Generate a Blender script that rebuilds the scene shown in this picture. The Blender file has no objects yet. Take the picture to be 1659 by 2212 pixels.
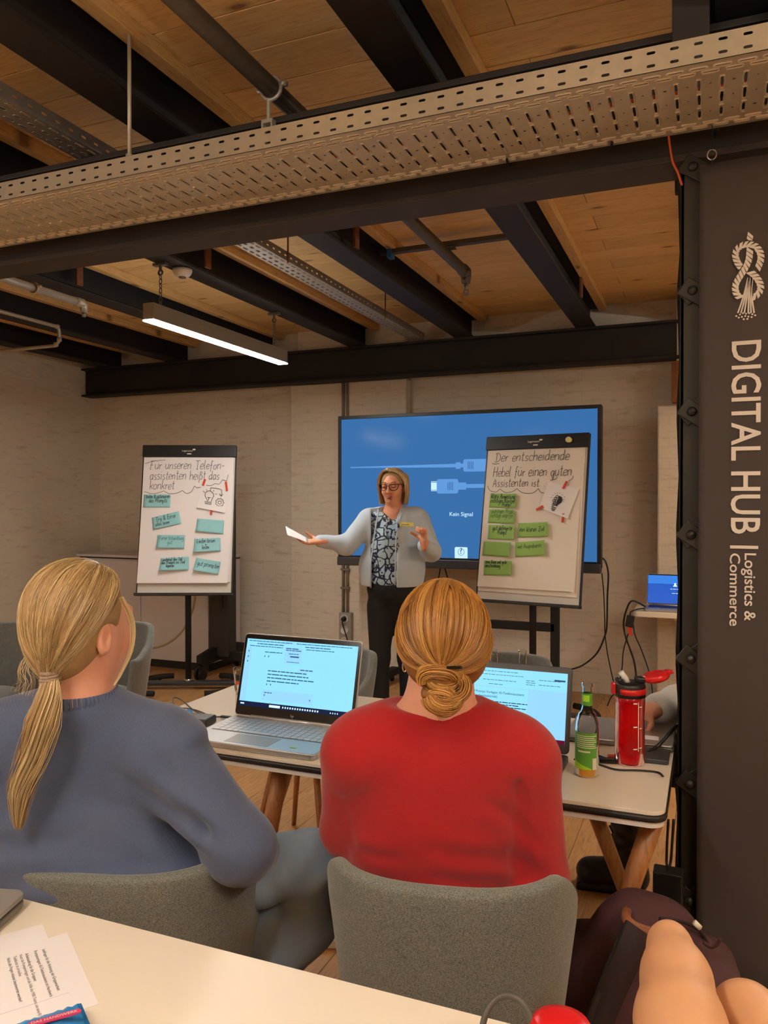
import bpy, bmesh, math, random
import numpy as np
from mathutils import Vector, Matrix
random.seed(7); np.random.seed(7)
R = math.radians
scene = bpy.context.scene
COL = scene.collection

# ------------------------------------------------------------------ camera
F_PX, CX, CY = 1700.0, 829.5, 1106.0
CAM_H, YAW, PITCH = 1.42, R(22.4), R(0.7)
cam_data = bpy.data.cameras.new('camera')
cam_data.sensor_fit = 'VERTICAL'; cam_data.sensor_height = 36.0
cam_data.lens = F_PX / 2212 * 36.0
cam_data.clip_start = 0.02
cam = bpy.data.objects.new('camera', cam_data); COL.objects.link(cam)
cam.location = (0, 0, CAM_H)
cam.rotation_euler = (R(90) - PITCH, 0, YAW)
scene.camera = cam
# ------------------------------------------------------------------ world and exposure
world = bpy.data.worlds.new('world'); scene.world = world
world.use_nodes = True
bg = world.node_tree.nodes['Background']
bg.inputs[0].default_value = (1.0, 0.86, 0.7, 1); bg.inputs[1].default_value = 0.05
scene.view_settings.view_transform = 'Standard'
scene.view_settings.look = 'None'
scene.view_settings.gamma = 1.0
scene.view_settings.use_curve_mapping = False
scene.view_settings.exposure = 0.3
LAMP = 70.0                      # emission of the pendant lamps' diffusers
ADDED_UP = 210.0                   # and of strips added on top of the unseen ones to brighten the ceiling
LAMP_COL = (1.0, 0.955, 0.885)

# ------------------------------------------------------------------ geometry helpers
SY, CYW = math.sin(YAW), math.cos(YAW)
RIGHT = Vector((CYW, SY, 0)); FWD = Vector((-SY, CYW, 0)); UP = Vector((0, 0, 1))
def _ray(x, y):
    r = (x - CX) / F_PX; u = (CY - y) / F_PX
    f = math.cos(PITCH) + math.sin(PITCH) * u
    z = -math.sin(PITCH) + math.cos(PITCH) * u
    return RIGHT * r + FWD * f + UP * z, f
def P(x, y, d):
    v, f = _ray(x, y); return Vector((0, 0, CAM_H)) + v * (d / f)
def PZ(x, y, z):
    v, f = _ray(x, y); return Vector((0, 0, CAM_H)) + v * ((z - CAM_H) / v.z)
def PY(x, y, Y):
    v, f = _ray(x, y); return Vector((0, 0, CAM_H)) + v * (Y / v.y)
def PX(x, y, X):
    v, f = _ray(x, y); return Vector((0, 0, CAM_H)) + v * (X / v.x)

MATS = {}
def tag(o, label=None, cat=None, group=None, kind=None):
    if label: o['label'] = label
    if cat: o['category'] = cat
    if group: o['group'] = group
    if kind: o['kind'] = kind
    return o
def thing(name, loc, label, cat, rotz=0.0, group=None):
    e = bpy.data.objects.new(name, None); COL.objects.link(e)
    e.empty_display_size = 0.05
    e.location = loc; e.rotation_euler = (0, 0, rotz)
    return tag(e, label, cat, group)
def root_inv(o):
    while o.parent: o = o.parent
    return (Matrix.Translation(o.location) @ Matrix.Rotation(o.rotation_euler.z, 4, 'Z')).inverted()
def mk(name, verts, faces, mat=None, parent=None, smooth=False, local=False):
    verts = np.asarray(verts, dtype=np.float64).reshape(-1, 3)
    if parent is not None and not local:
        m = np.array(root_inv(parent))
        verts = verts @ m[:3, :3].T + m[:3, 3]
    me = bpy.data.meshes.new(name)
    me.from_pydata(verts.tolist(), [], faces if isinstance(faces, list) else faces.tolist())
    if smooth and len(me.polygons):
        me.polygons.foreach_set('use_smooth', np.ones(len(me.polygons), dtype=bool))
    if mat: me.materials.append(MATS[mat] if isinstance(mat, str) else mat)
    me.update()
    o = bpy.data.objects.new(name, me); COL.objects.link(o)
    if parent is not None: o.parent = parent
    return o
def copy_tree(o, parent=None):
    c = o.copy(); COL.objects.link(c); c.parent = parent
    for ch in list(o.children): copy_tree(ch, c)
    return c
def bevel(o, w=0.004, seg=2):
    m = o.modifiers.new('bevel', 'BEVEL'); m.width = w; m.segments = seg; m.limit_method = 'ANGLE'; m.angle_limit = R(40)
    return o
def solidify(o, t, off=-1):
    m = o.modifiers.new('solid', 'SOLIDIFY'); m.thickness = t; m.offset = off; return o
def frame_of(t, up=UP):
    t = Vector(t).normalized()
    a = t.cross(up)
    if a.length < 1e-4: a = t.cross(Vector((1, 0, 0)))
    a.normalize(); return a, a.cross(t).normalized()
class MB:
    """collects shapes; build() links them as ONE mesh object"""
    def __init__(s): s.v = []; s.f = []
    def add(s, vs, fs):
        n = len(s.v); s.v += [tuple(v) for v in vs]; s.f += [tuple(i + n for i in f) for f in fs]; return s
    def box(s, c, size, ax=None, ay=None, az=None):
        c = Vector(c); hx, hy, hz = [k / 2 for k in size]
        ax = Vector(ax or (1, 0, 0)); az = Vector(az or (0, 0, 1)); ay = Vector(ay) if ay else az.cross(ax)
        vs = [c + ax * (i * hx) + ay * (j * hy) + az * (k * hz) for i in (-1, 1) for j in (-1, 1) for k in (-1, 1)]
        return s.add(vs, [(0,1,3,2),(4,6,7,5),(0,4,5,1),(2,3,7,6),(0,2,6,4),(1,5,7,3)])
    def b(s, x0, x1, y0, y1, z0, z1):
        return s.box(((x0+x1)/2,(y0+y1)/2,(z0+z1)/2), (x1-x0, y1-y0, z1-z0))
    def bar(s, a, b, w, h, up=UP):
        a = Vector(a); b = Vector(b); t = (b - a); L = t.length; t.normalize()
        sd, u = frame_of(t, Vector(up))
        return s.box((a + b) / 2, (L, w, h), t, sd, u)
    def tube(s, path, r, n=8, cap=True, closed=False):
        path = [Vector(p) for p in path]; m = len(path)
        rs = list(r) if hasattr(r, '__len__') else [r] * m
        base = len(s.v); a = None
        for i, p in enumerate(path):
            if closed: t = path[(i + 1) % m] - path[i - 1]
            else: t = path[min(i + 1, m - 1)] - path[max(i - 1, 0)]
            if t.length < 1e-9: t = Vector((0, 0, 1))
            t.normalize()
            if a is None: a, bb = frame_of(t)
            else:
                a = a - t * a.dot(t)
                if a.length < 1e-6: a, _ = frame_of(t)
                a.normalize()
            bb = t.cross(a)
            for k in range(n):
                th = 2 * math.pi * k / n
                s.v.append(tuple(p + a * (math.cos(th) * rs[i]) + bb * (math.sin(th) * rs[i])))
        for i in range(m if closed else m - 1):
            j = (i + 1) % m
            for k in range(n):
                k2 = (k + 1) % n
                s.f.append((base + i*n + k, base + i*n + k2, base + j*n + k2, base + j*n + k))
        if cap and not closed:
            s.f.append(tuple(base + k for k in range(n))[::-1])
            s.f.append(tuple(base + (m-1)*n + k for k in range(n)))
        return s
    def cyl(s, a, b, r, n=16, r2=None): return s.tube([a, b], [r, r if r2 is None else r2], n)
    def lathe(s, prof, c, n=24, axis=None):
        c = Vector(c); ax = Vector(axis or (0, 0, 1)).normalized(); u, w = frame_of(ax, Vector((0, 1, 0)) if abs(ax.z) > .9 else UP)
        base = len(s.v)
        for (r, z) in prof:
            for k in range(n):
                th = 2 * math.pi * k / n
                s.v.append(tuple(c + ax * z + u * (math.cos(th) * r) + w * (math.sin(th) * r)))
        for i in range(len(prof) - 1):
            for k in range(n):
                k2 = (k + 1) % n
                s.f.append((base+i*n+k, base+i*n+k2, base+(i+1)*n+k2, base+(i+1)*n+k))
        if prof[0][0] > 1e-6: s.f.append(tuple(base + k for k in range(n))[::-1])
        if prof[-1][0] > 1e-6: s.f.append(tuple(base + (len(prof)-1)*n + k for k in range(n)))
        return s
    def prism(s, pts, o, u, v, nrm, t):
        """polygon pts in the (u, v) plane at o, extruded by t along nrm"""
        o, u, v, nrm = Vector(o), Vector(u), Vector(v), Vector(nrm); n = len(pts)
        vs = [o + u*a + v*b for a, b in pts] + [o + u*a + v*b + nrm*t for a, b in pts]
        return s.add(vs, [tuple(range(n))[::-1], tuple(range(n, 2*n))] + [(i, (i+1) % n, n + (i+1) % n, n + i) for i in range(n)])
    def ribbon(s, pts, w, o, u, v):
        """flat stroke of width w along 2D points, in the plane (o, u, v)"""
        o, u, v = Vector(o), Vector(u), Vector(v); n = len(pts)
        if n < 2: return s
        base = len(s.v)
        for i in range(n):
            a = pts[max(i-1, 0)]; b = pts[min(i+1, n-1)]
            tx, ty = b[0]-a[0], b[1]-a[1]; L = math.hypot(tx, ty) or 1
            nx, ny = -ty/L*w/2, tx/L*w/2
            for sg in (1, -1): s.v.append(tuple(o + u*(pts[i][0]+nx*sg) + v*(pts[i][1]+ny*sg)))
        for i in range(n-1): s.f.append((base+2*i, base+2*i+1, base+2*i+3, base+2*i+2))
        return s
    def rect(s, a0, a1, b0, b1, o, u, v):
        o, u, v = Vector(o), Vector(u), Vector(v)
        return s.add([o+u*a0+v*b0, o+u*a1+v*b0, o+u*a1+v*b1, o+u*a0+v*b1], [(0,1,2,3)])
    def build(s, name, mat=None, parent=None, smooth=False, bev=0, local=False):
        o = mk(name, s.v, s.f, mat, parent, smooth, local)
        if bev: bevel(o, bev)
        return o
def smooth_by_angle(o, deg=35):
    me = o.data
    bm = bmesh.new(); bm.from_mesh(me)
    for f in bm.faces: f.smooth = True
    for e in bm.edges:
        if len(e.link_faces) == 2 and e.calc_face_angle(0) > R(deg): e.smooth = False
    bm.to_mesh(me); bm.free(); return o
def catmull(pts, sub=4):
    pts = [np.array(p, float) for p in pts]
    if len(pts) < 3: return [tuple(p) for p in pts]
    out = []
    for i in range(len(pts)-1):
        p0 = pts[max(i-1,0)]; p1 = pts[i]; p2 = pts[i+1]; p3 = pts[min(i+2,len(pts)-1)]
        for k in range(sub):
            t = k/sub
            out.append(tuple(0.5*((2*p1)+(-p0+p2)*t+(2*p0-5*p1+4*p2-p3)*t*t+(-p0+3*p1-3*p2+p3)*t**3)))
    out.append(tuple(pts[-1])); return out
def rrect(x0, x1, y0, y1, r, n=5):
    pts = []
    for cx, cy, a0 in ((x1-r, y1-r, 0), (x0+r, y1-r, 90), (x0+r, y0+r, 180), (x1-r, y0+r, 270)):
        for k in range(n+1):
            a = R(a0 + 90*k/n); pts.append((cx + r*math.cos(a), cy + r*math.sin(a)))
    return pts

# ------------------------------------------------------------------ implicit surfaces (bodies, clothes, soft things)
class SDF:
    def __init__(s): s.p = []; s.mods = []
    def cone(s, a, b, ra, rb, k=0.02, n=None, sq=1.0, neg=False):
        s.p.append(('c', np.array(a, float), np.array(b, float), ra, rb, k, None if n is None else np.array(n, float), sq, neg)); return s
    def path(s, pts, rs, k=0.02, n=None, sq=1.0):
        for i in range(len(pts)-1): s.cone(pts[i], pts[i+1], rs[i], rs[i+1], k, n, sq)
        return s
    def ell(s, c, rad, k=0.02, axes=None, neg=False):
        ax = np.array([list(a) for a in (axes or (RIGHT, FWD, UP))], float)
        s.p.append(('e', np.array(c, float), np.array(rad, float), ax, k, neg)); return s
    def box(s, c, half, k=0.005, axes=None, neg=False, r=0.0):
        ax = np.array([list(a) for a in (axes or (RIGHT, FWD, UP))], float)
        s.p.append(('b', np.array(c, float), np.array(half, float), ax, k, neg, r)); return s
    def wave(s, c, rad, dirv, freq, amp, ph=0.0, bend=0.0):
        s.mods.append((np.array(c, float), rad, np.array(dirv, float), freq, amp, ph, bend)); return s
    def mesh(s, res):
        lo = np.full(3, 1e9); hi = -lo
        boxes = []
        for p in s.p:
            if p[0] == 'c':
                m = max(p[3], p[4]); l = np.minimum(p[1], p[2]) - m; h = np.maximum(p[1], p[2]) + m; k = p[5]; neg = p[8]
            elif p[0] == 'e':
                e = np.abs(p[3]).T @ p[2]; l = p[1]-e; h = p[1]+e; k = p[4]; neg = p[5]
            else:
                e = np.abs(p[3]).T @ (p[2]+p[6]); l = p[1]-e; h = p[1]+e; k = p[4]; neg = p[5]
            boxes.append((l, h, k, neg))
            if not neg: lo = np.minimum(lo, l); hi = np.maximum(hi, h)
        lo -= 4*res; hi += 4*res
        n = np.ceil((hi-lo)/res).astype(int) + 1
        V = np.full(tuple(n), 0.2, np.float32)
        axs = [lo[i] + res*np.arange(n[i]) for i in range(3)]
        for p, (l, h, k, neg) in zip(s.p, boxes):
            m = k + 3*res + 0.012
            i0 = np.clip(np.floor((l-m-lo)/res).astype(int), 0, n-1); i1 = np.clip(np.ceil((h+m-lo)/res).astype(int)+1, 1, n)
            if np.any(i1 <= i0): continue
            X = axs[0][i0[0]:i1[0], None, None]; Y = axs[1][None, i0[1]:i1[1], None]; Z = axs[2][None, None, i0[2]:i1[2]]
            if p[0] == 'c':
                _, a, b, ra, rb, k, nn, sq, _ = p
                ba = b-a; L2 = max(float(ba@ba), 1e-12)
                px, py, pz = X-a[0], Y-a[1], Z-a[2]
                t = np.clip((px*ba[0]+py*ba[1]+pz*ba[2])/L2, 0, 1)
                qx, qy, qz = px-t*ba[0], py-t*ba[1], pz-t*ba[2]
                d2 = qx*qx+qy*qy+qz*qz
                if nn is not None:
                    q = qx*nn[0]+qy*nn[1]+qz*nn[2]; d2 = d2 + (sq*sq-1)*q*q
                d = np.sqrt(np.maximum(d2, 1e-12)) - (ra+(rb-ra)*t)
            elif p[0] == 'e':
                _, c, rad, ax, k, _ = p
                q = [(X-c[0])*ax[i][0]+(Y-c[1])*ax[i][1]+(Z-c[2])*ax[i][2] for i in range(3)]
                k0 = np.sqrt(sum((q[i]/rad[i])**2 for i in range(3)))
                k1 = np.sqrt(sum((q[i]/rad[i]**2)**2 for i in range(3)))
                d = k0*(k0-1)/np.maximum(k1, 1e-6)
            else:
                _, c, half, ax, k, _, r = p
                q = [np.abs((X-c[0])*ax[i][0]+(Y-c[1])*ax[i][1]+(Z-c[2])*ax[i][2]) - half[i] for i in range(3)]
                d = np.sqrt(sum(np.maximum(qq, 0)**2 for qq in q)) + np.minimum(np.maximum(np.maximum(q[0], q[1]), q[2]), 0) - r
            sub = V[i0[0]:i1[0], i0[1]:i1[1], i0[2]:i1[2]]
            d = d.astype(np.float32)
            if neg:
                hh = np.maximum(k-np.abs(sub+d), 0)/k
                sub[...] = np.maximum(sub, -d) + hh*hh*k*0.25
            else:
                hh = np.maximum(k-np.abs(sub-d), 0)/k
                sub[...] = np.minimum(sub, d) - hh*hh*k*0.25
        for (c, rad, dv, fr, amp, ph, bend) in s.mods:
            m = rad*2.2
            i0 = np.clip(np.floor((c-m-lo)/res).astype(int), 0, n-1); i1 = np.clip(np.ceil((c+m-lo)/res).astype(int)+1, 1, n)
            if np.any(i1 <= i0): continue
            X = axs[0][i0[0]:i1[0], None, None]-c[0]; Y = axs[1][None, i0[1]:i1[1], None]-c[1]; Z = axs[2][None, None, i0[2]:i1[2]]-c[2]
            r2 = X*X+Y*Y+Z*Z
            u = X*dv[0]+Y*dv[1]+Z*dv[2] + bend*r2
            sub = V[i0[0]:i1[0], i0[1]:i1[1], i0[2]:i1[2]]
            sub += (amp*np.sin(u*fr+ph)*np.exp(-r2/(rad*rad))).astype(np.float32)
        return surface_nets(V, lo, res)
def surface_nets(V, lo, res):
    S = V < 0
    c = np.zeros(tuple(k-1 for k in V.shape), np.uint8)
    nx, ny, nz = V.shape
    for i in (0,1):
        for j in (0,1):
            for k in (0,1): c += S[i:nx-1+i, j:ny-1+j, k:nz-1+k]
    act = np.argwhere((c > 0) & (c < 8))
    idx = np.full(c.shape, -1, np.int32); idx[tuple(act.T)] = np.arange(len(act))
    acc = np.zeros((len(act), 3)); cnt = np.zeros(len(act))
    corners = [(i,j,k) for i in (0,1) for j in (0,1) for k in (0,1)]
    for a in corners:
        for ax in range(3):
            if a[ax]: continue
            b = list(a); b[ax] = 1
            va = V[act[:,0]+a[0], act[:,1]+a[1], act[:,2]+a[2]]; vb = V[act[:,0]+b[0], act[:,1]+b[1], act[:,2]+b[2]]
            m = (va < 0) != (vb < 0)
            t = np.where(m, va/np.where(m, va-vb, 1), 0)
            pt = np.array(a, float)[None, :].repeat(len(act), 0); pt[:, ax] += t
            acc += pt*m[:, None]; cnt += m
    verts = (act + acc/np.maximum(cnt, 1)[:, None])*res + lo
    faces = []
    for ax in range(3):
        u, w = (ax+1) % 3, (ax+2) % 3
        sl0 = [slice(None)]*3; sl1 = [slice(None)]*3
        sl0[ax] = slice(0, -1); sl1[ax] = slice(1, None)
        A = S[tuple(sl0)]; B = S[tuple(sl1)]
        for flip, M in ((False, A & ~B), (True, ~A & B)):
            e = np.argwhere(M)
            e = e[(e[:,u] > 0) & (e[:,w] > 0) & (e[:,u] < V.shape[u]-1) & (e[:,w] < V.shape[w]-1)]
            q = []
            for du, dw in ((-1,-1),(0,-1),(0,0),(-1,0)):
                f = e.copy(); f[:,u] += du; f[:,w] += dw; q.append(idx[f[:,0], f[:,1], f[:,2]])
            q = np.stack(q, 1)
            faces.append(q[:, ::-1] if flip else q)
    F = np.concatenate(faces)
    return verts, F[(F >= 0).all(1)]
def relax(v, f, it=2, lam=0.5):
    e = np.concatenate([f[:, [0,1]], f[:, [1,2]], f[:, [2,3]], f[:, [3,0]]])
    for _ in range(it):
        s = np.zeros_like(v); n = np.zeros(len(v))
        for a, b in ((0,1),(1,0)):
            np.add.at(s, e[:,a], v[e[:,b]]); np.add.at(n, e[:,a], 1)
        v = v + lam*(s/np.maximum(n,1)[:,None]-v)
    return v
def sdf_obj(name, s, res, mat, parent=None, it=2):
    v, f = s.mesh(res); v = relax(v, f, it)
    return mk(name, v, f, mat, parent, smooth=True)
def strands(name, S, rad, mat, parent, tint=None, sides=3, taper=(1.0, 0.35)):
    """S: (count, points, 3) strand polylines as thin tubes; tint: one value per strand in a colour attribute"""
    S = np.asarray(S, float); ns, n, _ = S.shape
    T = np.gradient(S, axis=1); T /= np.linalg.norm(T, axis=2, keepdims=True)+1e-9
    A = np.empty_like(T)                                        # frames carried along each strand, so that none flips
    a0 = np.eye(3)[np.argmin(np.abs(T[:, 0]), axis=1)]
    for i in range(n):
        a0 = a0 - T[:, i]*np.sum(a0*T[:, i], axis=1, keepdims=True); a0 = a0/(np.linalg.norm(a0, axis=1, keepdims=True)+1e-9); A[:, i] = a0
    Bn = np.cross(T, A)
    rr = np.asarray(rad).reshape(-1, 1)*np.linspace(taper[0], taper[1], n)[None, :]
    rr = np.broadcast_to(rr, (ns, n))
    V = np.stack([S + rr[..., None]*(A*math.cos(2*math.pi*k/sides)+Bn*math.sin(2*math.pi*k/sides)) for k in range(sides)], 2)
    base = (np.arange(ns)[:, None]*n + np.arange(n-1)[None, :])*sides
    Fs = [np.stack([base+k, base+(k+1) % sides, base+sides+(k+1) % sides, base+sides+k], -1).reshape(-1, 4) for k in range(sides)]
    o = mk(name, V.reshape(-1, 3), np.concatenate(Fs), mat, parent, smooth=True)
    if tint is not None:
        at = o.data.attributes.new('tint', 'FLOAT', 'POINT')
        at.data.foreach_set('value', np.repeat(np.asarray(tint, np.float32), n*sides))
    return o

# ------------------------------------------------------------------ materials
def lin(c):
    return tuple((x/12.92 if x <= 0.04045 else ((x+0.055)/1.055)**2.4) for x in c)
def rgb(r, g, b): return lin((r/255, g/255, b/255))
class NT:
    def __init__(s, name):
        s.m = bpy.data.materials.new(name); s.m.use_nodes = True; s.t = s.m.node_tree
        s.b = s.t.nodes['Principled BSDF']; MATS[name] = s.m
    def n(s, typ, **kw):
        nd = s.t.nodes.new(typ)
        for k, v in kw.items():
            if k.startswith('i_'): nd.inputs[k[2:].replace('_', ' ')].default_value = v
            else: setattr(nd, k, v)
        return nd
    def l(s, a, b): s.t.links.new(a, b)
    def set(s, **kw):
        for k, v in kw.items(): s.b.inputs[k.replace('_', ' ')].default_value = v
        return s
    def coords(s, scale=(1,1,1), kind='Object'):
        tc = s.n('ShaderNodeTexCoord'); mp = s.n('ShaderNodeMapping'); mp.inputs['Scale'].default_value = scale
        s.l(tc.outputs[kind], mp.inputs['Vector']); return mp.outputs['Vector']
    def noise(s, vec, scale=5, detail=4, rough=0.55, dist=0.0):
        nd = s.n('ShaderNodeTexNoise'); nd.inputs['Scale'].default_value = scale; nd.inputs['Detail'].default_value = detail
        nd.inputs['Roughness'].default_value = rough; nd.inputs['Distortion'].default_value = dist
        if vec is not None: s.l(vec, nd.inputs['Vector'])
        return nd.outputs['Fac']
    def ramp(s, fac, stops):
        r = s.n('ShaderNodeValToRGB'); el = r.color_ramp.elements
        while len(el) < len(stops): el.new(0.5)
        for e, (p, c) in zip(el, stops): e.position = p; e.color = (*c, 1) if len(c) == 3 else c
        s.l(fac, r.inputs['Fac']); return r.outputs['Color']
    def mix(s, fac, a, b, mode='MIX'):
        m = s.n('ShaderNodeMix', data_type='RGBA', blend_type=mode)
        for sock, v in ((m.inputs[0], fac), (m.inputs[6], a), (m.inputs[7], b)):
            if isinstance(v, (int, float)): sock.default_value = v
            elif isinstance(v, tuple): sock.default_value = (*v, 1) if len(v) == 3 else v
            else: s.l(v, sock)
        return m.outputs[2]
    def bump(s, h, strength=0.2, dist=0.01):
        b = s.n('ShaderNodeBump'); b.inputs['Strength'].default_value = strength; b.inputs['Distance'].default_value = dist
        s.l(h, b.inputs['Height']); s.l(b.outputs['Normal'], s.b.inputs['Normal']); return s
    def col(s, c):
        if isinstance(c, tuple): s.b.inputs['Base Color'].default_value = (*c, 1)
        else: s.l(c, s.b.inputs['Base Color'])
        return s
def plain(name, c, rough=0.5, metal=0.0, var=0.12, vs=30.0, bump=0.0, **kw):
    t = NT(name); v = t.coords(); f = t.noise(v, vs)
    t.col(t.mix(f, tuple(x*(1-var) for x in c), tuple(min(1, x*(1+var)) for x in c)))
    t.set(Roughness=rough, Metallic=metal, **kw)
    if bump: t.bump(t.noise(v, vs*6, 3), bump, 0.002)
    return t
def emis(name, c, strength=1.0):
    t = NT(name); t.set(Emission_Strength=strength, Roughness=0.25); t.b.inputs['Emission Color'].default_value = (*c, 1)
    t.col(tuple(x*0.05 for x in c)); t.b.inputs['Specular IOR Level'].default_value = 0.3
    return t
# ------------------------------------------------------------------ the materials of the place
def make_materials():
    # whitewashed brick wall
    t = NT('wall'); v = t.coords()
    mp = t.n('ShaderNodeMapping'); mp.inputs['Rotation'].default_value = (R(90), 0, 0); t.l(v, mp.inputs['Vector'])
    br = t.n('ShaderNodeTexBrick'); t.l(mp.outputs[0], br.inputs['Vector'])
    for k, x in (('Scale', 1.0), ('Mortar Size', 0.006), ('Mortar Smooth', 0.6), ('Brick Width', 0.25), ('Row Height', 0.075)): br.inputs[k].default_value = x
    big = t.noise(v, 1.3, 5, 0.6); fine = t.noise(t.coords((3, 3, 14)), 2.2, 5, 0.65)
    c = t.mix(big, rgb(206,192,172), rgb(228,216,198)); c = t.mix(t.ramp(fine, [(0.55,(0,0,0)),(0.8,(1,1,1))]), c, rgb(178,160,138))
    c = t.mix(br.outputs['Fac'], c, t.mix(0.10, c, rgb(150,134,114)))
    t.col(c); t.set(Roughness=0.9)
    h = t.mix(0.9, br.outputs['Fac'], fine, 'ADD'); inv = t.n('ShaderNodeInvert'); t.l(h, inv.inputs['Color']); t.bump(inv.outputs[0], 0.10, 0.006)
    t = NT('wall_side'); v = t.coords()
    mp = t.n('ShaderNodeMapping'); mp.inputs['Rotation'].default_value = (R(90), 0, R(90)); t.l(v, mp.inputs['Vector'])
    big = t.noise(v, 1.1, 5, 0.6); fine = t.noise(t.coords((3, 3, 16)), 2.0, 5, 0.65)
    c = t.mix(big, rgb(202,188,166), rgb(224,212,194)); c = t.mix(t.ramp(fine, [(0.55,(0,0,0)),(0.8,(1,1,1))]), c, rgb(176,158,134))
    t.col(c); t.set(Roughness=0.9); t.bump(fine, 0.25, 0.008)
    # spruce ceiling boards (grain along X)
    def wood(name, a, b, knot, grain, rough=0.6, kn=True, vari=True, gs=(1.2, 14, 14)):
        t = NT(name); tc = t.n('ShaderNodeTexCoord'); oi = t.n('ShaderNodeObjectInfo')
        ad = t.n('ShaderNodeVectorMath', operation='ADD'); sc = t.n('ShaderNodeVectorMath', operation='SCALE')
        cmb = t.n('ShaderNodeCombineXYZ'); t.l(oi.outputs['Random'], cmb.inputs[0]); t.l(oi.outputs['Random'], cmb.inputs[1])
        t.l(cmb.outputs[0], sc.inputs[0]); sc.inputs['Scale'].default_value = 37.0
        t.l(tc.outputs['Object'], ad.inputs[0]); t.l(sc.outputs[0], ad.inputs[1])
        mp = t.n('ShaderNodeMapping'); mp.inputs['Scale'].default_value = gs; t.l(ad.outputs[0], mp.inputs['Vector'])
        f = t.noise(mp.outputs[0], 2.4, 5, 0.6, 0.6)
        c = t.mix(t.ramp(f, [(0.3, (0,0,0)), (0.75, (1,1,1))]), a, b)
        c = t.mix(t.ramp(t.noise(mp.outputs[0], 9, 3, 0.5, 1.2), [(0.5,(0,0,0)),(0.72,(1,1,1))]), c, grain)
        if kn:
            mp2 = t.n('ShaderNodeMapping'); mp2.inputs['Scale'].default_value = (1.3, 3.4, 3.4) if gs[0] < gs[1] else (3.4, 1.3, 3.4); t.l(ad.outputs[0], mp2.inputs['Vector'])
            vo = t.n('ShaderNodeTexVoronoi', voronoi_dimensions='2D'); vo.inputs['Scale'].default_value = 1.0; t.l(mp2.outputs[0], vo.inputs['Vector'])
            k = t.ramp(vo.outputs['Distance'], [(0.025, (.8,.8,.8)), (0.04, (0.4,0.4,0.4)), (0.075, (0,0,0))])
            c = t.mix(k, c, knot)
        if vari:
            hs = t.n('ShaderNodeHueSaturation'); mr = t.n('ShaderNodeMapRange'); mr.inputs[3].default_value = 0.90; mr.inputs[4].default_value = 1.08
            t.l(oi.outputs['Random'], mr.inputs[0]); t.l(mr.outputs[0], hs.inputs['Value']); t.l(c, hs.inputs['Color']); c = hs.outputs['Color']
        t.col(c); t.set(Roughness=rough); t.bump(f, 0.06, 0.003); return t
    wood('ceiling_wood', rgb(234,202,142), rgb(222,184,120), rgb(112,66,32), rgb(206,162,98))
    wood('batten_wood', rgb(230,196,134), rgb(218,178,114), rgb(112,66,32), rgb(202,156,92), gs=(14,1.2,14))
    wood('floor_wood', rgb(196,150,98), rgb(176,128,76), rgb(110,72,40), rgb(156,108,62), rough=0.38, kn=False, gs=(9,0.9,9))
    wood('leg_wood', rgb(170,112,58), rgb(146,92,44), rgb(90,50,20), rgb(128,78,36), rough=0.45, kn=False, vari=False, gs=(14,14,1.5))
    plain('black_steel', rgb(24,21,19), 0.7, 0.0, 0.35, 6, 0.1)
    plain('girder_steel', rgb(54,48,43), 0.6, 0.1, 0.3, 5, 0.12)
    plain('column_steel', rgb(44,43,38), 0.45, 0.3, 0.35, 9, 0.15)
    plain('rust', rgb(112,68,38), 0.85, 0.0, 0.5, 25, 0.3)
    plain('galv', rgb(204,198,182), 0.42, 0.4, 0.12, 40, 0.04)
    plain('galv_dull', rgb(160,156,148), 0.5, 0.4, 0.15, 40, 0.04)
    plain('pipe_grey', rgb(92,86,76), 0.5, 0.5, 0.2, 20)
    plain('pipe_light', rgb(170,160,144), 0.45, 0.4, 0.15, 20)
    plain('lamp_housing', rgb(146,138,124), 0.45, 0.1, 0.06, 10)
    plain('white_plastic', rgb(226,220,210), 0.45, 0, 0.04, 10)
    plain('white_paint', rgb(214,206,196), 0.5, 0, 0.05, 4)
    plain('cabinet_white', rgb(214,206,204), 0.45, 0, 0.04, 4)
    plain('tan_trim', rgb(190,165,125), 0.55, 0, 0.1, 20)
    plain('table_white', rgb(232,220,200), 0.35, 0, 0.02, 3)
    plain('edge_black', rgb(30,28,28), 0.45, 0, 0.1, 20)
    plain('black_plastic', rgb(20,20,21), 0.42, 0, 0.2, 30)
    plain('black_gloss', rgb(10,11,13), 0.12, 0, 0.1, 10)
    plain('cable_black', rgb(18,17,17), 0.5, 0, 0.1, 10)
    plain('cable_grey', rgb(70,66,60), 0.5, 0, 0.1, 10)
    plain('cable_orange', rgb(205,84,30), 0.5, 0, 0.1, 10)
    plain('blue_plastic', rgb(56,120,196), 0.45, 0, 0.08, 15)
    plain('chrome', rgb(190,190,190), 0.2, 0.95, 0.05, 10)
    plain('paper', rgb(236,230,228), 0.7, 0, 0.02, 3)
    plain('paper_warm', rgb(232,222,208), 0.7, 0, 0.02, 3)
    plain('ink', rgb(70,68,70), 0.6, 0, 0.15, 60)
    plain('ink_black', rgb(24,24,28), 0.6, 0, 0.1, 60)
    plain('ink_faint', rgb(96,140,148), 0.6, 0, 0.1, 60)
    plain('ink_faint_green', rgb(84,116,56), 0.6, 0, 0.1, 60)
    plain('teal_note', rgb(146,202,206), 0.7, 0, 0.06, 12)
    plain('green_note', rgb(146,188,96), 0.7, 0, 0.06, 12)
    plain('red_tape', rgb(206,58,30), 0.5, 0, 0.06, 20)
    plain('silver', rgb(186,184,182), 0.35, 0.7, 0.03, 8)
    plain('silver_key', rgb(196,196,198), 0.4, 0.4, 0.03, 8)
    plain('dark_metal', rgb(70,70,72), 0.42, 0.5, 0.06, 8)
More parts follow.
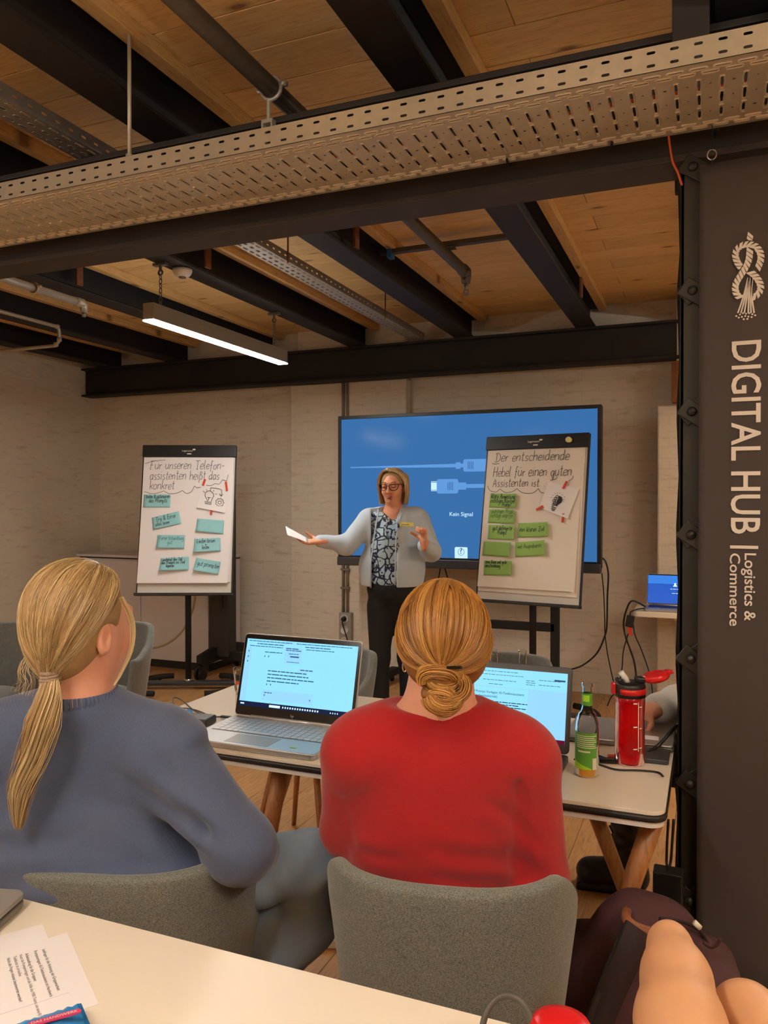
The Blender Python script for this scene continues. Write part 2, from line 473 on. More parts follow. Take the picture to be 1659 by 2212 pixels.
    plain('grey_lid', rgb(150,146,140), 0.4, 0.3, 0.04, 8)
    plain('banner', rgb(62,54,52), 0.75, 0, 0.12, 3, 0.05)
    plain('banner_print', rgb(226,218,206), 0.7, 0, 0.03, 6)
    plain('red_plastic', rgb(206,28,32), 0.3, 0, 0.06, 8)
    plain('maroon', rgb(62,28,34), 0.8, 0, 0.25, 60, 0.25)
    plain('maroon_dark', rgb(34,18,22), 0.85, 0, 0.25, 60, 0.2)
    plain('leather', rgb(126,74,42), 0.5, 0, 0.2, 40, 0.1)
    plain('black_leather', rgb(15,14,14), 0.45, 0, 0.3, 40, 0.15)
    plain('gold', rgb(220,180,110), 0.25, 0.9, 0.05, 10)
    plain('glasses_frame', rgb(70,28,18), 0.25, 0, 0.2, 40)
    plain('snack_blue', rgb(46,132,200), 0.25, 0, 0.1, 12)
    plain('snack_pink', rgb(206,56,100), 0.35, 0, 0.05, 12)
    plain('yellow_note', rgb(236,228,130), 0.7, 0, 0.05, 12)
    plain('label_green', rgb(84,150,50), 0.5, 0, 0.1, 60)
    plain('label_lime', rgb(160,214,40), 0.5, 0, 0.06, 30)
    plain('label_cream', rgb(222,216,190), 0.6, 0, 0.05, 30)
    plain('pencil', rgb(220,186,110), 0.5, 0, 0.1, 30)
    plain('grey_metal', rgb(128,124,116), 0.45, 0.6, 0.1, 20)
    # felt
    t = NT('felt'); v = t.coords(); n1 = t.noise(v, 420, 2, 0.7); n2 = t.noise(v, 900, 2, 0.6)
    c = t.mix(t.ramp(n1, [(0.35,(0,0,0)),(0.66,(1,1,1))]), rgb(58,62,60), rgb(114,118,112)); c = t.mix(t.ramp(n2, [(0.5,(0,0,0)),(0.68,(1,1,1))]), c, rgb(138,140,132))
    t.col(c); t.set(Roughness=0.95, Sheen_Weight=0.2); t.bump(n1, 0.35, 0.003)
    t = NT('velvet'); v = t.coords(); n1 = t.noise(v, 60, 3, 0.6)
    t.col(t.mix(n1, rgb(82,86,86), rgb(112,116,114))); t.set(Roughness=0.9, Sheen_Weight=0.35)
    # knitwear
    def knit(name, a, b, fr=420.0, bst=0.25):
        t = NT(name); v = t.coords(); w = t.n('ShaderNodeTexWave', wave_type='BANDS', bands_direction='DIAGONAL'); w.inputs['Scale'].default_value = fr/6.28
        w.inputs['Distortion'].default_value = 1.0; t.l(v, w.inputs['Vector'])
        n1 = t.noise(v, 260, 2, 0.6); n2 = t.noise(v, 7, 3)
        c = t.mix(t.mix(0.5, n1, n2), a, b); t.col(c); t.set(Roughness=0.95, Sheen_Weight=0.25)
        t.bump(t.mix(0.75, w.outputs['Fac'], n1), bst, 0.0015); return t
    knit('knit_blue', rgb(56,68,98), rgb(84,96,126)); knit('knit_red', rgb(142,10,18), rgb(180,20,28), 600, 0.12)
    knit('cardigan', rgb(168,184,198), rgb(196,208,218), 500, 0.15); knit('fleece', rgb(176,174,170), rgb(214,212,206), 200, 0.4)
    t = NT('denim'); v = t.coords(); n1 = t.noise(v, 300, 2); n2 = t.noise(v, 6, 4)
    t.col(t.mix(n1, t.mix(n2, rgb(104,124,146), rgb(152,168,182)), rgb(126,144,164))); t.set(Roughness=0.9)
    t.bump(n1, 0.2, 0.001)
    plain('denim_dark', rgb(40,48,60), 0.9, 0, 0.2, 40, 0.1)
    plain('black_cloth', rgb(16,17,22), 0.85, 0, 0.2, 12, 0.1)
    # blouse: pale blue patches on navy
    t = NT('blouse'); v = t.coords(); vo = t.n('ShaderNodeTexVoronoi', feature='DISTANCE_TO_EDGE'); vo.inputs['Scale'].default_value = 19
    wv = t.n('ShaderNodeVectorMath', operation='ADD'); nz = t.n('ShaderNodeTexNoise'); nz.inputs['Scale'].default_value = 14; t.l(v, nz.inputs['Vector'])
    sc = t.n('ShaderNodeVectorMath', operation='SCALE'); sc.inputs['Scale'].default_value = 0.05; t.l(nz.outputs['Color'], sc.inputs[0]); t.l(v, wv.inputs[0]); t.l(sc.outputs[0], wv.inputs[1]); t.l(wv.outputs[0], vo.inputs['Vector'])
    k = t.ramp(vo.outputs['Distance'], [(0.06,(0,0,0)),(0.085,(1,1,1))]); sp = t.ramp(t.noise(v, 40, 1), [(0.62,(0,0,0)),(0.64,(1,1,1))])
    c = t.mix(k, rgb(26,32,58), rgb(168,192,206)); c = t.mix(sp, c, rgb(30,38,66)); t.col(c); t.set(Roughness=0.8)
    # skin and hair
    def skin(name, a, b):
        t = NT(name); v = t.coords(); n1 = t.noise(v, 18, 4)
        t.col(t.mix(n1, a, b)); t.set(Roughness=0.5, Subsurface_Weight=0.12); t.b.inputs['Subsurface Radius'].default_value = (0.01, 0.004, 0.002); t.b.inputs['Subsurface Scale'].default_value = 0.5
        t.bump(t.noise(v, 300, 2), 0.08, 0.001)
    skin('skin', rgb(214,150,122), rgb(228,170,142)); skin('skin_face', rgb(214,146,112), rgb(226,164,132)); skin('skin_legs', rgb(196,142,100), rgb(208,156,114))
    plain('lips', rgb(176,84,74), 0.4, 0, 0.1, 30); plain('mouth_dark', rgb(60,20,18), 0.5, 0, 0.1, 30); plain('teeth', rgb(230,220,205), 0.3, 0, 0.03, 30); plain('lid', rgb(190,120,96), 0.5, 0, 0.1, 30)
    def hair(name, a, b, c3, rough=0.38):
        t = NT(name); at = t.n('ShaderNodeAttribute', attribute_name='tint'); f = at.outputs['Fac']
        t.col(t.ramp(f, [(0.0, a), (0.5, b), (1.0, c3)])); t.set(Roughness=rough); t.b.inputs['Specular IOR Level'].default_value = 0.55
    hair('hair_blond', rgb(142,112,74), rgb(190,158,108), rgb(226,198,150))
    hair('hair_gold', rgb(110,72,32), rgb(178,122,58), rgb(220,168,92))
    plain('hair_base_blond', rgb(158,126,82), 0.6, 0, 0.25, 80, 0.2); plain('hair_base_gold', rgb(140,94,44), 0.6, 0, 0.25, 80, 0.2)
    plain('hair_tie', rgb(150,126,110), 0.9, 0, 0.15, 80, 0.2)
    # see-through things
    def thin_glass(name, tint, edge):                              # thin clear wall: sees through, glints at grazing angles
        t = NT(name); t.t.nodes.remove(t.b); tr = t.n('ShaderNodeBsdfTransparent'); tr.inputs[0].default_value = (*tint, 1); gl = t.n('ShaderNodeBsdfGlossy'); gl.inputs['Roughness'].default_value = 0.04
        lw = t.n('ShaderNodeLayerWeight'); lw.inputs['Blend'].default_value = edge; mx = t.n('ShaderNodeMixShader')
        t.l(lw.outputs['Fresnel'], mx.inputs[0]); t.l(tr.outputs[0], mx.inputs[1]); t.l(gl.outputs[0], mx.inputs[2]); t.l(mx.outputs[0], t.t.nodes['Material Output'].inputs['Surface'])
    thin_glass('glass', (.95,.96,.95), .18); thin_glass('lens', (.97,.95,.93), .1)
    t = NT('drink'); t.col(rgb(222,158,66)); t.set(Roughness=0.15, IOR=1.33, Transmission_Weight=0.1)
    t = NT('red_clear'); t.col(rgb(236,26,34)); t.set(Roughness=0.08, IOR=1.3, Transmission_Weight=0.75)
    # things that give off light
    emis('lamp_glow', LAMP_COL, LAMP); emis('added_up_glow', LAMP_COL, ADDED_UP)
    emis('tv_blue', rgb(56,108,166), 0.85); emis('tv_cable', rgb(96,152,216), 0.85); emis('tv_dark', rgb(38,84,150), 0.8); emis('tv_pale', rgb(190,226,244), 0.95)
    emis('scr_cyan', rgb(142,218,248), .92); emis('scr_pale', rgb(176,214,244), 1.0); emis('scr_line', rgb(64,110,150), 0.5); emis('scr_ink', rgb(52,96,140), 0.7); emis('scr_bar', rgb(10,36,84), 0.5)
    emis('scr_bar_red', rgb(110,20,52), 0.7); emis('scr_white', rgb(206,240,252), 1.0); emis('scr_mid', rgb(140,200,240), 1.0)
    emis('scr_royal', rgb(14,84,190), 0.9); emis('scr_royal_pale', rgb(48,124,220), 0.9)
    for k in ('tv_blue', 'tv_cable', 'tv_dark', 'tv_pale'):
        b = MATS[k].node_tree.nodes['Principled BSDF']; b.inputs['Roughness'].default_value = 0.1; b.inputs['Specular IOR Level'].default_value = 0.08
    for k in ('scr_cyan', 'scr_pale', 'scr_white', 'scr_mid', 'scr_line', 'scr_ink', 'scr_bar', 'scr_bar_red'):
        b = MATS[k].node_tree.nodes['Principled BSDF']; b.inputs['Roughness'].default_value = 0.06; b.inputs['Specular IOR Level'].default_value = 0.25
make_materials()

# ------------------------------------------------------------------ room shell
XL, XR, YB, YF, ZC = -5.45, 3.2, -2.8, 6.0, 2.87
def struct(o): o['kind'] = 'structure'; return o
floor = struct(MB().b(XL-.2, XR+.2, YB-.2, YF+.2, -0.1, -0.014).build('floor', 'edge_black'))
pw, x = 0.19, XL
plank_me = {}
rows = int((XR-XL)/pw)+1
for i in range(rows):
    x0 = XL + i*pw; L = 1.38; y = YB - random.random()*L
    while y < YF:
        y0, y1 = max(y, YB), min(y+L, YF); y += L
        if y1 - y0 < 0.02: continue
        # the planks that can be seen from the camera's side of the room become pieces of their own
        c = Vector((x0+pw/2, (y0+y1)/2, 0)); f = c.dot(FWD); r = c.dot(RIGHT)
        if f < 1.2 or abs(r)/f > 0.75: 
            key = 'rest'
        else: key = None
        mb = MB().b(0.0009, pw-0.0009, -(y1-y0)/2+0.0009, (y1-y0)/2-0.0009, -0.014, 0)
        if key is None:
            o = mb.build('plank', 'floor_wood', floor, local=True); o.location = (x0, (y0+y1)/2, 0)
            bevel(o, 0.0012, 1)
        else:
            plank_me.setdefault(key, MB()).add([(v[0]+x0, v[1]+(y0+y1)/2, v[2]) for v in mb.v], mb.f)
o = plank_me['rest'].build('plank', 'floor_wood', floor); o['kind'] = 'stuff'
ceiling = struct(MB().b(XL-.2, XR+.2, YB-.2, YF+.2, ZC+.02, ZC+.12).build('ceiling', 'edge_black'))
rest = MB(); bwid = 0.192; y = YB; i = 0
while y < YF:
    xs = [XL]; cuts = [-3.9, -1.95, 0.6] if i % 2 else [-4.6, -2.75, -0.55, 1.6]
    xs += cuts + [XR]
    for a, b in zip(xs[:-1], xs[1:]):
        mb = MB().b(-(b-a)/2+.001, (b-a)/2-.001, 0.002, min(bwid, YF-y)-0.002, 0, 0.02)
        if y > 1.3 and a < 1.0:
            o = mb.build('board', 'ceiling_wood', ceiling, local=True); o.location = ((a+b)/2, y, ZC); bevel(o, 0.002, 1)
        else: rest.add([(v[0]+(a+b)/2, v[1]+y, v[2]+ZC) for v in mb.v], mb.f)
    y += bwid; i += 1
o = rest.build('board', 'ceiling_wood', ceiling); o['kind'] = 'stuff'
wf = struct(MB().b(XL-.2, XR+.2, YF, YF+.2, -0.1, ZC+.1).build('wall_far', 'wall'))
struct(MB().b(XL-.2, XL, YB-.2, YF+.2, -0.1, ZC+.1).build('wall_left', 'wall_side'))
struct(MB().b(XR, XR+.2, YB-.2, YF+.2, -0.1, ZC+.1).build('wall_right', 'wall_side'))
struct(MB().b(XL-.2, XR+.2, YB-.2, YB, -0.1, ZC+.1).build('wall_back', 'wall'))
# shallow pilaster behind the screen and the pier at the right, both part of the far wall
xa, xb = PY(628, 1000, 5.9).x, PY(877, 1000, 5.9).x
MB().b(xa, xb, 5.9, YF+.01, -0.05, 2.41).build('pilaster', 'wall', wf, bev=0.006)
MB().b(xa+.05, xb-.02, 5.93, YF+.01, 2.40, ZC).build('pilaster_head', 'wall', wf, bev=0.006)
px0 = PY(1420, 1000, 5.76).x
MB().b(px0, XR, 5.76, YF+.01, -0.05, PY(1440, 874, 5.76).z).build('pier', 'wall', wf, bev=0.012)
MB().b(px0+.12, XR, 5.80, YF+.01, PY(1440, 874, 5.76).z, ZC).build('pier_head', 'wall', wf, bev=0.012)
struct(MB().b(px0-.01, XR, 5.742, 5.76, 0, 0.06).build('baseboard_far', 'white_paint', bev=0.003))
a, b = PY(1452, 783, 5.72), PY(1480, 870, 5.72)
tag(MB().b(a.x, b.x+.1, 5.66, 5.76, b.z, a.z).build('bearing_plate', 'rust', bev=0.004), 'rusty brown steel bearing block on top of the white pier', 'bearing block')

# ------------------------------------------------------------------ steel beams
def ibeam(name, a, b, w, h, tf, tw, label, mat='black_steel', parent=None):
    """I section from a to b; a, b are on the underside's middle line"""
    a, b = Vector(a), Vector(b); root = thing(name, (a+b)/2, label, 'beam')
    t = (b-a).normalized(); sd = t.cross(UP); L = (b-a).length; c = (a+b)/2
    MB().box(c+UP*tf/2, (L, w, tf), t, sd, UP).build('lower_flange', mat, root, bev=0.003)
    MB().box(c+UP*(h-tf/2), (L, w, tf), t, sd, UP).build('upper_flange', mat, root, bev=0.003)
    MB().box(c+UP*h/2, (L, tw, h-2*tf), t, sd, UP).build('web', mat, root)
    return root
JZ = 2.674
jl = [(-5.17, 'black ceiling joist nearest the left wall'), (-4.41, 'black ceiling joist second from the left wall'),
      (-3.52, 'black ceiling joist just left of the lit pendant lamp'), (-2.617, 'black ceiling joist that carries the lit pendant lamp'),
      (-1.726, 'black ceiling joist just right of the narrow tray'), (-0.821, 'black ceiling joist to the right of the sprinkler pipe'),
      (0.08, 'black ceiling joist running above the lattice column')]
for jx, lab in jl:
    ibeam('ceiling_joist', (jx, YB+.01, JZ), (jx, 5.98, JZ), 0.14, 0.185, 0.014, 0.012, lab)
    o = MB().b(jx+.072, jx+.128, YB+.02, 5.97, 2.822, ZC-.001).build('batten', 'batten_wood', bev=0.003)
    tag(o, 'pale wooden batten along the ' + lab.replace('black ', ''), 'batten')
    if jx > -4.9 and jx < 0:
        for yy in (3.1, 5.0) if jx > -1 else (3.6,):
            tag(MB().b(jx+.073, jx+.088, yy, yy+.05, 2.70, 2.82).build('steel_clip', 'rust', bev=0.002), 'brown %sclip on the %s' % (('near ' if yy < 4 else 'far ') if jx > -1 else '', lab.replace('black ', '')), 'clip')
ibeam('cross_beam', (XL+.01, 5.82, 2.41), (XR, 5.82, 2.41), 0.14, 0.262, 0.018, 0.02, 'black steel beam along the far wall under the joist ends')
ibeam('main_girder', (XL+.01, 2.31, 2.327), (XR, 2.31, 2.327), 0.135, 0.345, 0.02, 0.03, 'deep black main girder crossing the room behind the wide cable tray', 'girder_steel')
tag(MB().b(-0.44, -0.30, 1.60, 1.86, 2.78, ZC-.001).build('wood_block', 'batten_wood', bev=0.004), 'wooden block under the ceiling left of the column head', 'block')

# ------------------------------------------------------------------ perforated cable trays
def perf(mb, x0, x1, y0, y1, hx, hy, r, o, u, v, n, emb=0.0, rim=0.004):
    """a cell of sheet with a rounded slot; emb raises a rim round the slot"""
    o, u, v, n = Vector(o), Vector(u), Vector(v), Vector(n)
    cx, cy = (x0+x1)/2, (y0+y1)/2; A, B = (x1-x0)/2, (y1-y0)/2
    def slot(a, hx, hy):
        r2 = min(hx, hy); c, s = math.cos(a), math.sin(a)
        ex, ey = hx-r2, hy-r2
        lo, hi = 0.0, 2*(hx+hy)
        for _ in range(22):
            m = (lo+hi)/2; qx, qy = max(abs(c*m)-ex, 0), max(abs(s*m)-ey, 0)
            if math.hypot(qx, qy) < r2: lo = m
            else: hi = m
        return c*lo, s*lo
    bp = [(-A,-B),(-A*.5,-B),(0,-B),(A*.5,-B),(A,-B),(A,0),(A,B),(A*.5,B),(0,B),(-A*.5,B),(-A,B),(-A,0)]
    rings = [[(p, 0) for p in bp]]
    # follow the slot outline by matching arc positions, so that long slots stay long
    def outline(hx, hy):
        r2 = min(hx, hy); ex, ey = hx-r2, hy-r2; q = r2*0.7071
        if ex >= ey:
            return [(-ex-q,-q),(-ex,-r2),(0,-r2),(ex,-r2),(ex+q,-q),(hx,0),(ex+q,q),(ex,r2),(0,r2),(-ex,r2),(-ex-q,q),(-hx,0)]
        return [(-q,-ey-q),(-q*.5,-hy+.1*r2),(0,-hy),(q*.5,-hy+.1*r2),(q,-ey-q),(hx,0),(q,ey+q),(q*.5,hy-.1*r2),(0,hy),(-q*.5,hy-.1*r2),(-q,ey+q),(-hx,0)]
    if emb:
        rings.append([(p, 0) for p in outline(min(hx+rim, A*.98), min(hy+rim, B*.98))]); rings.append([(p, emb) for p in outline(hx+rim*.55, hy+rim*.55)])
        rings.append([(p, emb*.2) for p in outline(hx, hy)])
    else: rings.append([(p, 0) for p in outline(hx, hy)])
    vs = [o + u*(cx+p[0]) + v*(cy+p[1]) + n*h for rg in rings for p, h in rg]
    fs = [(k*12+i, k*12+(i+1) % 12, (k+1)*12+(i+1) % 12, (k+1)*12+i) for k in range(len(rings)-1) for i in range(12)]
    mb.add(vs, fs)
TY0, TY1, TZ0, TZ1 = 1.89, 2.233, 2.394, 2.452
tx0, tx1, pit = -3.3, 1.0, 0.05
tray = thing('cable_tray', ((tx0+tx1)/2, (TY0+TY1)/2, TZ0), 'wide galvanised perforated cable tray hanging in front of the main girder', 'cable tray')
N = int(round((tx1-tx0)/pit)); U, V_, Dn = Vector((1,0,0)), Vector((0,1,0)), Vector((0,0,-1))
for nm, yy, vv in (('near_side', TY0, 1), ('far_side', TY1, -1)):
    mb = MB(); hgt = TZ1-TZ0
    for i in range(N):
        for k in range(2): perf(mb, i*pit, (i+1)*pit, k*hgt/2, (k+1)*hgt/2, 0.0095, 0.0034, 0, (tx0, yy, TZ0), U, UP, (0, -1, 0))
    mb.b(tx0, tx1, min(yy, yy+vv*.008), max(yy, yy+vv*.008), TZ1-.0008, TZ1+.0004)
    solidify(mb.build(nm, 'galv', tray), 0.0012)
mb = MB(); W = TY1-TY0
ys = [0, .014, .034, .054, .07, W-.07, W-.054, W-.034, W-.014, W]
def strip(y0, y1): mb.add([(tx0, TY0+y0, TZ0), (tx1, TY0+y0, TZ0), (tx1, TY0+y1, TZ0), (tx0, TY0+y1, TZ0)], [(0,1,2,3)])
strip(0, .014); strip(.054, .066); strip(W-.066, W-.054); strip(W-.014, W)
for (y0, y1, off) in ((.014,.034,0), (.034,.054,.5), (W-.054,W-.034,.5), (W-.034,W-.014,0)):
    for i in range(N-1 if off else N):
        perf(mb, (i+off)*pit, (i+1+off)*pit, y0, y1, 0.0165, 0.0028, 0, (tx0, TY0, TZ0), U, V_, Dn, 0.003, 0.0045)
    if off:
        for a_, b_ in ((tx0, tx0+.025), (tx1-.025, tx1)): mb.add([(a_, TY0+y0, TZ0), (b_, TY0+y0, TZ0), (b_, TY0+y1, TZ0), (a_, TY0+y1, TZ0)], [(0,1,2,3)])
cy0, cy1 = .066, W-.066; seg = (cy1-cy0)/3
for i in range(N):
    x0 = i*pit
    for k in range(3): perf(mb, x0+.014, x0+.036, cy0+k*seg, cy0+(k+1)*seg, 0.0034, 0.026, 0, (tx0, TY0, TZ0), U, V_, Dn, 0.0035, 0.0055)
    # the flat land between two slot rows has small round holes
    for k in range(3):
        perf(mb, x0+.036, x0+.064, cy0+k*seg, cy0+(k+1)*seg, 0.0028 if (i+k) % 3 else 0.0045, 0.0028 if (i+k) % 3 else .0035, 0, (tx0, TY0, TZ0), U, V_, Dn) if i < N-1 else None
mb.add([(tx0, TY0+cy0, TZ0),(tx0+.014, TY0+cy0, TZ0),(tx0+.014, TY0+cy1, TZ0),(tx0, TY0+cy1, TZ0)], [(0,1,2,3)])
solidify(mb.build('tray_bottom', 'galv', tray), 0.0012, 1)
for k, (yy, rr, m, lab) in enumerate(((TY0+.10, .008, 'cable_black', 'black cable lying near the camera side in the wide cable tray'), (TY0+.16, .006, 'cable_orange', 'orange cable lying along the wide cable tray'),
                             (TY0+.21, .010, 'cable_black', 'thick black cable lying in the middle of the wide cable tray'), (TY0+.27, .007, 'cable_black', 'black cable lying near the girder side in the wide cable tray'))):
    pts = [(tx0+.02+i*(tx1-tx0-.04)/24, yy+.012*math.sin(i*1.3+k), TZ0+.0125+.002) for i in range(25)]
    tag(MB().tube(catmull(pts, 2), rr, 6).build('tray_cable', m, smooth=True), lab, 'cable')
for (x, y, lab) in ((1098, 348, 'black cable tie left of the middle one under the wide tray'), (1322, 312, 'black cable tie in the middle under the wide tray'), (1545, 284, 'black cable tie near the column under the wide tray')):
    c = PZ(x, y, TZ0)
    tag(MB().tube([c+Vector((0,.03,.005)), c+Vector((0,.02,-.006)), c+Vector((0,-.01,-.008)), c+Vector((.003,-.03,-.007)), c+Vector((.006,-.045,-.016))], .0035, 6).build('cable_tie', 'cable_black', smooth=True), lab, 'cable tie')
# narrow tray that runs from front to back over the girder
nx0, nx1, nz = -2.165, -2.055, 2.69
t2 = thing('cable_tray', ((nx0+nx1)/2, 3.6, nz), 'narrow galvanised cable tray running toward the far wall between two joists', 'cable tray')
mb = MB(); p2 = .06; n2 = int((5.85-1.2)/p2)
for i in range(n2):
    for k in range(3): perf(mb, k*(nx1-nx0)/3, (k+1)*(nx1-nx0)/3, i*p2, (i+1)*p2, .0035 if k != 1 else .005, .017 if k != 1 else .012, 0, (nx0, 1.2, nz), U, V_, Dn, .002, .004)
solidify(mb.build('tray_bottom', 'galv_dull', t2), .001, 1)
for nm, xx in (('left_side', nx0), ('right_side', nx1)):
    mb = MB()
    for i in range(n2): perf(mb, i*p2, (i+1)*p2, 0, .05, .011, .004, 0, (xx, 1.2, nz), V_, UP, (1,0,0))
    solidify(mb.build(nm, 'galv_dull', t2), .001, 0)
for yy, lab in ((3.65, 'nearer thin rod holding up the narrow cable tray'), (5.0, 'farther thin rod holding up the narrow cable tray')):
    tag(MB().cyl((nx1+.004, yy, nz-.01), (nx1+.004, yy, ZC), .0045, 8).build('hanger_rod', 'rust', smooth=True), lab, 'rod')
# threaded rod and strap on the wide tray
a = PY(280, 318, TY0+.02); a.z = TZ1-.02
r_ = thing('threaded_rod', a, 'galvanised threaded rod from the ceiling to the left end of the wide tray', 'rod')
MB().cyl(a, (a.x, a.y, ZC-.0), .006, 10).build('rod', 'galv', r_, smooth=True)
MB().cyl((a.x, a.y, ZC-.03), (a.x, a.y, ZC), .014, 6).build('nut', 'galv', r_); MB().cyl(a+UP*.02, a+UP*.034, .012, 6).build('nut', 'galv', r_)

# ------------------------------------------------------------------ pipes
def hook_clamp(root, c, r, drop, mat='galv'):
    mb = MB(); mb.tube([c + Vector((math.cos(t)*(r+.006), 0, math.sin(t)*(r+.006))) for t in [2*math.pi*k/16 for k in range(16)]], .006, 6, closed=True)
    mb.box(c+Vector((r+.014, 0, .006)), (.022, .02, .012)); mb.box(c+Vector((-r-.014, 0, .006)), (.022, .02, .012))
    mb.build('pipe_clamp', mat, root, smooth=True)
ppx, ppz = -1.30, 2.745
sp = thing('sprinkler_pipe', (ppx, 2.6, ppz), 'dark grey sprinkler pipe running toward the far wall, with a hanging head at its end', 'pipe')
pe = PX(1003, 585, ppx).y
MB().tube([(ppx, -.5, ppz), (ppx, pe-.05, ppz), (ppx, pe, ppz)], .03, 16).build('pipe', 'pipe_grey', sp, smooth=True)
MB().tube([(ppx, pe-.03, ppz), (ppx, pe+.02, ppz), (ppx, pe+.035, ppz-.02), (ppx, pe+.035, ppz-.06)], [.036,.036,.03,.024], 14).build('elbow', 'pipe_grey', sp, smooth=True)
h = MB().cyl((ppx, pe+.035, ppz-.06), (ppx, pe+.035, ppz-.10), .012, 10); h.cyl((ppx, pe+.035, ppz-.125), (ppx, pe+.035, ppz-.128), .018, 12)
h.tube([(ppx-.012, pe+.035, ppz-.10), (ppx-.014, pe+.035, ppz-.115), (ppx, pe+.035, ppz-.126), (ppx+.014, pe+.035, ppz-.115), (ppx+.012, pe+.035, ppz-.10)], .003, 6)
h.build('sprinkler_head', 'grey_metal', sp, smooth=True)
c = PX(586, 196, ppx); hook_clamp(sp, Vector((ppx, c.y, ppz)), .03, .1)
d = MB().cyl((ppx-.01, c.y, ppz-.036), (ppx-.01, c.y, ppz-.10), .006, 8); d.b(ppx-.03, ppx+.01, c.y-.012, c.y+.012, ppz-.112, ppz-.10)
d.b(ppx-.03, ppx-.024, c.y-.012, c.y+.012, ppz-.2, ppz-.112); d.b(ppx+.004, ppx+.01, c.y-.012, c.y+.012, ppz-.2, ppz-.112)
d.build('tray_hanger', 'galv', sp)
ry = PX(970, 520, ppx).y
rl = thing('strut_rail', (-1.27, ry, 2.80), 'grey strut rail spanning two joists above the sprinkler pipe end', 'rail')
MB().b(-1.70, -.90, ry-.02, ry+.02, 2.80, 2.825).build('rail', 'pipe_grey', rl, bev=.002)
MB().b(-1.655, -1.625, ry-.028, ry+.028, 2.775, 2.825).build('end_cap', 'blue_plastic', rl, bev=.004)
MB().cyl((ppx, ry, ppz+.03), (ppx, ry, 2.80), .006, 8).box((ppx, ry, 2.79), (.07, .05, .008)).build('hanger', 'grey_metal', rl)
sx = -3.36
sp2 = thing('sprinkler_pipe', (sx, 3.0, 2.57), 'pale sprinkler pipe at the left below the joists, ending in a downward nozzle', 'pipe')
e2 = PX(177, 655, sx); z2 = e2.z
MB().tube([(sx, 2.42, z2), (sx, e2.y-.02, z2)], .022, 12).build('pipe', 'pipe_light', sp2, smooth=True)
MB().tube([(sx, e2.y-.05, z2), (sx, e2.y, z2), (sx, e2.y+.015, z2-.015), (sx, e2.y+.015, z2-.05)], [.027,.027,.024,.02], 12).build('elbow', 'pipe_light', sp2, smooth=True)
MB().cyl((sx, e2.y+.015, z2-.05), (sx, e2.y+.015, z2-.075), .012, 10).build('sprinkler_head', 'grey_metal', sp2, smooth=True)
for k in (.35, .9): hook_clamp(sp2, Vector((sx, e2.y-k, z2)), .022, .1, 'pipe_light')
cx_ = -4.05; k1 = PX(125, 706, cx_); k2 = PX(125, 745, cx_)
pth = [(cx_, 2.42, k1.z), (cx_, k1.y-.04, k1.z), (cx_, k1.y, k1.z-.0), (cx_, k1.y+.012, k1.z-.03), (cx_, k1.y+.012, k2.z+.03), (cx_-.03, k1.y+.012, k2.z), (XL+.01, k1.y+.012, k2.z)]
cd = thing('conduit', (cx_, k1.y, k2.z), 'thin pale conduit bending down and running to the left wall', 'conduit')
MB().tube(pth, .012, 10).build('conduit_tube', 'pipe_light', cd, smooth=True)
for q in (pth[2], pth[4], pth[5]): MB().tube([Vector(q)+Vector((0,-.02,0)) if q is pth[2] else Vector(q)+UP*.02, Vector(q)+(Vector((0,.004,0)) if q is pth[2] else UP*-.004)], .016, 10).build('coupling', 'pipe_light', cd, smooth=True)

# ------------------------------------------------------------------ pendant lamps
def pendant(x, y0, y1, z, label, hang=True, up=True):
    root = thing('pendant_lamp', (x, (y0+y1)/2, z), label, 'lamp')
    w, h = .068, .092
    MB().b(x-w/2, x+w/2, y0, y1, z+.006, z+h).build('housing', 'lamp_housing', root, bev=.003)
    MB().b(x-w/2, x+w/2, y0, y1, z, z+.006).build('diffuser', 'lamp_glow', root)
    if up: MB().b(x-w/2+.012, x+w/2-.012, y0+.02, y1-.02, z+h, z+h+.003).build('added_uplight', 'added_up_glow', root)  # glowing strip added to brighten the ceiling
    if hang:
        for yy in (y0+.1, y1-.12):
            mb = MB(); zz = z+h; k = 0
            while zz < JZ-.05:                      # chain links
                ax = Vector((1,0,0)) if k % 2 else Vector((0,1,0))
                mb.tube([Vector((x, yy, zz+.014)) + ax*(.008*math.cos(t)) + UP*(.015*math.sin(t)) for t in [2*math.pi*j/10 for j in range(10)]], .0026, 5, closed=True)
                zz += .024; k += 1
            mb.build('chain', 'grey_metal', root, smooth=True)
            cl = MB().box((x, yy, JZ-.008), (.08, .03, .014)); cl.tube([(x, yy, JZ-.015), (x, yy, JZ-.045)], .008, 8); cl.tube([Vector((x, yy, JZ-.05)) + Vector((.014*math.cos(t), 0, .014*math.sin(t))) for t in [2*math.pi*j/12 for j in range(12)]], .004, 6, closed=True)
            cl.build('clamp', 'grey_metal', root)
    return root
lx = -2.66
pendant(lx, PX(320, 690, lx).y, PX(612, 792, lx).y, 2.352, 'lit linear pendant lamp hanging from a joist left of the screen', True, False)
pendant(-4.5, -.6, .8, 2.352, 'added linear pendant lamp out of view near the left wall')  # extra lamp added out of view to spread light over the ceiling
pendant(-2.55, -2.3, -.9, 2.352, 'lit linear pendant lamp over the left end of the near table')
pendant(-0.86, -1.1, .3, 2.352, 'lit linear pendant lamp above the camera')
pendant(1.2, -.3, 1.1, 2.352, 'lit linear pendant lamp at the right of the room', True)
pendant(1.2, 3.3, 4.7, 2.352, 'lit linear pendant lamp behind the lattice column', True)
c = PX(394, 600, -2.617)
sd_ = thing('smoke_detector', (c.x, c.y, c.z), 'round white smoke detector under the joist beside the pendant lamp', 'smoke detector')
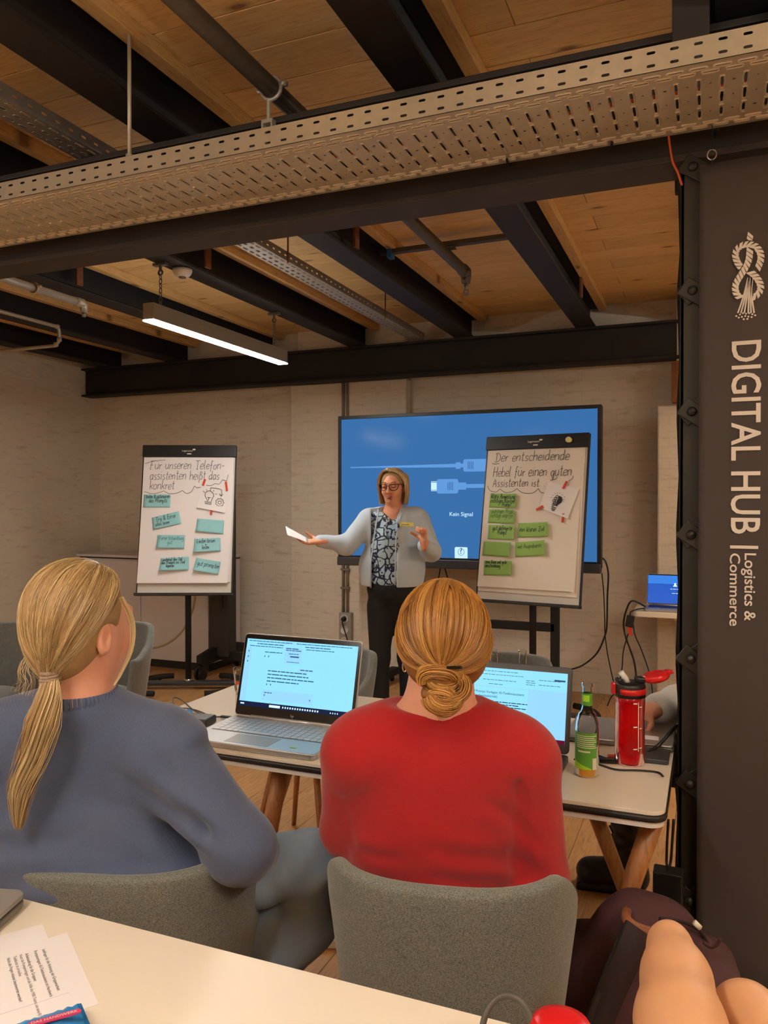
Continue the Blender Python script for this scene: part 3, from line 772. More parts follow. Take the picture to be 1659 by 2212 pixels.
MB().lathe([(0, -.028), (.03, -.028), (.045, -.015), (.052, .0), (.052, .012), (0, .012)], (c.x, c.y, JZ-.016), 20).build('housing', 'white_plastic', sd_, smooth=True)
MB().lathe([(0, -.034), (.018, -.034), (.02, -.027), (0, -.027)], (c.x, c.y, JZ-.016), 16).build('sensor_cap', 'grey_metal', sd_, smooth=True)
MB().b(c.x-.03, c.x+.03, c.y-.03, c.y+.03, JZ-.006, JZ).build('base_plate', 'white_plastic', sd_)
# ------------------------------------------------------------------ handwriting (single-stroke letters) and set type
G = {}
def _g(ch, w, s): G[ch] = (w, [[tuple(map(float, p.split(','))) for p in st.split()] for st in s.split(';')] if s else [])
for ch, w, s in [
 ('a',6,'5,5 3,6 1,5 0,3 1,0.4 3,0 5,2;5,6 5,1 6,0'),('b',6,'0,11 0,0;0,4 2,6 5,5 5,1 3,0 0,1'),('c',5,'5,5 3,6 1,5 0,3 1,0.5 3,0 5,1'),
 ('d',6,'5,5 3,6 0,4 0,1 2,0 5,2;5,11 5,0'),('e',5,'0,3 5,3.4 4,6 2,6 0,4 0,1 2,0 5,1'),('f',5,'5,10 3,11 2,9 1.6,-3;0,5 4,5.4'),
 ('g',6,'5,5 3,6 0,4 0,1 3,0 5,3;5,6 5,-3 3,-5 0,-4'),('h',6,'0,11 0,0;0,4 3,6 5,5 5,0'),('i',2,'0.6,6 0.6,0;0.6,8.4 0.8,9'),('j',3,'1.5,6 1.5,-4 0,-5;1.5,8.4 1.7,9'),
 ('k',5,'0,11 0,0;5,6 0,2.6;1.6,3.6 5,0'),('l',2.5,'0.5,11 0.4,1 2,0'),('m',9,'0,6 0,0;0,4 2,6 4,5 4,0;4,4 6,6 8,5 8,0'),('n',6,'0,6 0,0;0,4 3,6 5,5 5,0'),
 ('o',6,'3,6 0.6,5 0,3 1,0.4 3,0 5,1 5.4,3.5 4.6,5.5 3,6'),('p',6,'0,6 0,-5;0,4 2,6 5,5 5,1 3,0 0,1'),('r',4,'0,6 0,0;0,3.6 2,6 4,5.4'),('s',4.6,'4.4,5.4 2.6,6 0.6,5 1,3.6 3.6,2.6 4,1 2.4,0 0,0.6'),
 ('t',4.4,'2,10 1.8,1 3,0 4.2,0.6;0,6.6 4.2,7'),('u',6,'0,6 0,1.6 2,0 5,2;5,6 5,0'),('v',5,'0,6 2.4,0 5,6'),('w',8,'0,6 2,0 4,5 6,0 8,6'),('x',5,'0,6 5,0;5,6 0,0'),('y',5,'0,6 2.4,1;5,6 1,-5'),('z',5,'0,6 4.6,6 0,0 5,0'),
 ('ü',6,'0,6 0,1.6 2,0 5,2;5,6 5,0;1.4,8.4 1.5,9;3.8,8.4 3.9,9'),('ß',6,'0,-4 0.4,8 2,10 4,9 3.6,7 2,6 5,4.6 5,1 3,0 1.6,0.4'),('ä',6,'5,5 3,6 1,5 0,3 1,0.4 3,0 5,2;5,6 5,0;1.4,8.4 1.5,9;3.8,8.4 3.9,9'),
 ('A',8,'0,0 3.6,10.6 7,0;1.4,4 6,4.2'),('D',9,'2,9 2.2,1;0,0 3,-0.4 7,1.4 8.4,4.6 6.6,8.4 3,10 0.4,9'),('E',6,'6,10 1,10 0.6,0 6,0;0.8,5.2 5,5.4'),('F',8,'1,0 2.2,9.6;0,10 8,10.4;0.4,5 5.4,5.4;0,0 2.4,0'),
 ('H',8,'1,10.6 0.6,0;7,10.6 6.6,0;0,5 8,5.4'),('K',6,'0.6,10.6 0.4,0;6,9.6 0.6,4.6;2,5.6 6,0'),('L',6,'0.6,10 0.4,0 5.6,0.2'),('P',7,'1,0 1.2,10;0,9.6 4,10.6 6.6,9 5.6,5.4 1.2,5'),('T',8,'0,10 8.4,10.4;4,10 3.8,0;2.4,0 5.6,0'),('Z',7,'0,10 6,10 0.4,0 6.6,0'),
 ('&',7,'7,0 1.6,7 1.4,9.6 3.4,10.4 4.6,8.6 0.6,3.6 0.4,1 2.4,0 5,1 7,4'),('+',5,'0,4 5,4;2.5,6.4 2.5,1.6'),('-',4,'0,4 4,4.2'),('.',2,'0.6,0 0.9,0.3'),('?',5,'0,8 1.6,10.4 4.6,9.4 4,6.6 2.2,5 2.2,2.6;2.2,0.4 2.3,0.8'),(' ',4,'')]: _g(ch, w, s)
def strokes(text, x, y, size, slant=0.12, jit=0.25, rise=0.0, rnd=None):
    """polylines of a handwritten line; size = height of a small letter"""
    rnd = rnd or random.Random(hash(text) % 9999 if False else sum(map(ord, text))); k = size/6.0; out = []; cx = 0.0
    for ch in text:
        w, st = G.get(ch, G['o']); dy = rnd.uniform(-jit, jit)*1.2; sc = rnd.uniform(.93, 1.08)
        for s in st:
            pts = [((cx + px*sc + slant*py + rnd.uniform(-jit, jit)*.5)*k + x, (py*sc + dy + rnd.uniform(-jit, jit)*.5)*k + y) for px, py in s]
            pts = [(a, b + (a-x)*rise) for a, b in pts]
            out.append(catmull(pts, 3) if len(pts) > 2 else pts)
        cx += w*sc + 1.7
    return out
def text_width(text, size): return sum(G.get(c, G['o'])[0]+1.7 for c in text)*size/6.0
def fit_strokes(text, x0, x1, y, size, **kw):
    s = size; st = strokes(text, x0, y, s, **kw); w = text_width(text, s)
    f = (x1-x0)/w
    return [[(x0 + (a-x0)*f, b) for a, b in p] for p in st]
def ribbons(name, pl, w, o, u, v, mat, parent):
    mb = MB()
    for p in pl: mb.ribbon(p, w, o, u, v)
    return mb.build(name, mat, parent)
def type_mesh(text, size, off=0.0, spacing=1.0):
    """outlined type as (verts 2D, faces), left aligned on the baseline"""
    cu = bpy.data.curves.new('type', 'FONT'); cu.body = text; cu.size = size; cu.offset = off; cu.space_character = spacing; cu.resolution_u = 3
    ob = bpy.data.objects.new('type', cu)
    me = bpy.data.meshes.new_from_object(ob)
    vs = [tuple(v.co) for v in me.vertices]; fs = [tuple(p.vertices) for p in me.polygons]
    bpy.data.objects.remove(ob); bpy.data.curves.remove(cu); bpy.data.meshes.remove(me)
    return vs, fs
def add_type(mb, text, x0, y, o, u, v, size=None, width=None, off=0.0, height=None):
    """set type into a MB on plane (o, u, v), optionally scaled to a width and a height (of the tallest letter)"""
    vs, fs = type_mesh(text, size or 1.0, off)
    if not vs: return
    xs = [p[0] for p in vs]; hs = [p[1] for p in vs]
    fx = width/(max(xs)-min(xs)) if width else 1.0
    fy = height/max(hs) if height else (fx if width else 1.0)
    o, u, v = Vector(o), Vector(u), Vector(v); mx = min(xs) if width else 0
    mb.add([o + u*(x0+(p[0]-mx)*fx) + v*(y+p[1]*fy) for p in vs], fs)
def word_rows(mb, x0, x1, y, h, o, u, v, rnd, gap=0.35):
    """one row of print too small to read: little bars the length of words"""
    x = x0
    while x < x1 - h:
        w = min(h*rnd.uniform(1.2, 5.0), x1-x); mb.rect(x, x+w, y, y+h*.55, o, u, v); x += w + h*gap*2
# ------------------------------------------------------------------ riveted lattice column with banner
CYF = 2.25; cxl = PY(1467, 1100, CYF).x; cxw = 0.30
col = thing('lattice_column', (cxl+cxw/2, CYF+.15, 0), 'black riveted lattice column at the right behind the hanging banner', 'column')
sw = PY(1512, 1100, CYF).x - cxl + .004
for fy, dy in ((CYF, .07), (CYF+.26, -.07)):
    for sx_, dx in ((cxl, 1), (cxl+cxw, -1)):
        x0, x1 = sorted((sx_, sx_+dx*sw)); y0, y1 = sorted((fy, fy+(.012 if dy > 0 else -.012)))
        mb = MB().b(x0, x1, y0, y1, 0, 2.30)
        xa_, xb_ = sorted((sx_, sx_+dx*.012)); ya, yb = sorted((fy, fy+dy)); mb.b(xa_, xb_, ya, yb, 0, 2.30)
        mb.build('corner_angle', 'column_steel', col, bev=.003)
zr = [PY(1493, y, CYF).z for y in (630, 890, 1155, 1422, 1690, 1942)]
dz = (zr[0]-zr[-1])/5; zs = [zr[0]+dz*k for k in range(1, 2)] + zr + [zr[-1]-dz]
lxr, rxr = cxl+sw*.55, cxl+cxw-sw*.55
for face, fy in (('front', CYF-.006), ('back', CYF+.266)):
    for i, z in enumerate(zs[:-1]):
        zm = (z+zs[i+1])/2
        for (a, b) in (((lxr, z), (rxr, zm)), ((rxr, zm), (lxr, zs[i+1]))):
            t_ = Vector((b[0]-a[0], 0, b[1]-a[1])).normalized()*.03
            MB().bar(Vector((a[0], fy-(.003 if a[0] < b[0] else -.003), a[1]))-t_, Vector((b[0], fy-(.003 if a[0] < b[0] else -.003), b[1]))+t_, .05, .008, (0,1,0)).build('lattice_bar', 'column_steel', col, bev=.002)
        if face == 'front':
            for (xx, zz) in ((lxr, z), (rxr, zm)):
                MB().lathe([(.013,0),(.0125,.005),(.009,.0095),(.0,.0115)], (xx, fy-.006, zz), 12, (0,-1,0)).build('rivet', 'column_steel', col, smooth=True)
for sx_ in (cxl-.004, cxl+cxw+.004):
    for i, z in enumerate(zs[:-1]):
        zm = (z+zs[i+1])/2
        MB().bar((sx_, CYF+.03, z), (sx_, CYF+.23, zm), .05, .008, (1,0,0)).bar((sx_, CYF+.23, zm), (sx_, CYF+.03, zs[i+1]), .05, .008, (1,0,0)).build('lattice_bar', 'column_steel', col)
MB().b(cxl-.02, cxl+cxw+.02, CYF-.02, CYF+.28, 0, .025).build('foot_plate', 'column_steel', col, bev=.003)
# column head above the girder: plates with a dark opening
hy = 2.17
mb = MB().b(cxl-.02, cxl+.07, hy, hy+.03, 2.46, ZC-.002).b(cxl+.07, cxl+.35, hy, hy+.03, 2.46, 2.56).b(cxl+.23, cxl+.35, hy, hy+.03, 2.56, ZC-.002)
mb.b(cxl-.02, cxl, hy+.03, hy+.07, 2.46, ZC-.002)
head = mb.build('head_plate', 'girder_steel', col, bev=.003)
MB().b(cxl-.02, cxl+.35, 2.385, 2.42, 2.30, ZC-.002).build('head_plate', 'black_steel', col, bev=.003)
# banner
bx0 = PY(1509, 1000, 2.212).x; bw = .262; bz0, bz1 = .16, PY(1538, 352, 2.212).z
ban = thing('banner', (bx0+bw/2, 2.212, bz0), 'tall dark banner with white lettering hanging on the lattice column', 'banner')
nx, nz_ = 14, 60; vs = []; fs = []
def bany(x, z): return 2.212 + .0022*math.sin((x-bx0)/bw*7.0+z*.8)*(0.3+.7*(z-bz0)/(bz1-bz0)) 
for j in range(nz_+1):
    for i in range(nx+1):
        x = bx0+bw*i/nx; z = bz0+(bz1-bz0)*j/nz_; vs.append((x, bany(x, z), z))
for j in range(nz_):
    for i in range(nx): k = j*(nx+1)+i; fs.append((k, k+1, k+nx+2, k+nx+1))
o = mk('cloth', vs, fs, 'banner', ban, smooth=True); solidify(o, .002)
by = 2.2075; BO, BU, BV = Vector((0, by, 0)), Vector((0,0,-1)), Vector((1,0,0))    # type reads downward, letter tops to the right
def bpx(x, y): p = PY(x, y, by); return p.x, p.z
mb = MB(); x_b, zt = bpx(1582, 738); x_t, _ = bpx(1645, 738); zb = bpx(1600, 1153)[1]
add_type(mb, 'DIGITAL HUB', -zt, x_b, BO, BU, BV, width=zt-zb, height=x_t-x_b, off=.012)
xb2, z2_ = bpx(1577, 1178); xt2, _ = bpx(1638, 1178); mb.rect(-z2_, -z2_+.008, xb2, xt2, BO, BU, BV)
xb3, z3 = bpx(1609, 1195); z3e = bpx(1610, 1341)[1]; add_type(mb, 'Logistics &', -z3, xb3, BO, BU, BV, width=z3-z3e, height=.026, off=.012)
xb4, z4 = bpx(1577, 1195); z4e = bpx(1580, 1352)[1]; add_type(mb, 'Commerce', -z4, xb4, BO, BU, BV, width=z4-z4e, height=.024, off=.012)
mb.build('lettering', 'banner_print', ban)
def kz(zx, zy): return bpx(1440+zx*.2804, 380+zy*.2804)
W_ = MB(); D_ = MB()
def rope(pts, w, lay, outline=True):
    pts = [kz(*p) for p in pts]; q = catmull(pts, 10); w = w*.2804*2.13/F_PX
    o_ = Vector((0, by-.0004*lay, 0)); u_, v_ = Vector((1,0,0)), Vector((0,0,1))
    if outline: D_.ribbon(q, w*1.2, o_+Vector((0,.0002,0)), u_, v_)
    acc = 0; seg_ = w*.62; st = [q[0]]
    for a, b in zip(q[:-1], q[1:]):
        L = math.hypot(b[0]-a[0], b[1]-a[1])
        while acc+L >= seg_:
            f = (seg_-acc)/L; a = (a[0]+(b[0]-a[0])*f, a[1]+(b[1]-a[1])*f); st.append(a); L = math.hypot(b[0]-a[0], b[1]-a[1]); acc = 0
        acc += L
    for i in range(len(st)-1):
        a, b = st[i], st[i+1]; tx, ty = b[0]-a[0], b[1]-a[1]; L = math.hypot(tx, ty) or 1; tx /= L; ty /= L; nx_, ny_ = -ty, tx
        g = seg_*.09; sk = seg_*.55
        pl = [(a[0]+tx*(g+sk)+nx_*w*.46, a[1]+ty*(g+sk)+ny_*w*.46), (b[0]+tx*(sk-g)+nx_*w*.46, b[1]+ty*(sk-g)+ny_*w*.46), (b[0]+tx*(sk*.2-g)+nx_*w*.1, b[1]+ty*(sk*.2-g)+ny_*w*.1), (b[0]-tx*(sk+g)-nx_*w*.46, b[1]-ty*(sk+g)-ny_*w*.46), (a[0]+tx*(g-sk)-nx_*w*.46, a[1]+ty*(g-sk)-ny_*w*.46), (a[0]+tx*(g+sk*.2)+nx_*w*.1, a[1]+ty*(g+sk*.2)+ny_*w*.1)]
        W_.add([o_+u_*x+v_*z for x, z in pl], [(0,1,2,5),(5,2,3,4)])
rope([(648,445),(636,505)], 44, 1, False)
rope([(585,720),(545,665),(530,600),(560,548),(620,528),(680,540),(720,590),(724,650),(692,735)], 48, 2)
rope([(642,562),(634,640),(610,705),(565,775),(535,830),(530,880),(548,922),(582,944)], 48, 3)
rope([(640,738),(682,772),(715,820),(724,870),(700,915),(655,942)], 48, 4)
for k, (xa_, xm, xe) in enumerate(((628,600,548),(634,612,572),(640,622,598),(648,634,628),(655,645,650),(660,652,674))):
    pts = catmull([kz(xa_, 785), kz(xm, 900), kz((xm+xe)/2, 985), kz(xe, 1058)], 6)
    W_.ribbon(pts, 11*.2804*2.13/F_PX, (0, by-.0022, 0), (1,0,0), (0,0,1))
for (zx, zy) in ((537,1080),(565,1068),(588,1058),(612,1062),(636,1058),(660,1066),(682,1074),(556,1092),(580,1086),(606,1080),(630,1084),(655,1088),(594,1104),(622,1102)):
    c = kz(zx, zy); r0 = 7*.2804*2.13/F_PX
    W_.add([(c[0]+r0*math.cos(t), by-.0006, c[1]+r0*math.sin(t)) for t in [2*math.pi*k/8 for k in range(8)]], [tuple(range(8))])
W_.build('rope_knot_emblem', 'banner_print', ban); D_.build('emblem_outline', 'banner', ban)
rc = PY(1538, 334, 2.205)
rg = thing('hanging_ring', rc, 'small metal ring on a black strap at the top of the banner', 'ring')
MB().tube([rc + Vector((.011*math.cos(t), 0, .013*math.sin(t))) for t in [2*math.pi*k/16 for k in range(16)]], .0022, 6, closed=True).build('ring', 'chrome', rg, smooth=True)
MB().bar(rc+UP*.012, Vector((rc.x, rc.y, TZ0-.004)), .008, .002, (1,0,0)).build('strap', 'cable_black', rg)
MB().bar(rc-UP*.012, Vector((rc.x, 2.209, bz1-.006)), .01, .002, (1,0,0)).build('hook', 'cable_black', rg)
q = [PY(1443, 318, 2.235), PY(1452, 345, 2.237), PY(1464, 372, 2.232), PY(1473, 400, 2.236)]; q[0].z = TZ0+.01; q[0].y = 2.2345
tag(MB().tube(catmull(q, 4), .003, 6).build('cable_end', 'cable_orange', smooth=True), 'thin orange cable hanging from the tray in front of the girder end', 'cable')

# ------------------------------------------------------------------ large screen on its stand
SYF = 5.5; a = PY(730, 897, SYF); b = PY(1298, 1238, SYF)
sx0, sx1, sz1, sz0 = a.x, b.x, (PY(730, 897, SYF).z+PY(1299, 876, SYF).z)/2, (PY(729, 1221, SYF).z+PY(1296, 1238, SYF).z)/2
tv = thing('large_screen', ((sx0+sx1)/2, 5.6, 0), 'large black framed wall screen showing a blue no signal picture', 'screen')
fr = .026; bb = .065
MB().b(sx0, sx1, SYF+.012, SYF+.09, sz0+.03, sz1).build('casing', 'black_plastic', tv, bev=.006)
MB().b(sx0, sx0+fr, SYF, SYF+.012, sz0+bb, sz1).b(sx1-fr, sx1, SYF, SYF+.012, sz0+bb, sz1).b(sx0+fr, sx1-fr, SYF, SYF+.012, sz1-fr, sz1).b(sx0+fr, sx1-fr, SYF, SYF+.012, sz0+bb, sz0+bb+.012).build('frame', 'black_plastic', tv, bev=.002)
MB().b(sx0, sx1, SYF-.02, SYF+.05, sz0, sz0+bb).build('lower_bar', 'dark_metal', tv, bev=.006)
scr = MB().b(sx0+fr, sx1-fr, SYF+.008, SYF+.011, sz0+bb+.012, sz1-fr).build('display', 'tv_blue', tv)
so, su, sv = Vector((0, SYF+.0072, 0)), Vector((1,0,0)), Vector((0,0,1))
def tvp(x, y): p = PY(x, y, SYF+.0072); return p.x, p.z
def tvz(zx, zy): return tvp(720+zx*.20494, 870+zy*.20494)          # coordinates read in the close view
m1 = MB(); m2 = MB(); m3 = MB()
def tvr(mb, x0, y0, x1, y1, lay=0):
    a = tvz(x0, y0); b = tvz(x1, y1); mb.rect(a[0], b[0], b[1], a[1], so-Vector((0,.0003*lay,0)), su, sv)
# upper cable with plug going right, lower plug with cable
yc = tvz(1000, 668)[1]; xL = tvz(180, 668)[0]; xR = tvz(1385, 668)[0]; hh = .014
n_ = 14
for k in range(n_):
    f0, f1 = k/n_, (k+1)/n_; m1.rect(xL+(xR-xL)*f0, xL+(xR-xL)*f1, yc-hh*(.25+.75*f0), yc+hh*(.25+.75*f1), so, su, sv)
z1 = .037
X = [tvz(1290, 668)[0], tvz(1340, 668)[0], tvz(1370, 668)[0]]
m1.rect(X[0], X[1], yc-.024, yc+.024, so-Vector((0,.0003,0)), su, sv)
m1.add([so-Vector((0,.0004,0))+su*p[0]+sv*p[1] for p in rrect(X[2], X[2]+.28, yc-.045, yc+.045, .014)], [tuple(range(24))])
xx = tvz(1030, 880)[0]; y2 = tvz(1100, 880)[1]; xb_ = tvz(1090, 880)[0]
m1.add([so-Vector((0,.0003,0))+su*p[0]+sv*p[1] for p in rrect(xb_, xb_+.165, y2-.054, y2+.052, .016)], [tuple(range(24))])
m1.rect(xb_+.165, xb_+.225, y2-.026, y2+.026, so, su, sv); m1.rect(xb_+.225, xb_+.75, y2-.014, y2+.014, so, su, sv)
MB().rect(xx, xb_, y2-.036, y2+.036, so-Vector((0,.0004,0)), su, sv).build('plug_tip', 'tv_pale', scr)
for k in range(4):
    m2.rect(X[2]+.035+k*.012, X[2]+.039+k*.012, yc-.028, yc+.028, so-Vector((0,.0006,0)), su, sv)
    m2.rect(xb_+.085+k*.012, xb_+.089+k*.012, y2-.03, y2+.03, so-Vector((0,.0006,0)), su, sv)
for s_ in (-1, 1): m2.rect(xx, xb_, y2+s_*.03-.002, y2+s_*.03+.002, so-Vector((0,.0006,0)), su, sv)
x0_, z0_ = tvz(1226, 1193); x1_, _ = tvz(1470, 1193)
add_type(m3, 'Kein Signal', x0_, z0_, so-Vector((0,.0004,0)), su, sv, width=x1_-x0_, off=.006)
qx0, qz1 = tvz(1280, 1520); qx1, qz0 = tvz(1415, 1658)
MB().add([so-Vector((0,.0004,0))+su*p[0]+sv*p[1] for p in rrect(qx0, qx1, qz0, qz1, .01)], [tuple(range(24))]).build('help_card', 'tv_pale', scr)
mq = MB()
qc = ((qx0+qx1)/2, qz0+(qz1-qz0)*.62)
for k in range(24):
    t0, t1 = 2*math.pi*k/24, 2*math.pi*(k+1)/24; r0 = .024
    mq.ribbon([(qc[0]+r0*math.cos(t0), qc[1]+r0*math.sin(t0)), (qc[0]+r0*math.cos(t1), qc[1]+r0*math.sin(t1))], .0028, so-Vector((0,.0008,0)), su, sv)
add_type(mq, '?', qc[0]-.007, qc[1]-.012, so-Vector((0,.0008,0)), su, sv, width=.014, off=.01)
mq.build('question_mark', 'tv_dark', scr); m1.build('cable_picture', 'tv_cable', scr); m2.build('picture_lines', 'tv_dark', scr)['kind'] = 'stuff'; m3.build('screen_text', 'tv_pale', scr)
for xx_ in (sx0+.33, sx1-.33):
    MB().b(xx_-.03, xx_+.03, SYF+.10, SYF+.15, .05, sz1-.2).build('stand_post', 'black_steel', tv, bev=.004)
    MB().b(xx_-.035, xx_+.035, SYF+.03, YF-.12, .045, .10).build('stand_foot', 'black_steel', tv, bev=.006)
    for yy in (SYF+.06, YF-.2): MB().cyl((xx_-.012, yy, .024), (xx_+.012, yy, .024), .024, 14).build('caster', 'black_plastic', tv, smooth=True)
MB().b(sx0+.33, sx1-.33, SYF+.10, SYF+.14, .5, .56).build('stand_crossbar', 'black_steel', tv, bev=.004)
# cables hanging from the screen
def cable(pts, r, label, mat='cable_black', name='cable', sub=6):
    return tag(MB().tube(catmull(pts, sub), r, 8).build(name, mat, smooth=True), label, 'cable')
def cpx(pl, Y): return [PY(x, y, Y) for x, y in pl]
cable(cpx([(1300,1205),(1308,1213),(1314,1240),(1312,1290),(1311,1350),(1306,1375),(1290,1410),(1262,1435),(1232,1446),(1190,1450)], 5.62), .006, 'thick black cable looping from the right edge of the large screen')
cable(cpx([(1300,1238),(1304,1280),(1306,1330),(1307,1370),(1312,1410),(1320,1450),(1328,1490),(1318,1510),(1312,1525)], 5.6), .004, 'thin black cable hanging straight down beside the large screen')
cable(cpx([(951,1228),(948,1245),(944,1262),(940,1300),(938,1360)], 5.62), .005, 'left of two black cables under the large screen')
cable(cpx([(961,1228),(966,1245),(970,1262),(974,1300),(976,1360)], 5.62), .005, 'right of two black cables under the large screen')
# conduits and socket strip on the pilaster
sy = 5.9
cd1 = thing('wall_conduit', PY(745, 1330, sy), 'pair of thin grey conduits on the wall behind the screen', 'conduit')
for x in (741.5, 750.5):
    p = PY(x, 1330, sy-.012); MB().tube([(p.x, sy-.012, PY(x, 1322, sy-.012).z), (p.x, sy-.012, 2.405)], .0125, 10).build('conduit_tube', 'pipe_light', cd1, smooth=True)
for y in (1270, 1230): p = PY(746, y, sy-.014); MB().b(p.x-.04, p.x+.04, sy-.03, sy-.002, p.z-.008, p.z+.008).build('saddle', 'grey_metal', cd1, bev=.002)
a, b = PY(732, 1323, sy-.05), PY(758, 1400, sy-.05)
so_ = thing('socket_strip', ((a.x+b.x)/2, sy, b.z), 'grey triple wall socket box with a black plug in the top socket', 'socket')
MB().b(a.x, b.x, sy-.05, sy-.001, b.z, a.z).build('box', 'galv_dull', so_, bev=.006)
hs = (a.z-b.z)/3.05; cxs = (a.x+b.x)/2 - .004
for k in range(3):
    zz = a.z-hs*(k+.52); f = MB().lathe([(.034,0),(.036,.003),(.030,.004),(.028,-.012),(0,-.012)], (cxs, sy-.051, zz), 20, (0,-1,0)).build('socket_face', 'white_paint', so_, smooth=True)
    MB().cyl((cxs-.009, sy-.037, zz), (cxs-.009, sy-.040, zz), .003, 8).cyl((cxs+.009, sy-.037, zz), (cxs+.009, sy-.040, zz), .003, 8).build('contact_holes', 'edge_black', f)
zt_ = a.z-hs*.52
pl = thing('power_plug', (cxs, sy-.06, zt_), 'black power plug and lead in the top wall socket', 'plug')
MB().cyl((cxs, sy-.045, zt_), (cxs, sy-.085, zt_), .022, 14, .016).build('plug_body', 'black_plastic', pl, smooth=True)
MB().tube(catmull([(cxs, sy-.085, zt_), (cxs+.005, sy-.10, zt_-.03), (cxs+.03, sy-.09, zt_-.12), (cxs+.075, sy-.08, zt_-.25), (cxs+.16, sy-.06, zt_-.42), (cxs+.3, sy-.05, zt_-.5)], 6), .005, 8).build('lead', 'cable_black', pl, smooth=True)

# ------------------------------------------------------------------ shelf with small laptop at the right
shy = 5.32; a = PY(1366, 1316, shy); zt = PY(1400, 1322, shy).z
sh = thing('wall_shelf', (a.x+.3, 5.5, zt), 'white shelf board fixed to the pier at the right', 'shelf')
MB().prism(rrect(a.x, .6, shy, 5.755, .03), (0,0,zt-.035), (1,0,0), (0,1,0), (0,0,1), .035).build('board', 'table_white', sh, bev=.004)
for xx_ in (a.x+.25, .3): MB().b(xx_, xx_+.03, 5.45, 5.755, zt-.065, zt-.036).b(xx_, xx_+.03, 5.725, 5.755, zt-.28, zt-.036).build('bracket', 'white_paint', sh, bev=.003)
def laptop(name, x0, x1, y0, y1, z, lean, lid_h, label, body, bezel, scr_mat, margins, key_mat='black_plastic', keys=None, th=.016, pad=True, rotz=0.0):
    """open laptop; the near edge of its base at y0, hinge at y1; returns root, display part and its plane"""
    root = thing(name, ((x0+x1)/2, (y0+y1)/2, z), label, 'laptop')
    base = MB().prism(rrect(x0, x1, y0, y1, .012), (0,0,z+.001), (1,0,0), (0,1,0), (0,0,1), th).build('base', body, root, bev=.0025)
    zt = z+.001+th; w = x1-x0; d = y1-y0
    kx0, kx1, ky0, ky1 = x0+w*.06, x1-w*.06, y0+d*.40, y1-d*.10
    kb = MB(); rows = 6; cols = keys or 15
    for r in range(rows):
        for c in range(cols):
            u0 = kx0+(kx1-kx0)*c/cols; u1 = kx0+(kx1-kx0)*(c+1)/cols; v0 = ky0+(ky1-ky0)*r/rows; v1 = ky0+(ky1-ky0)*(r+1)/rows
            if r == 0 and 4 <= c <= 8:
                if c > 4: continue
                u1 = kx0+(kx1-kx0)*9/cols
            MB().b(u0+.0012, u1-.0012, v0+.0012, v1-.0012, zt, zt+.0022).build('key', key_mat, base)
    MB().b(kx0-.002, kx1+.002, ky0-.002, ky1+.002, zt-.0002, zt+.0004).build('key_well', 'edge_black' if key_mat == 'black_plastic' else 'dark_metal', base)
    if pad: MB().b(x0+w*.30, x0+w*.64, y0+d*.05, y0+d*.35, zt-.0002, zt+.0005).build('touchpad', 'grey_lid' if body == 'silver' else body, base)
    o = Vector(((x0+x1)/2, y1-.004, zt+.002)); u = Vector((1,0,0)); v = Vector((0, math.sin(lean), math.cos(lean))); n = Vector((0, -math.cos(lean), math.sin(lean)))
    MB().prism(rrect(-w/2, w/2, 0, lid_h, .012), o - n*.003, u, v, -n, .006).build('lid', body, root, bev=.0015)
    MB().prism(rrect(-w/2+.003, w/2-.003, .003, lid_h-.003, .010), o - n*.0029, u, v, n, .0022).build('bezel', bezel, root)
    MB().cyl(o-u*w*.35, o+u*w*.35, .006, 10).build('hinge', body, root, smooth=True)
    l, r, t, bt = margins
    so = o - n*.0006
    dsp = MB().rect(-w/2+l, w/2-r, bt, lid_h-t, so + n*.0002, u, v).build('display', scr_mat, root)
    return root, dsp, (so + n*.0006, u, v, n, -w/2+l, w/2-r, bt, lid_h-t)
a = PY(1388, 1300, shy+.05)
lp, dsp, (o_, u_, v_, n_, l, r, bt, tp) = laptop('laptop', a.x+.012, a.x+.332, shy+.03, shy+.25, zt, R(14), .21, 'small laptop with a royal blue sign-in screen on the white shelf', 'silver', 'black_gloss', 'scr_royal', (.006,.006,.01,.012))
m = MB().rect(l, r, bt+(tp-bt)*.7, tp, o_, u_, v_); m.build('sky_band', 'scr_royal_pale', dsp)
m = MB(); cxq = l+(r-l)*.56
m.add([o_+n_*.0004+u_*(cxq+.0075*math.cos(t))+v_*(bt+(tp-bt)*.70+.0075*math.sin(t)) for t in [2*math.pi*k/12 for k in range(12)]], [tuple(range(12))])
m.add([o_+n_*.0004+u_*(cxq+.013*math.cos(t))+v_*(bt+(tp-bt)*.61+.011*math.sin(t)) for t in [math.pi*k/10 for k in range(11)]], [tuple(range(11))])
rn = random.Random(3); word_rows(m, cxq-.03, cxq+.03, bt+(tp-bt)*.51, .006, o_+n_*.0004, u_, v_, rn); word_rows(m, cxq-.02, cxq+.02, bt+(tp-bt)*.36, .006, o_+n_*.0004, u_, v_, rn)
m.build('sign_in_marks', 'scr_white', dsp)
hb = PY(1361, 1342, shy-.03)
hub = thing('adapter_hub', hb, 'small black adapter with a red tag hanging at the shelf corner', 'adapter')
MB().box(hb, (.05, .025, .075), (.98,0,-.17), None, (.17,0,.98)).build('adapter_body', 'black_plastic', hub, bev=.004)
MB().box(hb+Vector((.0,-.002,-.06)), (.024, .004, .06), (.99,0,.1), None, (-.1,0,.99)).build('tag', 'red_tape', hub)
MB().tube(catmull([hb+UP*.035, hb+Vector((.004,0,.06)), Vector((a.x-.03, shy-.012, zt+.015)), Vector((a.x+.01, shy+.1, zt+.012))], 5), .004, 6).build('lead', 'cable_black', hub, smooth=True)
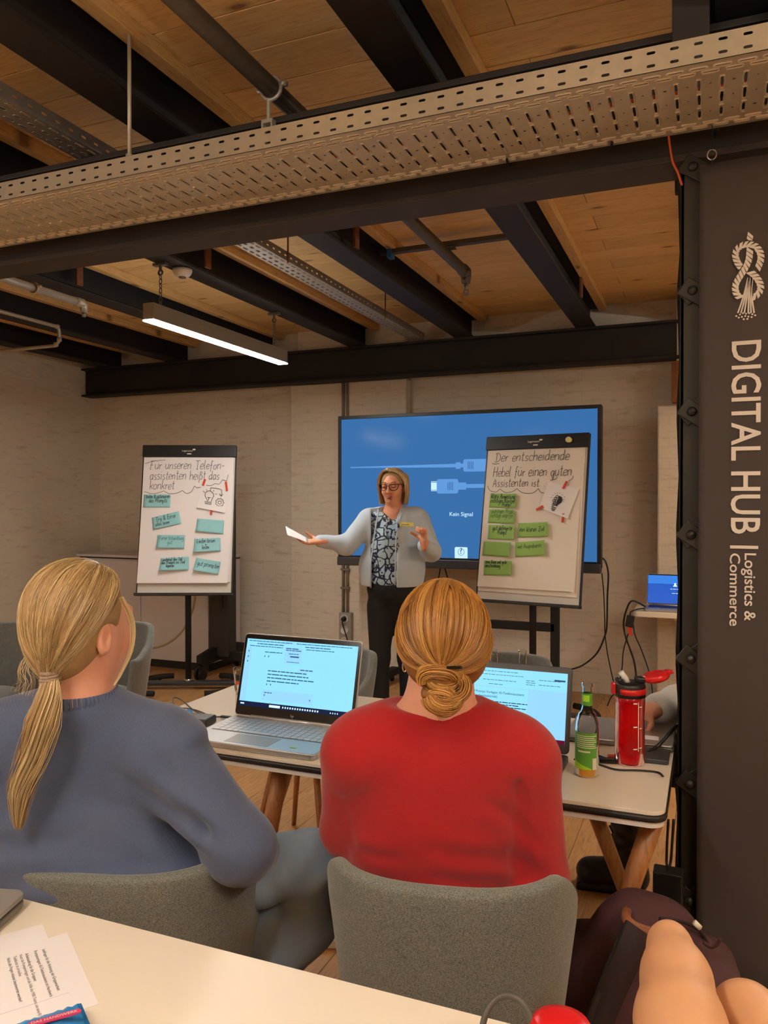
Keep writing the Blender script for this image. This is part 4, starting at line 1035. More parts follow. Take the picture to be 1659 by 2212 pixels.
cable([Vector((a.x+.012, shy+.16, zt+.012))]+cpx([(1366,1298),(1353,1318),(1347,1345),(1349,1365),(1354,1383)], shy-.02)+cpx([(1362,1405),(1370,1430),(1374,1460),(1372,1480),(1368,1520)], shy+.1), .006, 'thick black cable arching from the small laptop over the shelf corner')
cable(cpx([(1358,1367),(1352,1385),(1346,1410),(1344,1440),(1340,1465),(1334,1500),(1330,1530)], shy+.02), .004, 'thin black cable hanging down from the red tag')
cable(cpx([(1368,1350),(1372,1372),(1384,1400),(1396,1432),(1404,1460),(1409,1490),(1411,1530)], shy+.02), .004, 'thin black cable hanging down at the right of the adapter')

# ------------------------------------------------------------------ sideboard and lifting column at the left
sby = 5.5; a = PY(166, 1196, sby); rX = PY(453, 1300, sby).x; zt = PY(230, 1198, sby).z
sb = thing('sideboard', ((a.x+rX)/2, 5.7, 0), 'white sideboard with a curved tan line on its front in the left corner', 'sideboard')
x0 = max(a.x, XL+.01)
MB().b(x0+.03, rX, sby, 5.96, .07, zt-.035).build('body', 'cabinet_white', sb, bev=.004)
MB().b(x0+.06, rX-.03, sby+.03, 5.94, 0.0, .07).build('plinth', 'edge_black', sb)
MB().b(x0+.03, rX, sby+.006, 5.96, zt-.035, zt-.022).build('gap_rail', 'edge_black', sb)
MB().b(x0, rX+.005, sby-.01, 5.97, zt-.022, zt).build('top', 'cabinet_white', sb, bev=.004)
hw = (rX-x0-.03)/2
for k in range(2): MB().b(x0+.033+k*hw, x0+.027+(k+1)*hw, sby-.018, sby-.001, .075, zt-.045).build('door', 'cabinet_white', sb, bev=.003)
cc = PY(313, 1270, sby-.02); rr_ = .52
arc = [(cc.x+rr_*math.cos(t), sby-.019, cc.z+rr_*math.sin(t)) for t in [R(-95+95*k/24) for k in range(25)]]
arc = [p for p in arc if p[0] < rX-.01]
MB().tube(arc, .009, 8).build('curved_trim', 'tan_trim', sb, smooth=True)
p1 = PY(451, 1350, 5.42); p2 = PY(493, 1350, 5.42)
ls = thing('lifting_stand', ((p1.x+p2.x)/2, 5.5, 0), 'black wheeled lifting stand beside the white sideboard', 'stand')
MB().b(p1.x, p2.x, 5.42, 5.54, .16, 1.45).build('column', 'girder_steel', ls, bev=.006)
MB().b(p1.x+.12, p1.x+.135, 5.405, 5.42, .55, .75).build('handle_slot', 'edge_black', ls, bev=.003)
fx = (p1.x+p2.x)/2-.01
prof = [(-.30,.135),(-.30,.20),(-.12,.235),(.20,.235),(.36,.20),(.36,.12),(.30,.115),(.24,.15),(-.2,.11),(-.26,.11)]
MB().prism(prof, (fx-.05, 5.50, 0), (0,1,0), (0,0,1), (1,0,0), .045).build('foot', 'black_steel', ls, bev=.004)
MB().prism(prof, (fx+.55, 5.50, 0), (0,1,0), (0,0,1), (1,0,0), .045).build('foot', 'black_steel', ls, bev=.004)
MB().b(fx-.02, fx+.57, 5.44, 5.5, .13, .2).build('crossbar', 'black_steel', ls, bev=.004)
for xx_ in (fx-.03, fx+.57):
    for yy in (5.23, 5.80):
        MB().cyl((xx_-.03, yy, .052), (xx_-.01, yy, .052), .052, 20).cyl((xx_+.01, yy, .052), (xx_+.03, yy, .052), .052, 20).b(xx_-.01, xx_+.01, yy-.02, yy+.02, .05, .12).build('caster', 'black_plastic', ls, smooth=False, bev=.004)

# ------------------------------------------------------------------ flip charts
def flipchart(c_px, d, nrm, lean, label, size=(.70, 1.13), base='tee'):
    """c_px: pixel of the board's middle; returns root and the writing plane"""
    c = P(*c_px, d); w, h = size; nh = Vector(nrm).normalized(); u = Vector((-nh.y, nh.x, 0)).normalized()
    v = UP*math.cos(lean) - nh*math.sin(lean); n = nh*math.cos(lean) + UP*math.sin(lean)
    o = c - v*h/2
    foot = Vector((c.x, c.y, 0)) - nh*.03
    root = thing('flipchart', foot, label, 'flip chart')
    MB().prism(rrect(-w/2, w/2, 0, h, .008), o - n*.022, u, v, n, .016).build('board', 'white_paint', root)
    for s in (-1, 1): MB().bar(o+u*(s*(w/2+.002))-n*.014, o+u*(s*(w/2+.002))+v*h-n*.014, .008, .026, n).build('side_rail', 'black_plastic', root)
    tb = MB().prism(rrect(-w/2-.008, w/2+.008, h-.085, h+.008, .006), o - n*.026, u, v, n, .042).build('clamp_bar', 'black_plastic', root, bev=.004)
    lg = MB(); add_type(lg, 'Legamaster', -.055, h-.044, o+n*.0172, u, v, width=.085, off=.004); lg.add([o+n*.0172+u*(.036+.012*math.cos(t))+v*(h-.028+.0065*math.sin(t)) for t in [2*math.pi*k/14 for k in range(14)]], [tuple(range(14))])
    lg.rect(-.016, .016, h-.066, h-.058, o+n*.0172, u, v); lg.build('logo', 'banner_print', tb)
    MB().bar(o-u*(w/2+.012)+n*.008-v*.004, o+u*(w/2+.012)+n*.008-v*.004, .06, .02, v).build('pen_tray', 'black_plastic', root, bev=.003)
    top = c - n*.03
    MB().tube([foot+UP*.03, Vector((foot.x, foot.y, .03+(c.z*.98-.03)))], .023, 14).build('pole', 'black_steel', root, smooth=True)
    MB().bar(Vector((foot.x, foot.y, c.z*.98-.05)), top-v*.05-n*.02, .05, .04).build('tilt_joint', 'black_plastic', root, bev=.004)
    return root, (o, u, v, n, w, h, foot, nh)
def legs_tee(root, foot, u, nh):
    mb = MB().bar(foot-u*.40+UP*.045, foot+u*.40+UP*.045, .075, .03); mb.build('base_beam', 'dark_metal', root, bev=.006)
    MB().lathe([(.036,.06),(.034,.075),(.025,.08),(.0,.08)], foot, 20).build('pole_collar', 'chrome', root, smooth=True)
    for s in (-1, 1):
        pts = [foot + u*(s*(.36+.10*(1-(t/.30)**2))) + nh*t + UP*.03 for t in (-.30,-.22,-.12,0,.12,.22,.30)]
        pts = [foot + u*(s*(.16+.26*math.cos(a))) + nh*(.30*math.sin(a)) + UP*.035 for a in [R(-85+170*k/14) for k in range(15)]]
        MB().tube(pts, .021, 10).build('curved_foot', 'black_steel', root, smooth=True)
        for k in (2, -3): MB().cyl(Vector(pts[k])*1-UP*.035, Vector(pts[k])-UP*.005, .014, 10).build('glide', 'black_plastic', root)
fc1, pl1 = flipchart((404, 1121), 5.95, (.397, -.917, 0), R(11), 'flip chart with turquoise sticky notes at the left'); legs_tee(fc1, pl1[6], pl1[1], pl1[7])
fc2, pl2 = flipchart((1148, 1120), 5.16, (-.16, -.987, 0), R(10), 'flip chart with green sticky notes in front of the large screen', (.70, 1.105)); legs_tee(fc2, pl2[6], pl2[1], pl2[7])
def sheet(root, pl, u0, u1, v0, v1, off, curl, mat, name='paper_pad', nseg=10):
    """hanging sheet: lies on the pad at its top, its lower edge stands off by curl"""
    o, u, v, n = pl[:4]; vs = []; fs = []
    for j in range(nseg+1):
        f = j/nseg
        for i in range(7):
            g = i/6; vs.append(o + u*(u0+(u1-u0)*g) + v*(v1+(v0-v1)*f) + n*(off + curl*f**3 + .0015*math.sin(g*5+f*3)))
    for j in range(nseg):
        for i in range(6): k = j*7+i; fs.append((k, k+7, k+8, k+1))
    return mk(name, vs, fs, mat, root, smooth=True)
def on_sheet(f, off, curl): return off + curl*f**3 + .0022
o, u, v, n, w, h = pl1[:6]
MB().prism([(-w/2+.01, .10), (w/2-.012, .088), (w/2-.012, h-.086), (-w/2+.01, h-.086)], o-n*.006, u, v, n, .008).build('paper_stack', 'paper', fc1)
pad1 = sheet(fc1, pl1, -w/2+.004, w/2-.024, .078, h-.086, .003, .02, 'paper')
def map1(zx, zy):                      # close-view coordinates -> sheet plane
    f = (zy-290)/1550.0; l = 180-75*f; r = 1250-65*f; g = (zx-l)/(r-l)
    return (-w1/2+.004 + g*(w1-.028), (h1-.086) + (0.078-(h1-.086))*f)
w1, h1 = w, h
def off1(y): f = ((h1-.086)-y)/((h1-.086)-.078); return .003+.02*max(f,0)**3+.0022
def write(mapf, offf, pl, lines, wd, mat, parent, name='handwriting'):
    o, u, v, n = pl[:4]; mb = MB()
    for (txt, x0, x1, zy, zsize, rise) in lines:
        a = mapf(x0, zy); b = mapf(x1, zy); sz = abs(mapf(x0, zy-zsize)[1]-a[1])
        for p in fit_strokes(txt, a[0], b[0], a[1], sz):
            p = [(x, y+(x-a[0])*rise) for x, y in p]
            mb.ribbon(p, wd, o+n*offf(a[1]), u, v)
    return mb, mb.build(name, mat, parent)
def curves_(mapf, offf, pl, cl, wd, mb):
    o, u, v, n = pl[:4]
    for c in cl:
        pts = catmull([mapf(*p) for p in c], 5); mb.ribbon(pts, wd, o+n*offf(pts[0][1]), u, v)
mb = MB()
for L in [('Für unseren Telefon-', 250, 1160, 440, 62, 0), ('assistenten heißt das', 250, 1100, 570, 62, 0), ('konkret', 250, 545, 692, 58, 0)]:
    a = map1(L[1], L[3]); b = map1(L[2], L[3]); sz = abs(map1(L[1], L[3]-L[4])[1]-a[1])
    for p in fit_strokes(L[0], a[0], b[0], a[1], sz): mb.ribbon(p, .0036, o+n*off1(a[1]), u, v)
curves_(map1, off1, pl1, [[(185,720),(260,745),(350,738),(420,712)], [(420,712),(480,745),(570,742),(645,708)], [(645,708),(690,742),(750,725),(790,650)], [(790,650),(820,672),(870,668)], [(930,640),(990,645),(1040,620)], [(1040,620),(1090,625),(1130,572)], [(1130,572),(1180,580),(1200,510)], [(190,372),(300,340),(440,322)]], .0034, mb)
mb.build('handwriting', 'ink', pad1)
o2, u2, v2, n2_, w2, h2 = pl2[:6]
MB().prism([(-w2/2+.006, .06), (w2/2-.02, .055), (w2/2-.02, h2-.086), (-w2/2+.006, h2-.086)], o2-n2_*.006, u2, v2, n2_, .008).build('paper_stack', 'paper_warm', fc2)
pad2 = sheet(fc2, pl2, -w2/2+.006, w2/2-.03, .088, h2-.086, .003, .012, 'paper_warm')
def map2(zx, zy):
    g = .5
    for _ in range(4):
        tp = 270-25*g; bt = 1905+70*g; f = (zy-tp)/(bt-tp); l = 195-70*f; r = 1388-95*f; g = (zx-l)/(r-l)
    return (-w2/2+.006 + g*(w2-.036), (h2-.086) + (.088-(h2-.086))*f)
def off2(y): f = ((h2-.086)-y)/((h2-.086)-.088); return .003+.012*max(f,0)**3+.0022
mb = MB()
for L in [('Der entscheidende', 290, 1215, 408, 62), ('Hebel für einen guten', 270, 1250, 592, 66), ('Assistenten ist...', 275, 945, 715, 56)]:
    a = map2(L[1], L[3]); b = map2(L[2], L[3]-10); sz = abs(map2(L[1], L[3]-L[4])[1]-a[1])
    for p in fit_strokes(L[0], a[0], b[0], a[1], sz): mb.ribbon(p, .0036, o2+n2_*off2(a[1]), u2, v2)
curves_(map2, off2, pl2, [[(205,700),(240,760),(320,778),(372,742)], [(372,742),(440,785),(530,775),(585,740)], [(585,740),(660,790),(780,795),(855,742)], [(855,742),(880,785),(925,798)], [(1015,600),(1030,635),(1060,628),(1080,600)], [(1268,595),(1262,625),(1215,655)], [(255,428),(300,438),(350,430)]], .0034, mb)
mb.build('handwriting', 'ink', pad2)
# drawings taped on the sheets
def quad_grid(corners, pl, mapf, offf, lift, nseg=6, extra=.001):
    """sheet of paper or sticky note; corners TL TR BR BL in close-view coordinates, lift(g, f) stands off the pad"""
    o, u, v, n = pl[:4]; c = [np.array(mapf(*p)) for p in corners]; vs = []; fs = []
    for j in range(nseg+1):
        for i in range(nseg+1):
            g, f = i/nseg, j/nseg; q = (c[0]*(1-g)+c[1]*g)*(1-f) + (c[3]*(1-g)+c[2]*g)*f
            vs.append(o + u*q[0] + v*q[1] + n*(offf(q[1]) + extra + lift(g, f)))
    for j in range(nseg):
        for i in range(nseg): k = j*(nseg+1)+i; fs.append((k, k+nseg+1, k+nseg+2, k+1))
    return vs, fs
def strip_px(mb, pts, wz, pl, mapf, off):
    o, u, v, n = pl[:4]; p = [mapf(*q) for q in pts]; mb.ribbon(p, wz, o+n*off, u, v)
def tape_part(root, a, b, pl, mapf, offf):
    mb = MB(); strip_px(mb, [a, b], .0165, pl, mapf, offf(mapf(*a)[1])+.009); ob = mb.build('tape', 'red_tape', root); solidify(ob, .0008); return ob
d1 = thing('taped_drawing', pl1[0]+pl1[2]*.8+pl1[3]*.01, 'white sheet with a light bulb and gear drawing on the turquoise flip chart', 'drawing')
vs, fs = quad_grid([(868,655),(1190,668),(1158,988),(820,922)], pl1, map1, off1, lambda g, f: .002+.010*f**3); mk('sheet', vs, fs, 'paper', d1, smooth=True)
for a, b in (((922,570),(895,648)), ((1172,598),(1186,716)), ((1004,918),(990,1006))): tape_part(d1, a, b, pl1, map1, off1)
mb = MB(); ofs = off1(map1(1000,800)[1])+.0085
def dr(pts, wd=.0036): mb.ribbon(catmull([map1(*p) for p in pts], 5), wd, pl1[0]+pl1[3]*ofs, pl1[1], pl1[2])
dr([(945,850),(942,820),(922,780),(925,740),(955,718),(990,720),(1018,745),(1024,780),(1004,815),(995,850)]); dr([(912,848),(998,858)]); dr([(914,862),(998,872)]); dr([(918,876),(994,884)]); dr([(935,890),(970,896)]); dr([(958,840),(962,800),(948,795)]); dr([(962,800),(985,800)])
dr([(985,715),(985,690),(1000,678),(1060,684),(1112,698),(1122,715),(1116,775)]); dr([(1095,750),(1114,776),(1136,754)])
for a, b in (((900,715),(915,738)), ((938,698),(944,714)), ((1030,708),(1020,724)), ((1062,752),(1044,758))): dr([a, b])
gc = (1096, 860); gp = []
for k in range(36):
    rr = 52 if (k % 4) < 2 else 40; gp.append((gc[0]+rr*math.cos(2*math.pi*k/36), gc[1]+rr*1.05*math.sin(2*math.pi*k/36)))
mb.ribbon([map1(*p) for p in gp+gp[:1]], .0036, pl1[0]+pl1[3]*ofs, pl1[1], pl1[2]); dr([(gc[0]+20*math.cos(2*math.pi*k/12), gc[1]+21*math.sin(2*math.pi*k/12)) for k in range(13)])
mb.build('line_drawing', 'ink_black', d1)
d2 = thing('taped_drawing', pl2[0]+pl2[2]*.75+pl2[3]*.01, 'white sheet with a black light bulb drawing on the green flip chart', 'drawing')
vs, fs = quad_grid([(975,665),(1345,752),(1215,1112),(868,972)], pl2, map2, off2, lambda g, f: .002+.010*(g*f)**2); mk('sheet', vs, fs, 'paper', d2, smooth=True)
for a, b in (((1202,660),(1158,752)), ((838,1005),(920,958)), ((1168,1048),(1154,1156))): tape_part(d2, a, b, pl2, map2, off2)
mb = MB(); ofs2 = off2(map2(1080,900)[1])+.0085
def dr2(pts, wd=.0045): mb.ribbon(catmull([map2(*p) for p in pts], 5), wd, pl2[0]+pl2[3]*ofs2, pl2[1], pl2[2])
pol = [map2(*p) for p in [(1112,835),(1140,850),(1150,885),(1135,920),(1100,940),(1082,965),(1068,955),(1090,900)]]
mb.add([pl2[0]+pl2[3]*ofs2+pl2[1]*a+pl2[2]*b for a, b in pol], [tuple(range(len(pol)))])
for c_ in [(1088,845),(1066,870),(1076,895),(1050,895),(1058,925),(1048,940)]: dr2([(c_[0]+16*math.cos(t), c_[1]+15*math.sin(t)) for t in [2*math.pi*k/8 for k in range(9)]], .004)
for a, b in (((1022,965),(1076,985)), ((1018,985),(1068,1003)), ((1022,1003),(1056,1016))): dr2([a, b], .006)
for a, b in (((1060,800),(1064,812)), ((1092,795),(1092,808)), ((1126,798),(1120,810)), ((1034,822),(1042,832)), ((1154,820),(1146,830)), ((1182,848),(1168,852)), ((1176,884),(1164,880)), ((1172,912),(1162,906)), ((1012,852),(1026,858))): dr2([a, b], .003)
mb.build('line_drawing', 'ink_black', d2)
# sticky notes
def note(pl, mapf, offf, corners, lines, label, mat, inkm, group, curl=.02, side=0):
    c0 = mapf(*corners[0]); root = thing('sticky_note', pl[0]+pl[1]*c0[0]+pl[2]*c0[1], label, 'sticky note', group=group)
    lf = (lambda g, f: curl*f**2*(1-.75*g)) if side == 0 else (lambda g, f: curl*g**3 + .002*math.sin(g*14))
    vs, fs = quad_grid(corners, pl, mapf, offf, lf, 8, .0012); ob = mk('paper', vs, fs, mat, root, smooth=True); solidify(ob, .0004)
    cs = [np.array(mapf(*p)) for p in corners]; U_ = cs[1]-cs[0]; V2 = cs[0]-cs[3]; W = np.linalg.norm(U_); H = np.linalg.norm(V2)
    mb = MB(); o, u, v, n = pl[:4]
    for (t, gx0, gx1, fy, s) in lines:
        for p in fit_strokes(t, gx0*W, gx1*W, (1-fy)*H, s*H, jit=.45):
            q3 = []
            for (a, b) in p:
                g, f = a/W, 1-b/H; q = (cs[0]*(1-g)+cs[1]*g)*(1-f) + (cs[3]*(1-g)+cs[2]*g)*f
                q3.append((q[0], q[1], lf(g, f)))
            for a, b in zip(q3[:-1], q3[1:]):
                dx, dy = b[0]-a[0], b[1]-a[1]; L = math.hypot(dx, dy) or 1; nx_, ny_ = -dy/L*.0016, dx/L*.0016
                z_ = offf(a[1])+.0022
                mb.add([o+u*(a[0]+nx_)+v*(a[1]+ny_)+n*(z_+a[2]), o+u*(a[0]-nx_)+v*(a[1]-ny_)+n*(z_+a[2]), o+u*(b[0]-nx_)+v*(b[1]-ny_)+n*(z_+b[2]), o+u*(b[0]+nx_)+v*(b[1]+ny_)+n*(z_+b[2])], [(0,1,2,3)])
    if mb.v: mb.build('handwriting', inkm, root)
    return root
g1 = 'turquoise notes on the left flip chart'; g2 = 'green notes on the right flip chart'
N1 = [([(182,760),(502,758),(496,918),(172,918)], [('teilen & optimieren', .08,.98,.28,.16), ('des Prompts', .2,.9,.62,.18)], 'topmost left turquoise note, reading teilen and optimieren des Prompts', 'ink_black', .004),
 ([(275,1045),(600,965),(630,1118),(298,1192)], [('Try & Error', .13,.88,.42,.2), ('alles lesen', .1,.6,.80,.15)], 'tilted turquoise note with a ringed word, reading Try and Error', 'ink_black', .012),
 ([(822,1055),(1146,1080),(1136,1248),(806,1212)], [('..', .4,.6,.5,.1)], 'almost blank turquoise note below the bulb drawing', 'ink_faint', .016),
 ([(345,1258),(675,1260),(668,1424),(338,1418)], [('Ferner Entwicklung', .08,.95,.36,.16), ('gut', .38,.56,.68,.16)], 'turquoise note with faint writing in the left column, below the tilted one', 'ink_faint', .022),
 ([(790,1305),(1098,1292),(1106,1455),(784,1472)], [('Laufen lassen', .1,.8,.32,.17), ('+', .4,.48,.55,.13), ('testen', .3,.58,.80,.17)], 'turquoise note in the right column, reading Laufen lassen and testen', 'ink_black', .030),
 ([(385,1540),(720,1520),(724,1682),(380,1694)], [('nochmal den Teil', .08,.78,.26,.14), ('den Prompts ins Tool', .05,.88,.5,.14), ('kopieren', .22,.5,.76,.14)], 'lowest turquoise note in the left column with three lines of writing', 'ink_black', .035),
 ([(810,1535),(1105,1585),(1075,1740),(780,1690)], [('gut prompten', .1,.98,.55,.2)], 'lowest turquoise note in the right column, reading gut prompten', 'ink_black', .032)]
for c_, ln, lab, ik, cu in N1: rt = note(pl1, map1, off1, c_, ln, lab, 'teal_note', ik, g1, cu)
N2 = [([(248,795),(598,808),(584,978),(235,965)], [('klare Anweisung', .05,.97,.36,.2), ('richtiger Kontext', .05,.97,.66,.18), ('Prompt', .48,.85,.9,.17)], 'top green note with three dark lines, reading klare Anweisung', 'ink_black'),
 ([(242,988),(572,998),(576,1168),(228,1152)], [('Richtiger Prom', .1,.95,.28,.18), ('richtige Begriffe', .08,.95,.58,.18)], 'second green note from the top with two faint lines', 'ink_faint_green'),
 ([(242,1176),(588,1186),(580,1362),(236,1345)], [('gut definierter', .16,.92,.36,.18), ('Prompt', .34,.7,.64,.18)], 'third green note from the top, reading gut definierter Prompt', 'ink_black'),
 ([(618,1158),(985,1150),(988,1326),(614,1328)], [('ein klares Ziel', .06,.9,.6,.18)], 'upper green note in the right column, reading ein klares Ziel', 'ink_black'),
 ([(184,1372),(546,1392),(524,1568),(172,1538)], [], 'blank green note in the left column', 'ink_faint_green'),
 ([(584,1388),(950,1366),(966,1548),(592,1562)], [('viel Ausprobieren', .08,.88,.44,.16)], 'lower green note in the right column with one faint line', 'ink_faint_green'),
 ([(202,1602),(562,1612),(556,1784),(200,1774)], [('eine klare und gute', .06,.82,.2,.14), ('Beschreibung', .05,.6,.46,.15)], 'lowest green note with two small lines of dark writing', 'ink_black')]
for c_, ln, lab, ik in N2: note(pl2, map2, off2, c_, ln, lab, 'green_note', ik, g2, .020, 1)
for cpt, rr, m, lab in (((1176,160), .019, 'white_plastic', 'white round magnet on the right flip chart clamp bar'), ((1192,168), .017, 'yellow_note', 'pale yellow round magnet overlapping the white one')):
    px_, py_ = 1010+cpt[0]*.18536, 920+cpt[1]*.18536
    cpos = P(px_, py_, 5.16); oo = pl2[0]; nn = pl2[3]; v_, f_ = _ray(px_, py_); C0 = Vector((0,0,CAM_H)); tt = ((oo+nn*.0165-C0).dot(nn))/v_.dot(nn); q = C0+v_*tt
    base = 0.0 if m == 'white_plastic' else .0062
    tag(MB().lathe([(rr,base),(rr,base+.005),(rr*.85,base+.006),(0,base+.006)], q, 20, nn).build('magnet', m, smooth=True), lab, 'magnet')
# ------------------------------------------------------------------ tub chairs
def chair_shell(w=.235, d=.24, zr=.783, za=.65, zs=.42):
    """wrap-round shell in local coordinates, seat middle at the origin, facing +Y"""
    na, nzv = 44, 12; vs = []; fs = []
    for i in range(na+1):
        th = R(-118+236*i/na); s, c = math.sin(th), math.cos(th)
        ex = 2/2.7; ux = math.copysign(abs(s)**ex, s); uy = -math.copysign(abs(c)**ex, c)
        k = min(1, max(0, (abs(math.degrees(th))-52)/58)); k = k*k*(3-2*k)
        top = zr + (za-zr)*k
        for j in range(nzv+1):
            f = j/nzv; z = zs-.05 + (top-zs+.05)*f
            sc = .84+.16*min(1, f*1.15)**.8 + .02*f*f
            vs.append((ux*w*sc, uy*d*sc - .03*f, z))
    m = nzv+1
    for i in range(na):
        for j in range(nzv): k = i*m+j; fs.append((k, k+m, k+m+1, k+1))
    return vs, fs
def make_chair(label, mat, group, leg_mat='white_plastic'):
    root = thing('tub_chair', (0,0,0), label, 'chair', group=group)
    vs, fs = chair_shell(); o = mk('shell', vs, fs, mat, root, smooth=True, local=True)
    m = o.modifiers.new('solid', 'SOLIDIFY'); m.thickness = .032; m.offset = 0
    b = o.modifiers.new('round', 'BEVEL'); b.width = .012; b.segments = 3; b.limit_method = 'ANGLE'; b.angle_limit = R(50)
    MB().lathe([(0,.375),(.15,.375),(.19,.39),(.205,.42),(.195,.455),(.15,.475),(0,.48)], (0,.01,0), 28).build('seat_cushion', mat, root, smooth=True, local=True)
    if leg_mat == 'leg_wood':
        for k in range(4): a = R(45+90*k); MB().tube([(.13*math.cos(a), .01+.13*math.sin(a), .385), (.23*math.cos(a), .01+.23*math.sin(a), 0)], [.015,.010], 8).build('leg', leg_mat, root, smooth=True, local=True)
        return root
    MB().cyl((0,.01,.10), (0,.01,.38), .022, 14).build('seat_post', leg_mat, root, smooth=True, local=True)
    for k in range(4):
        a = R(45+90*k); MB().bar((.02*math.cos(a), .01+.02*math.sin(a), .10), (.26*math.cos(a), .01+.26*math.sin(a), .03), .05, .03).build('leg', leg_mat, root, bev=.006, local=True)
    return root
gc_ = 'grey tub chairs around the tables'
ch0 = make_chair('grey felt tub chair under the woman in the red pullover', 'felt', gc_)
ch0.location = (-.462, 1.487, 0); ch0.rotation_euler.z = R(12); ch0.scale = (.92, .95, 1)
def put_chair(src, loc, rz, label, scale=1.0):
    c = copy_tree(src); c.location = loc; c.rotation_euler.z = R(rz); c['label'] = label
    if scale != 1: c.scale = (scale, scale, 1)
    return c
cb = put_chair(ch0, (-1.125, 1.377, 0), 16, 'grey felt tub chair under the woman in the blue pullover'); cb.scale = (1, .95, .935)
ch1 = make_chair('grey velvet tub chair behind the ponytail, nearer the flip chart', 'velvet', gc_, 'leg_wood')
ch1.location = (-2.84, 3.10, 0); ch1.rotation_euler.z = R(200)
put_chair(ch1, (-3.33, 2.86, 0), 205, 'grey velvet tub chair at the left edge of the picture')
put_chair(ch1, (-1.525, 2.88, 0), 178, 'grey velvet tub chair behind the silver laptop')
put_chair(ch1, (-.80, 3.02, 0), 186, 'grey velvet tub chair behind the dark laptop')
put_chair(ch1, (.40, 2.78, 0), 92, 'grey velvet tub chair hidden behind the lattice column')

# ------------------------------------------------------------------ tables
TH = .74
def table(x0, x1, y0, y1, label, legs):
    root = thing('table', ((x0+x1)/2, (y0+y1)/2, 0), label, 'table')
    MB().prism(rrect(x0, x1, y0, y1, .035), (0,0,TH-.009), (1,0,0), (0,1,0), (0,0,1), .009).build('tabletop', 'table_white', root, bev=.001)
    MB().prism(rrect(x0-.004, x1+.004, y0-.004, y1+.004, .038), (0,0,TH-.025), (1,0,0), (0,1,0), (0,0,1), .0155).build('edge_band', 'edge_black', root, bev=.005)
    MB().prism(rrect(x0+.002, x1-.002, y0+.002, y1-.002, .034), (0,0,TH-.038), (1,0,0), (0,1,0), (0,0,1), .0125).build('under_plate', 'white_plastic', root, bev=.001)
    for a, b in legs: MB().tube([a, (Vector(a)*.6+Vector(b)*.4), b], [.024,.0225,.017], 10).build('leg', 'leg_wood', root, smooth=True)
    return root
zl = TH-.04
table(-1.63, -.085, 1.815, 2.515, 'white table with black edge and wooden legs carrying the two open laptops',
      [((-.11,1.9,zl),(-.33,1.9,0)), ((-.395,2.42,zl),(-.12,2.42,0)), ((-1.09,1.9,zl),(-1.225,1.9,0)), ((-1.29,2.42,zl),(-1.53,2.42,0))])
table(-1.75, -.10, .30, 1.005, 'white table in the foreground with the papers',
      [((-.25,.9,zl),(-.35,.9,0)), ((-.25,.4,zl),(-.35,.4,0)), ((-1.6,.9,zl),(-1.5,.9,0)), ((-1.6,.4,zl),(-1.5,.4,0))])
o = MB().bar((-1.35,2.20,.0175), (-.33,2.535,.0175), .10, .033).build('floor_bar', 'white_plastic', bev=.006); tag(o, 'flat white bar lying on the floor under the laptop table', 'bar')

# ------------------------------------------------------------------ laptops on the table
rn = random.Random(11)
lp1, dsp, (o_, u_, v_, n_, l, r, bt, tp) = laptop('laptop', -1.365, -.955, 1.83, 2.088, TH, R(15), .254, 'silver laptop with a pale blue chat page between the two women', 'silver', 'black_gloss', 'scr_cyan', (.012,.012,.017,.03), 'silver_key', 17)
W, H = r-l, tp-bt
def fx(g): return l+W*g
def fy(g): return tp-H*g
o1 = o_+n_*.0003; o2_ = o_+n_*.0006
m = MB().rect(l, r, fy(1), fy(.93), o1, u_, v_); m.build('taskbar', 'scr_bar', dsp)
m = MB().rect(fx(.32), fx(.72), fy(.31), fy(.05), o1, u_, v_) if False else MB().rect(fx(.36), fx(.52), fy(.33), fy(.09), o1, u_, v_)
m.rect(fx(.20), fx(.66), fy(.89), fy(.74), o1, u_, v_).rect(fx(.50), fx(.64), fy(.43), fy(.39), o1, u_, v_).rect(l, fx(.055), fy(.93), fy(.13), o1, u_, v_).rect(fx(.34), fx(.44), fy(.045), fy(.01), o1, u_, v_); m.build('page_panels', 'scr_mid', dsp)['kind'] = 'stuff'
m = MB()
for g0, g1, yy, hh in ((.02,.42,.035,.012), (.46,.95,.035,.012), (.10,.36,.075,.014), (.54,.78,.075,.014), (.03,.34,.11,.012), (.55,.80,.11,.012), (.18,.34,.19,.014), (.37,.50,.115,.016), (.37,.51,.14,.014), (.40,.50,.19,.012), (.39,.5,.31,.01),
                      (.52,.63,.415,.016), (.23,.58,.465,.017), (.23,.60,.515,.017), (.23,.66,.565,.017), (.23,.52,.615,.017), (.22,.29,.785,.014)):
    word_rows(m, fx(g0), fx(g1), fy(yy), H*hh*1.6, o2_, u_, v_, rn, .2)
m.rect(fx(.415), fx(.495), fy(.235), fy(.215), o2_, u_, v_)
for g, yy in ((.18,.26), (.215,.26), (.23,.67), (.265,.67), (.025,.2), (.025,.28), (.025,.35), (.22,.83), (.63,.84)): m.rect(fx(g), fx(g)+.003, fy(yy), fy(yy)+.005, o2_, u_, v_)
m.build('screen_print', 'scr_ink', dsp)['kind'] = 'stuff'
m = MB().rect(fx(.28), fx(.38), fy(.985), fy(.95), o2_, u_, v_)
for k in range(15): m.rect(fx(.40+.022*k), fx(.40+.022*k)+.0045, fy(.98), fy(.955), o2_, u_, v_)
for k in range(4): m.rect(fx(.82+.02*k), fx(.82+.02*k)+.003, fy(.98), fy(.96), o2_, u_, v_)
m.rect(fx(.015), fx(.05), fy(.975), fy(.955), o2_, u_, v_); m.build('taskbar_icons', 'scr_white', dsp)['kind'] = 'stuff'
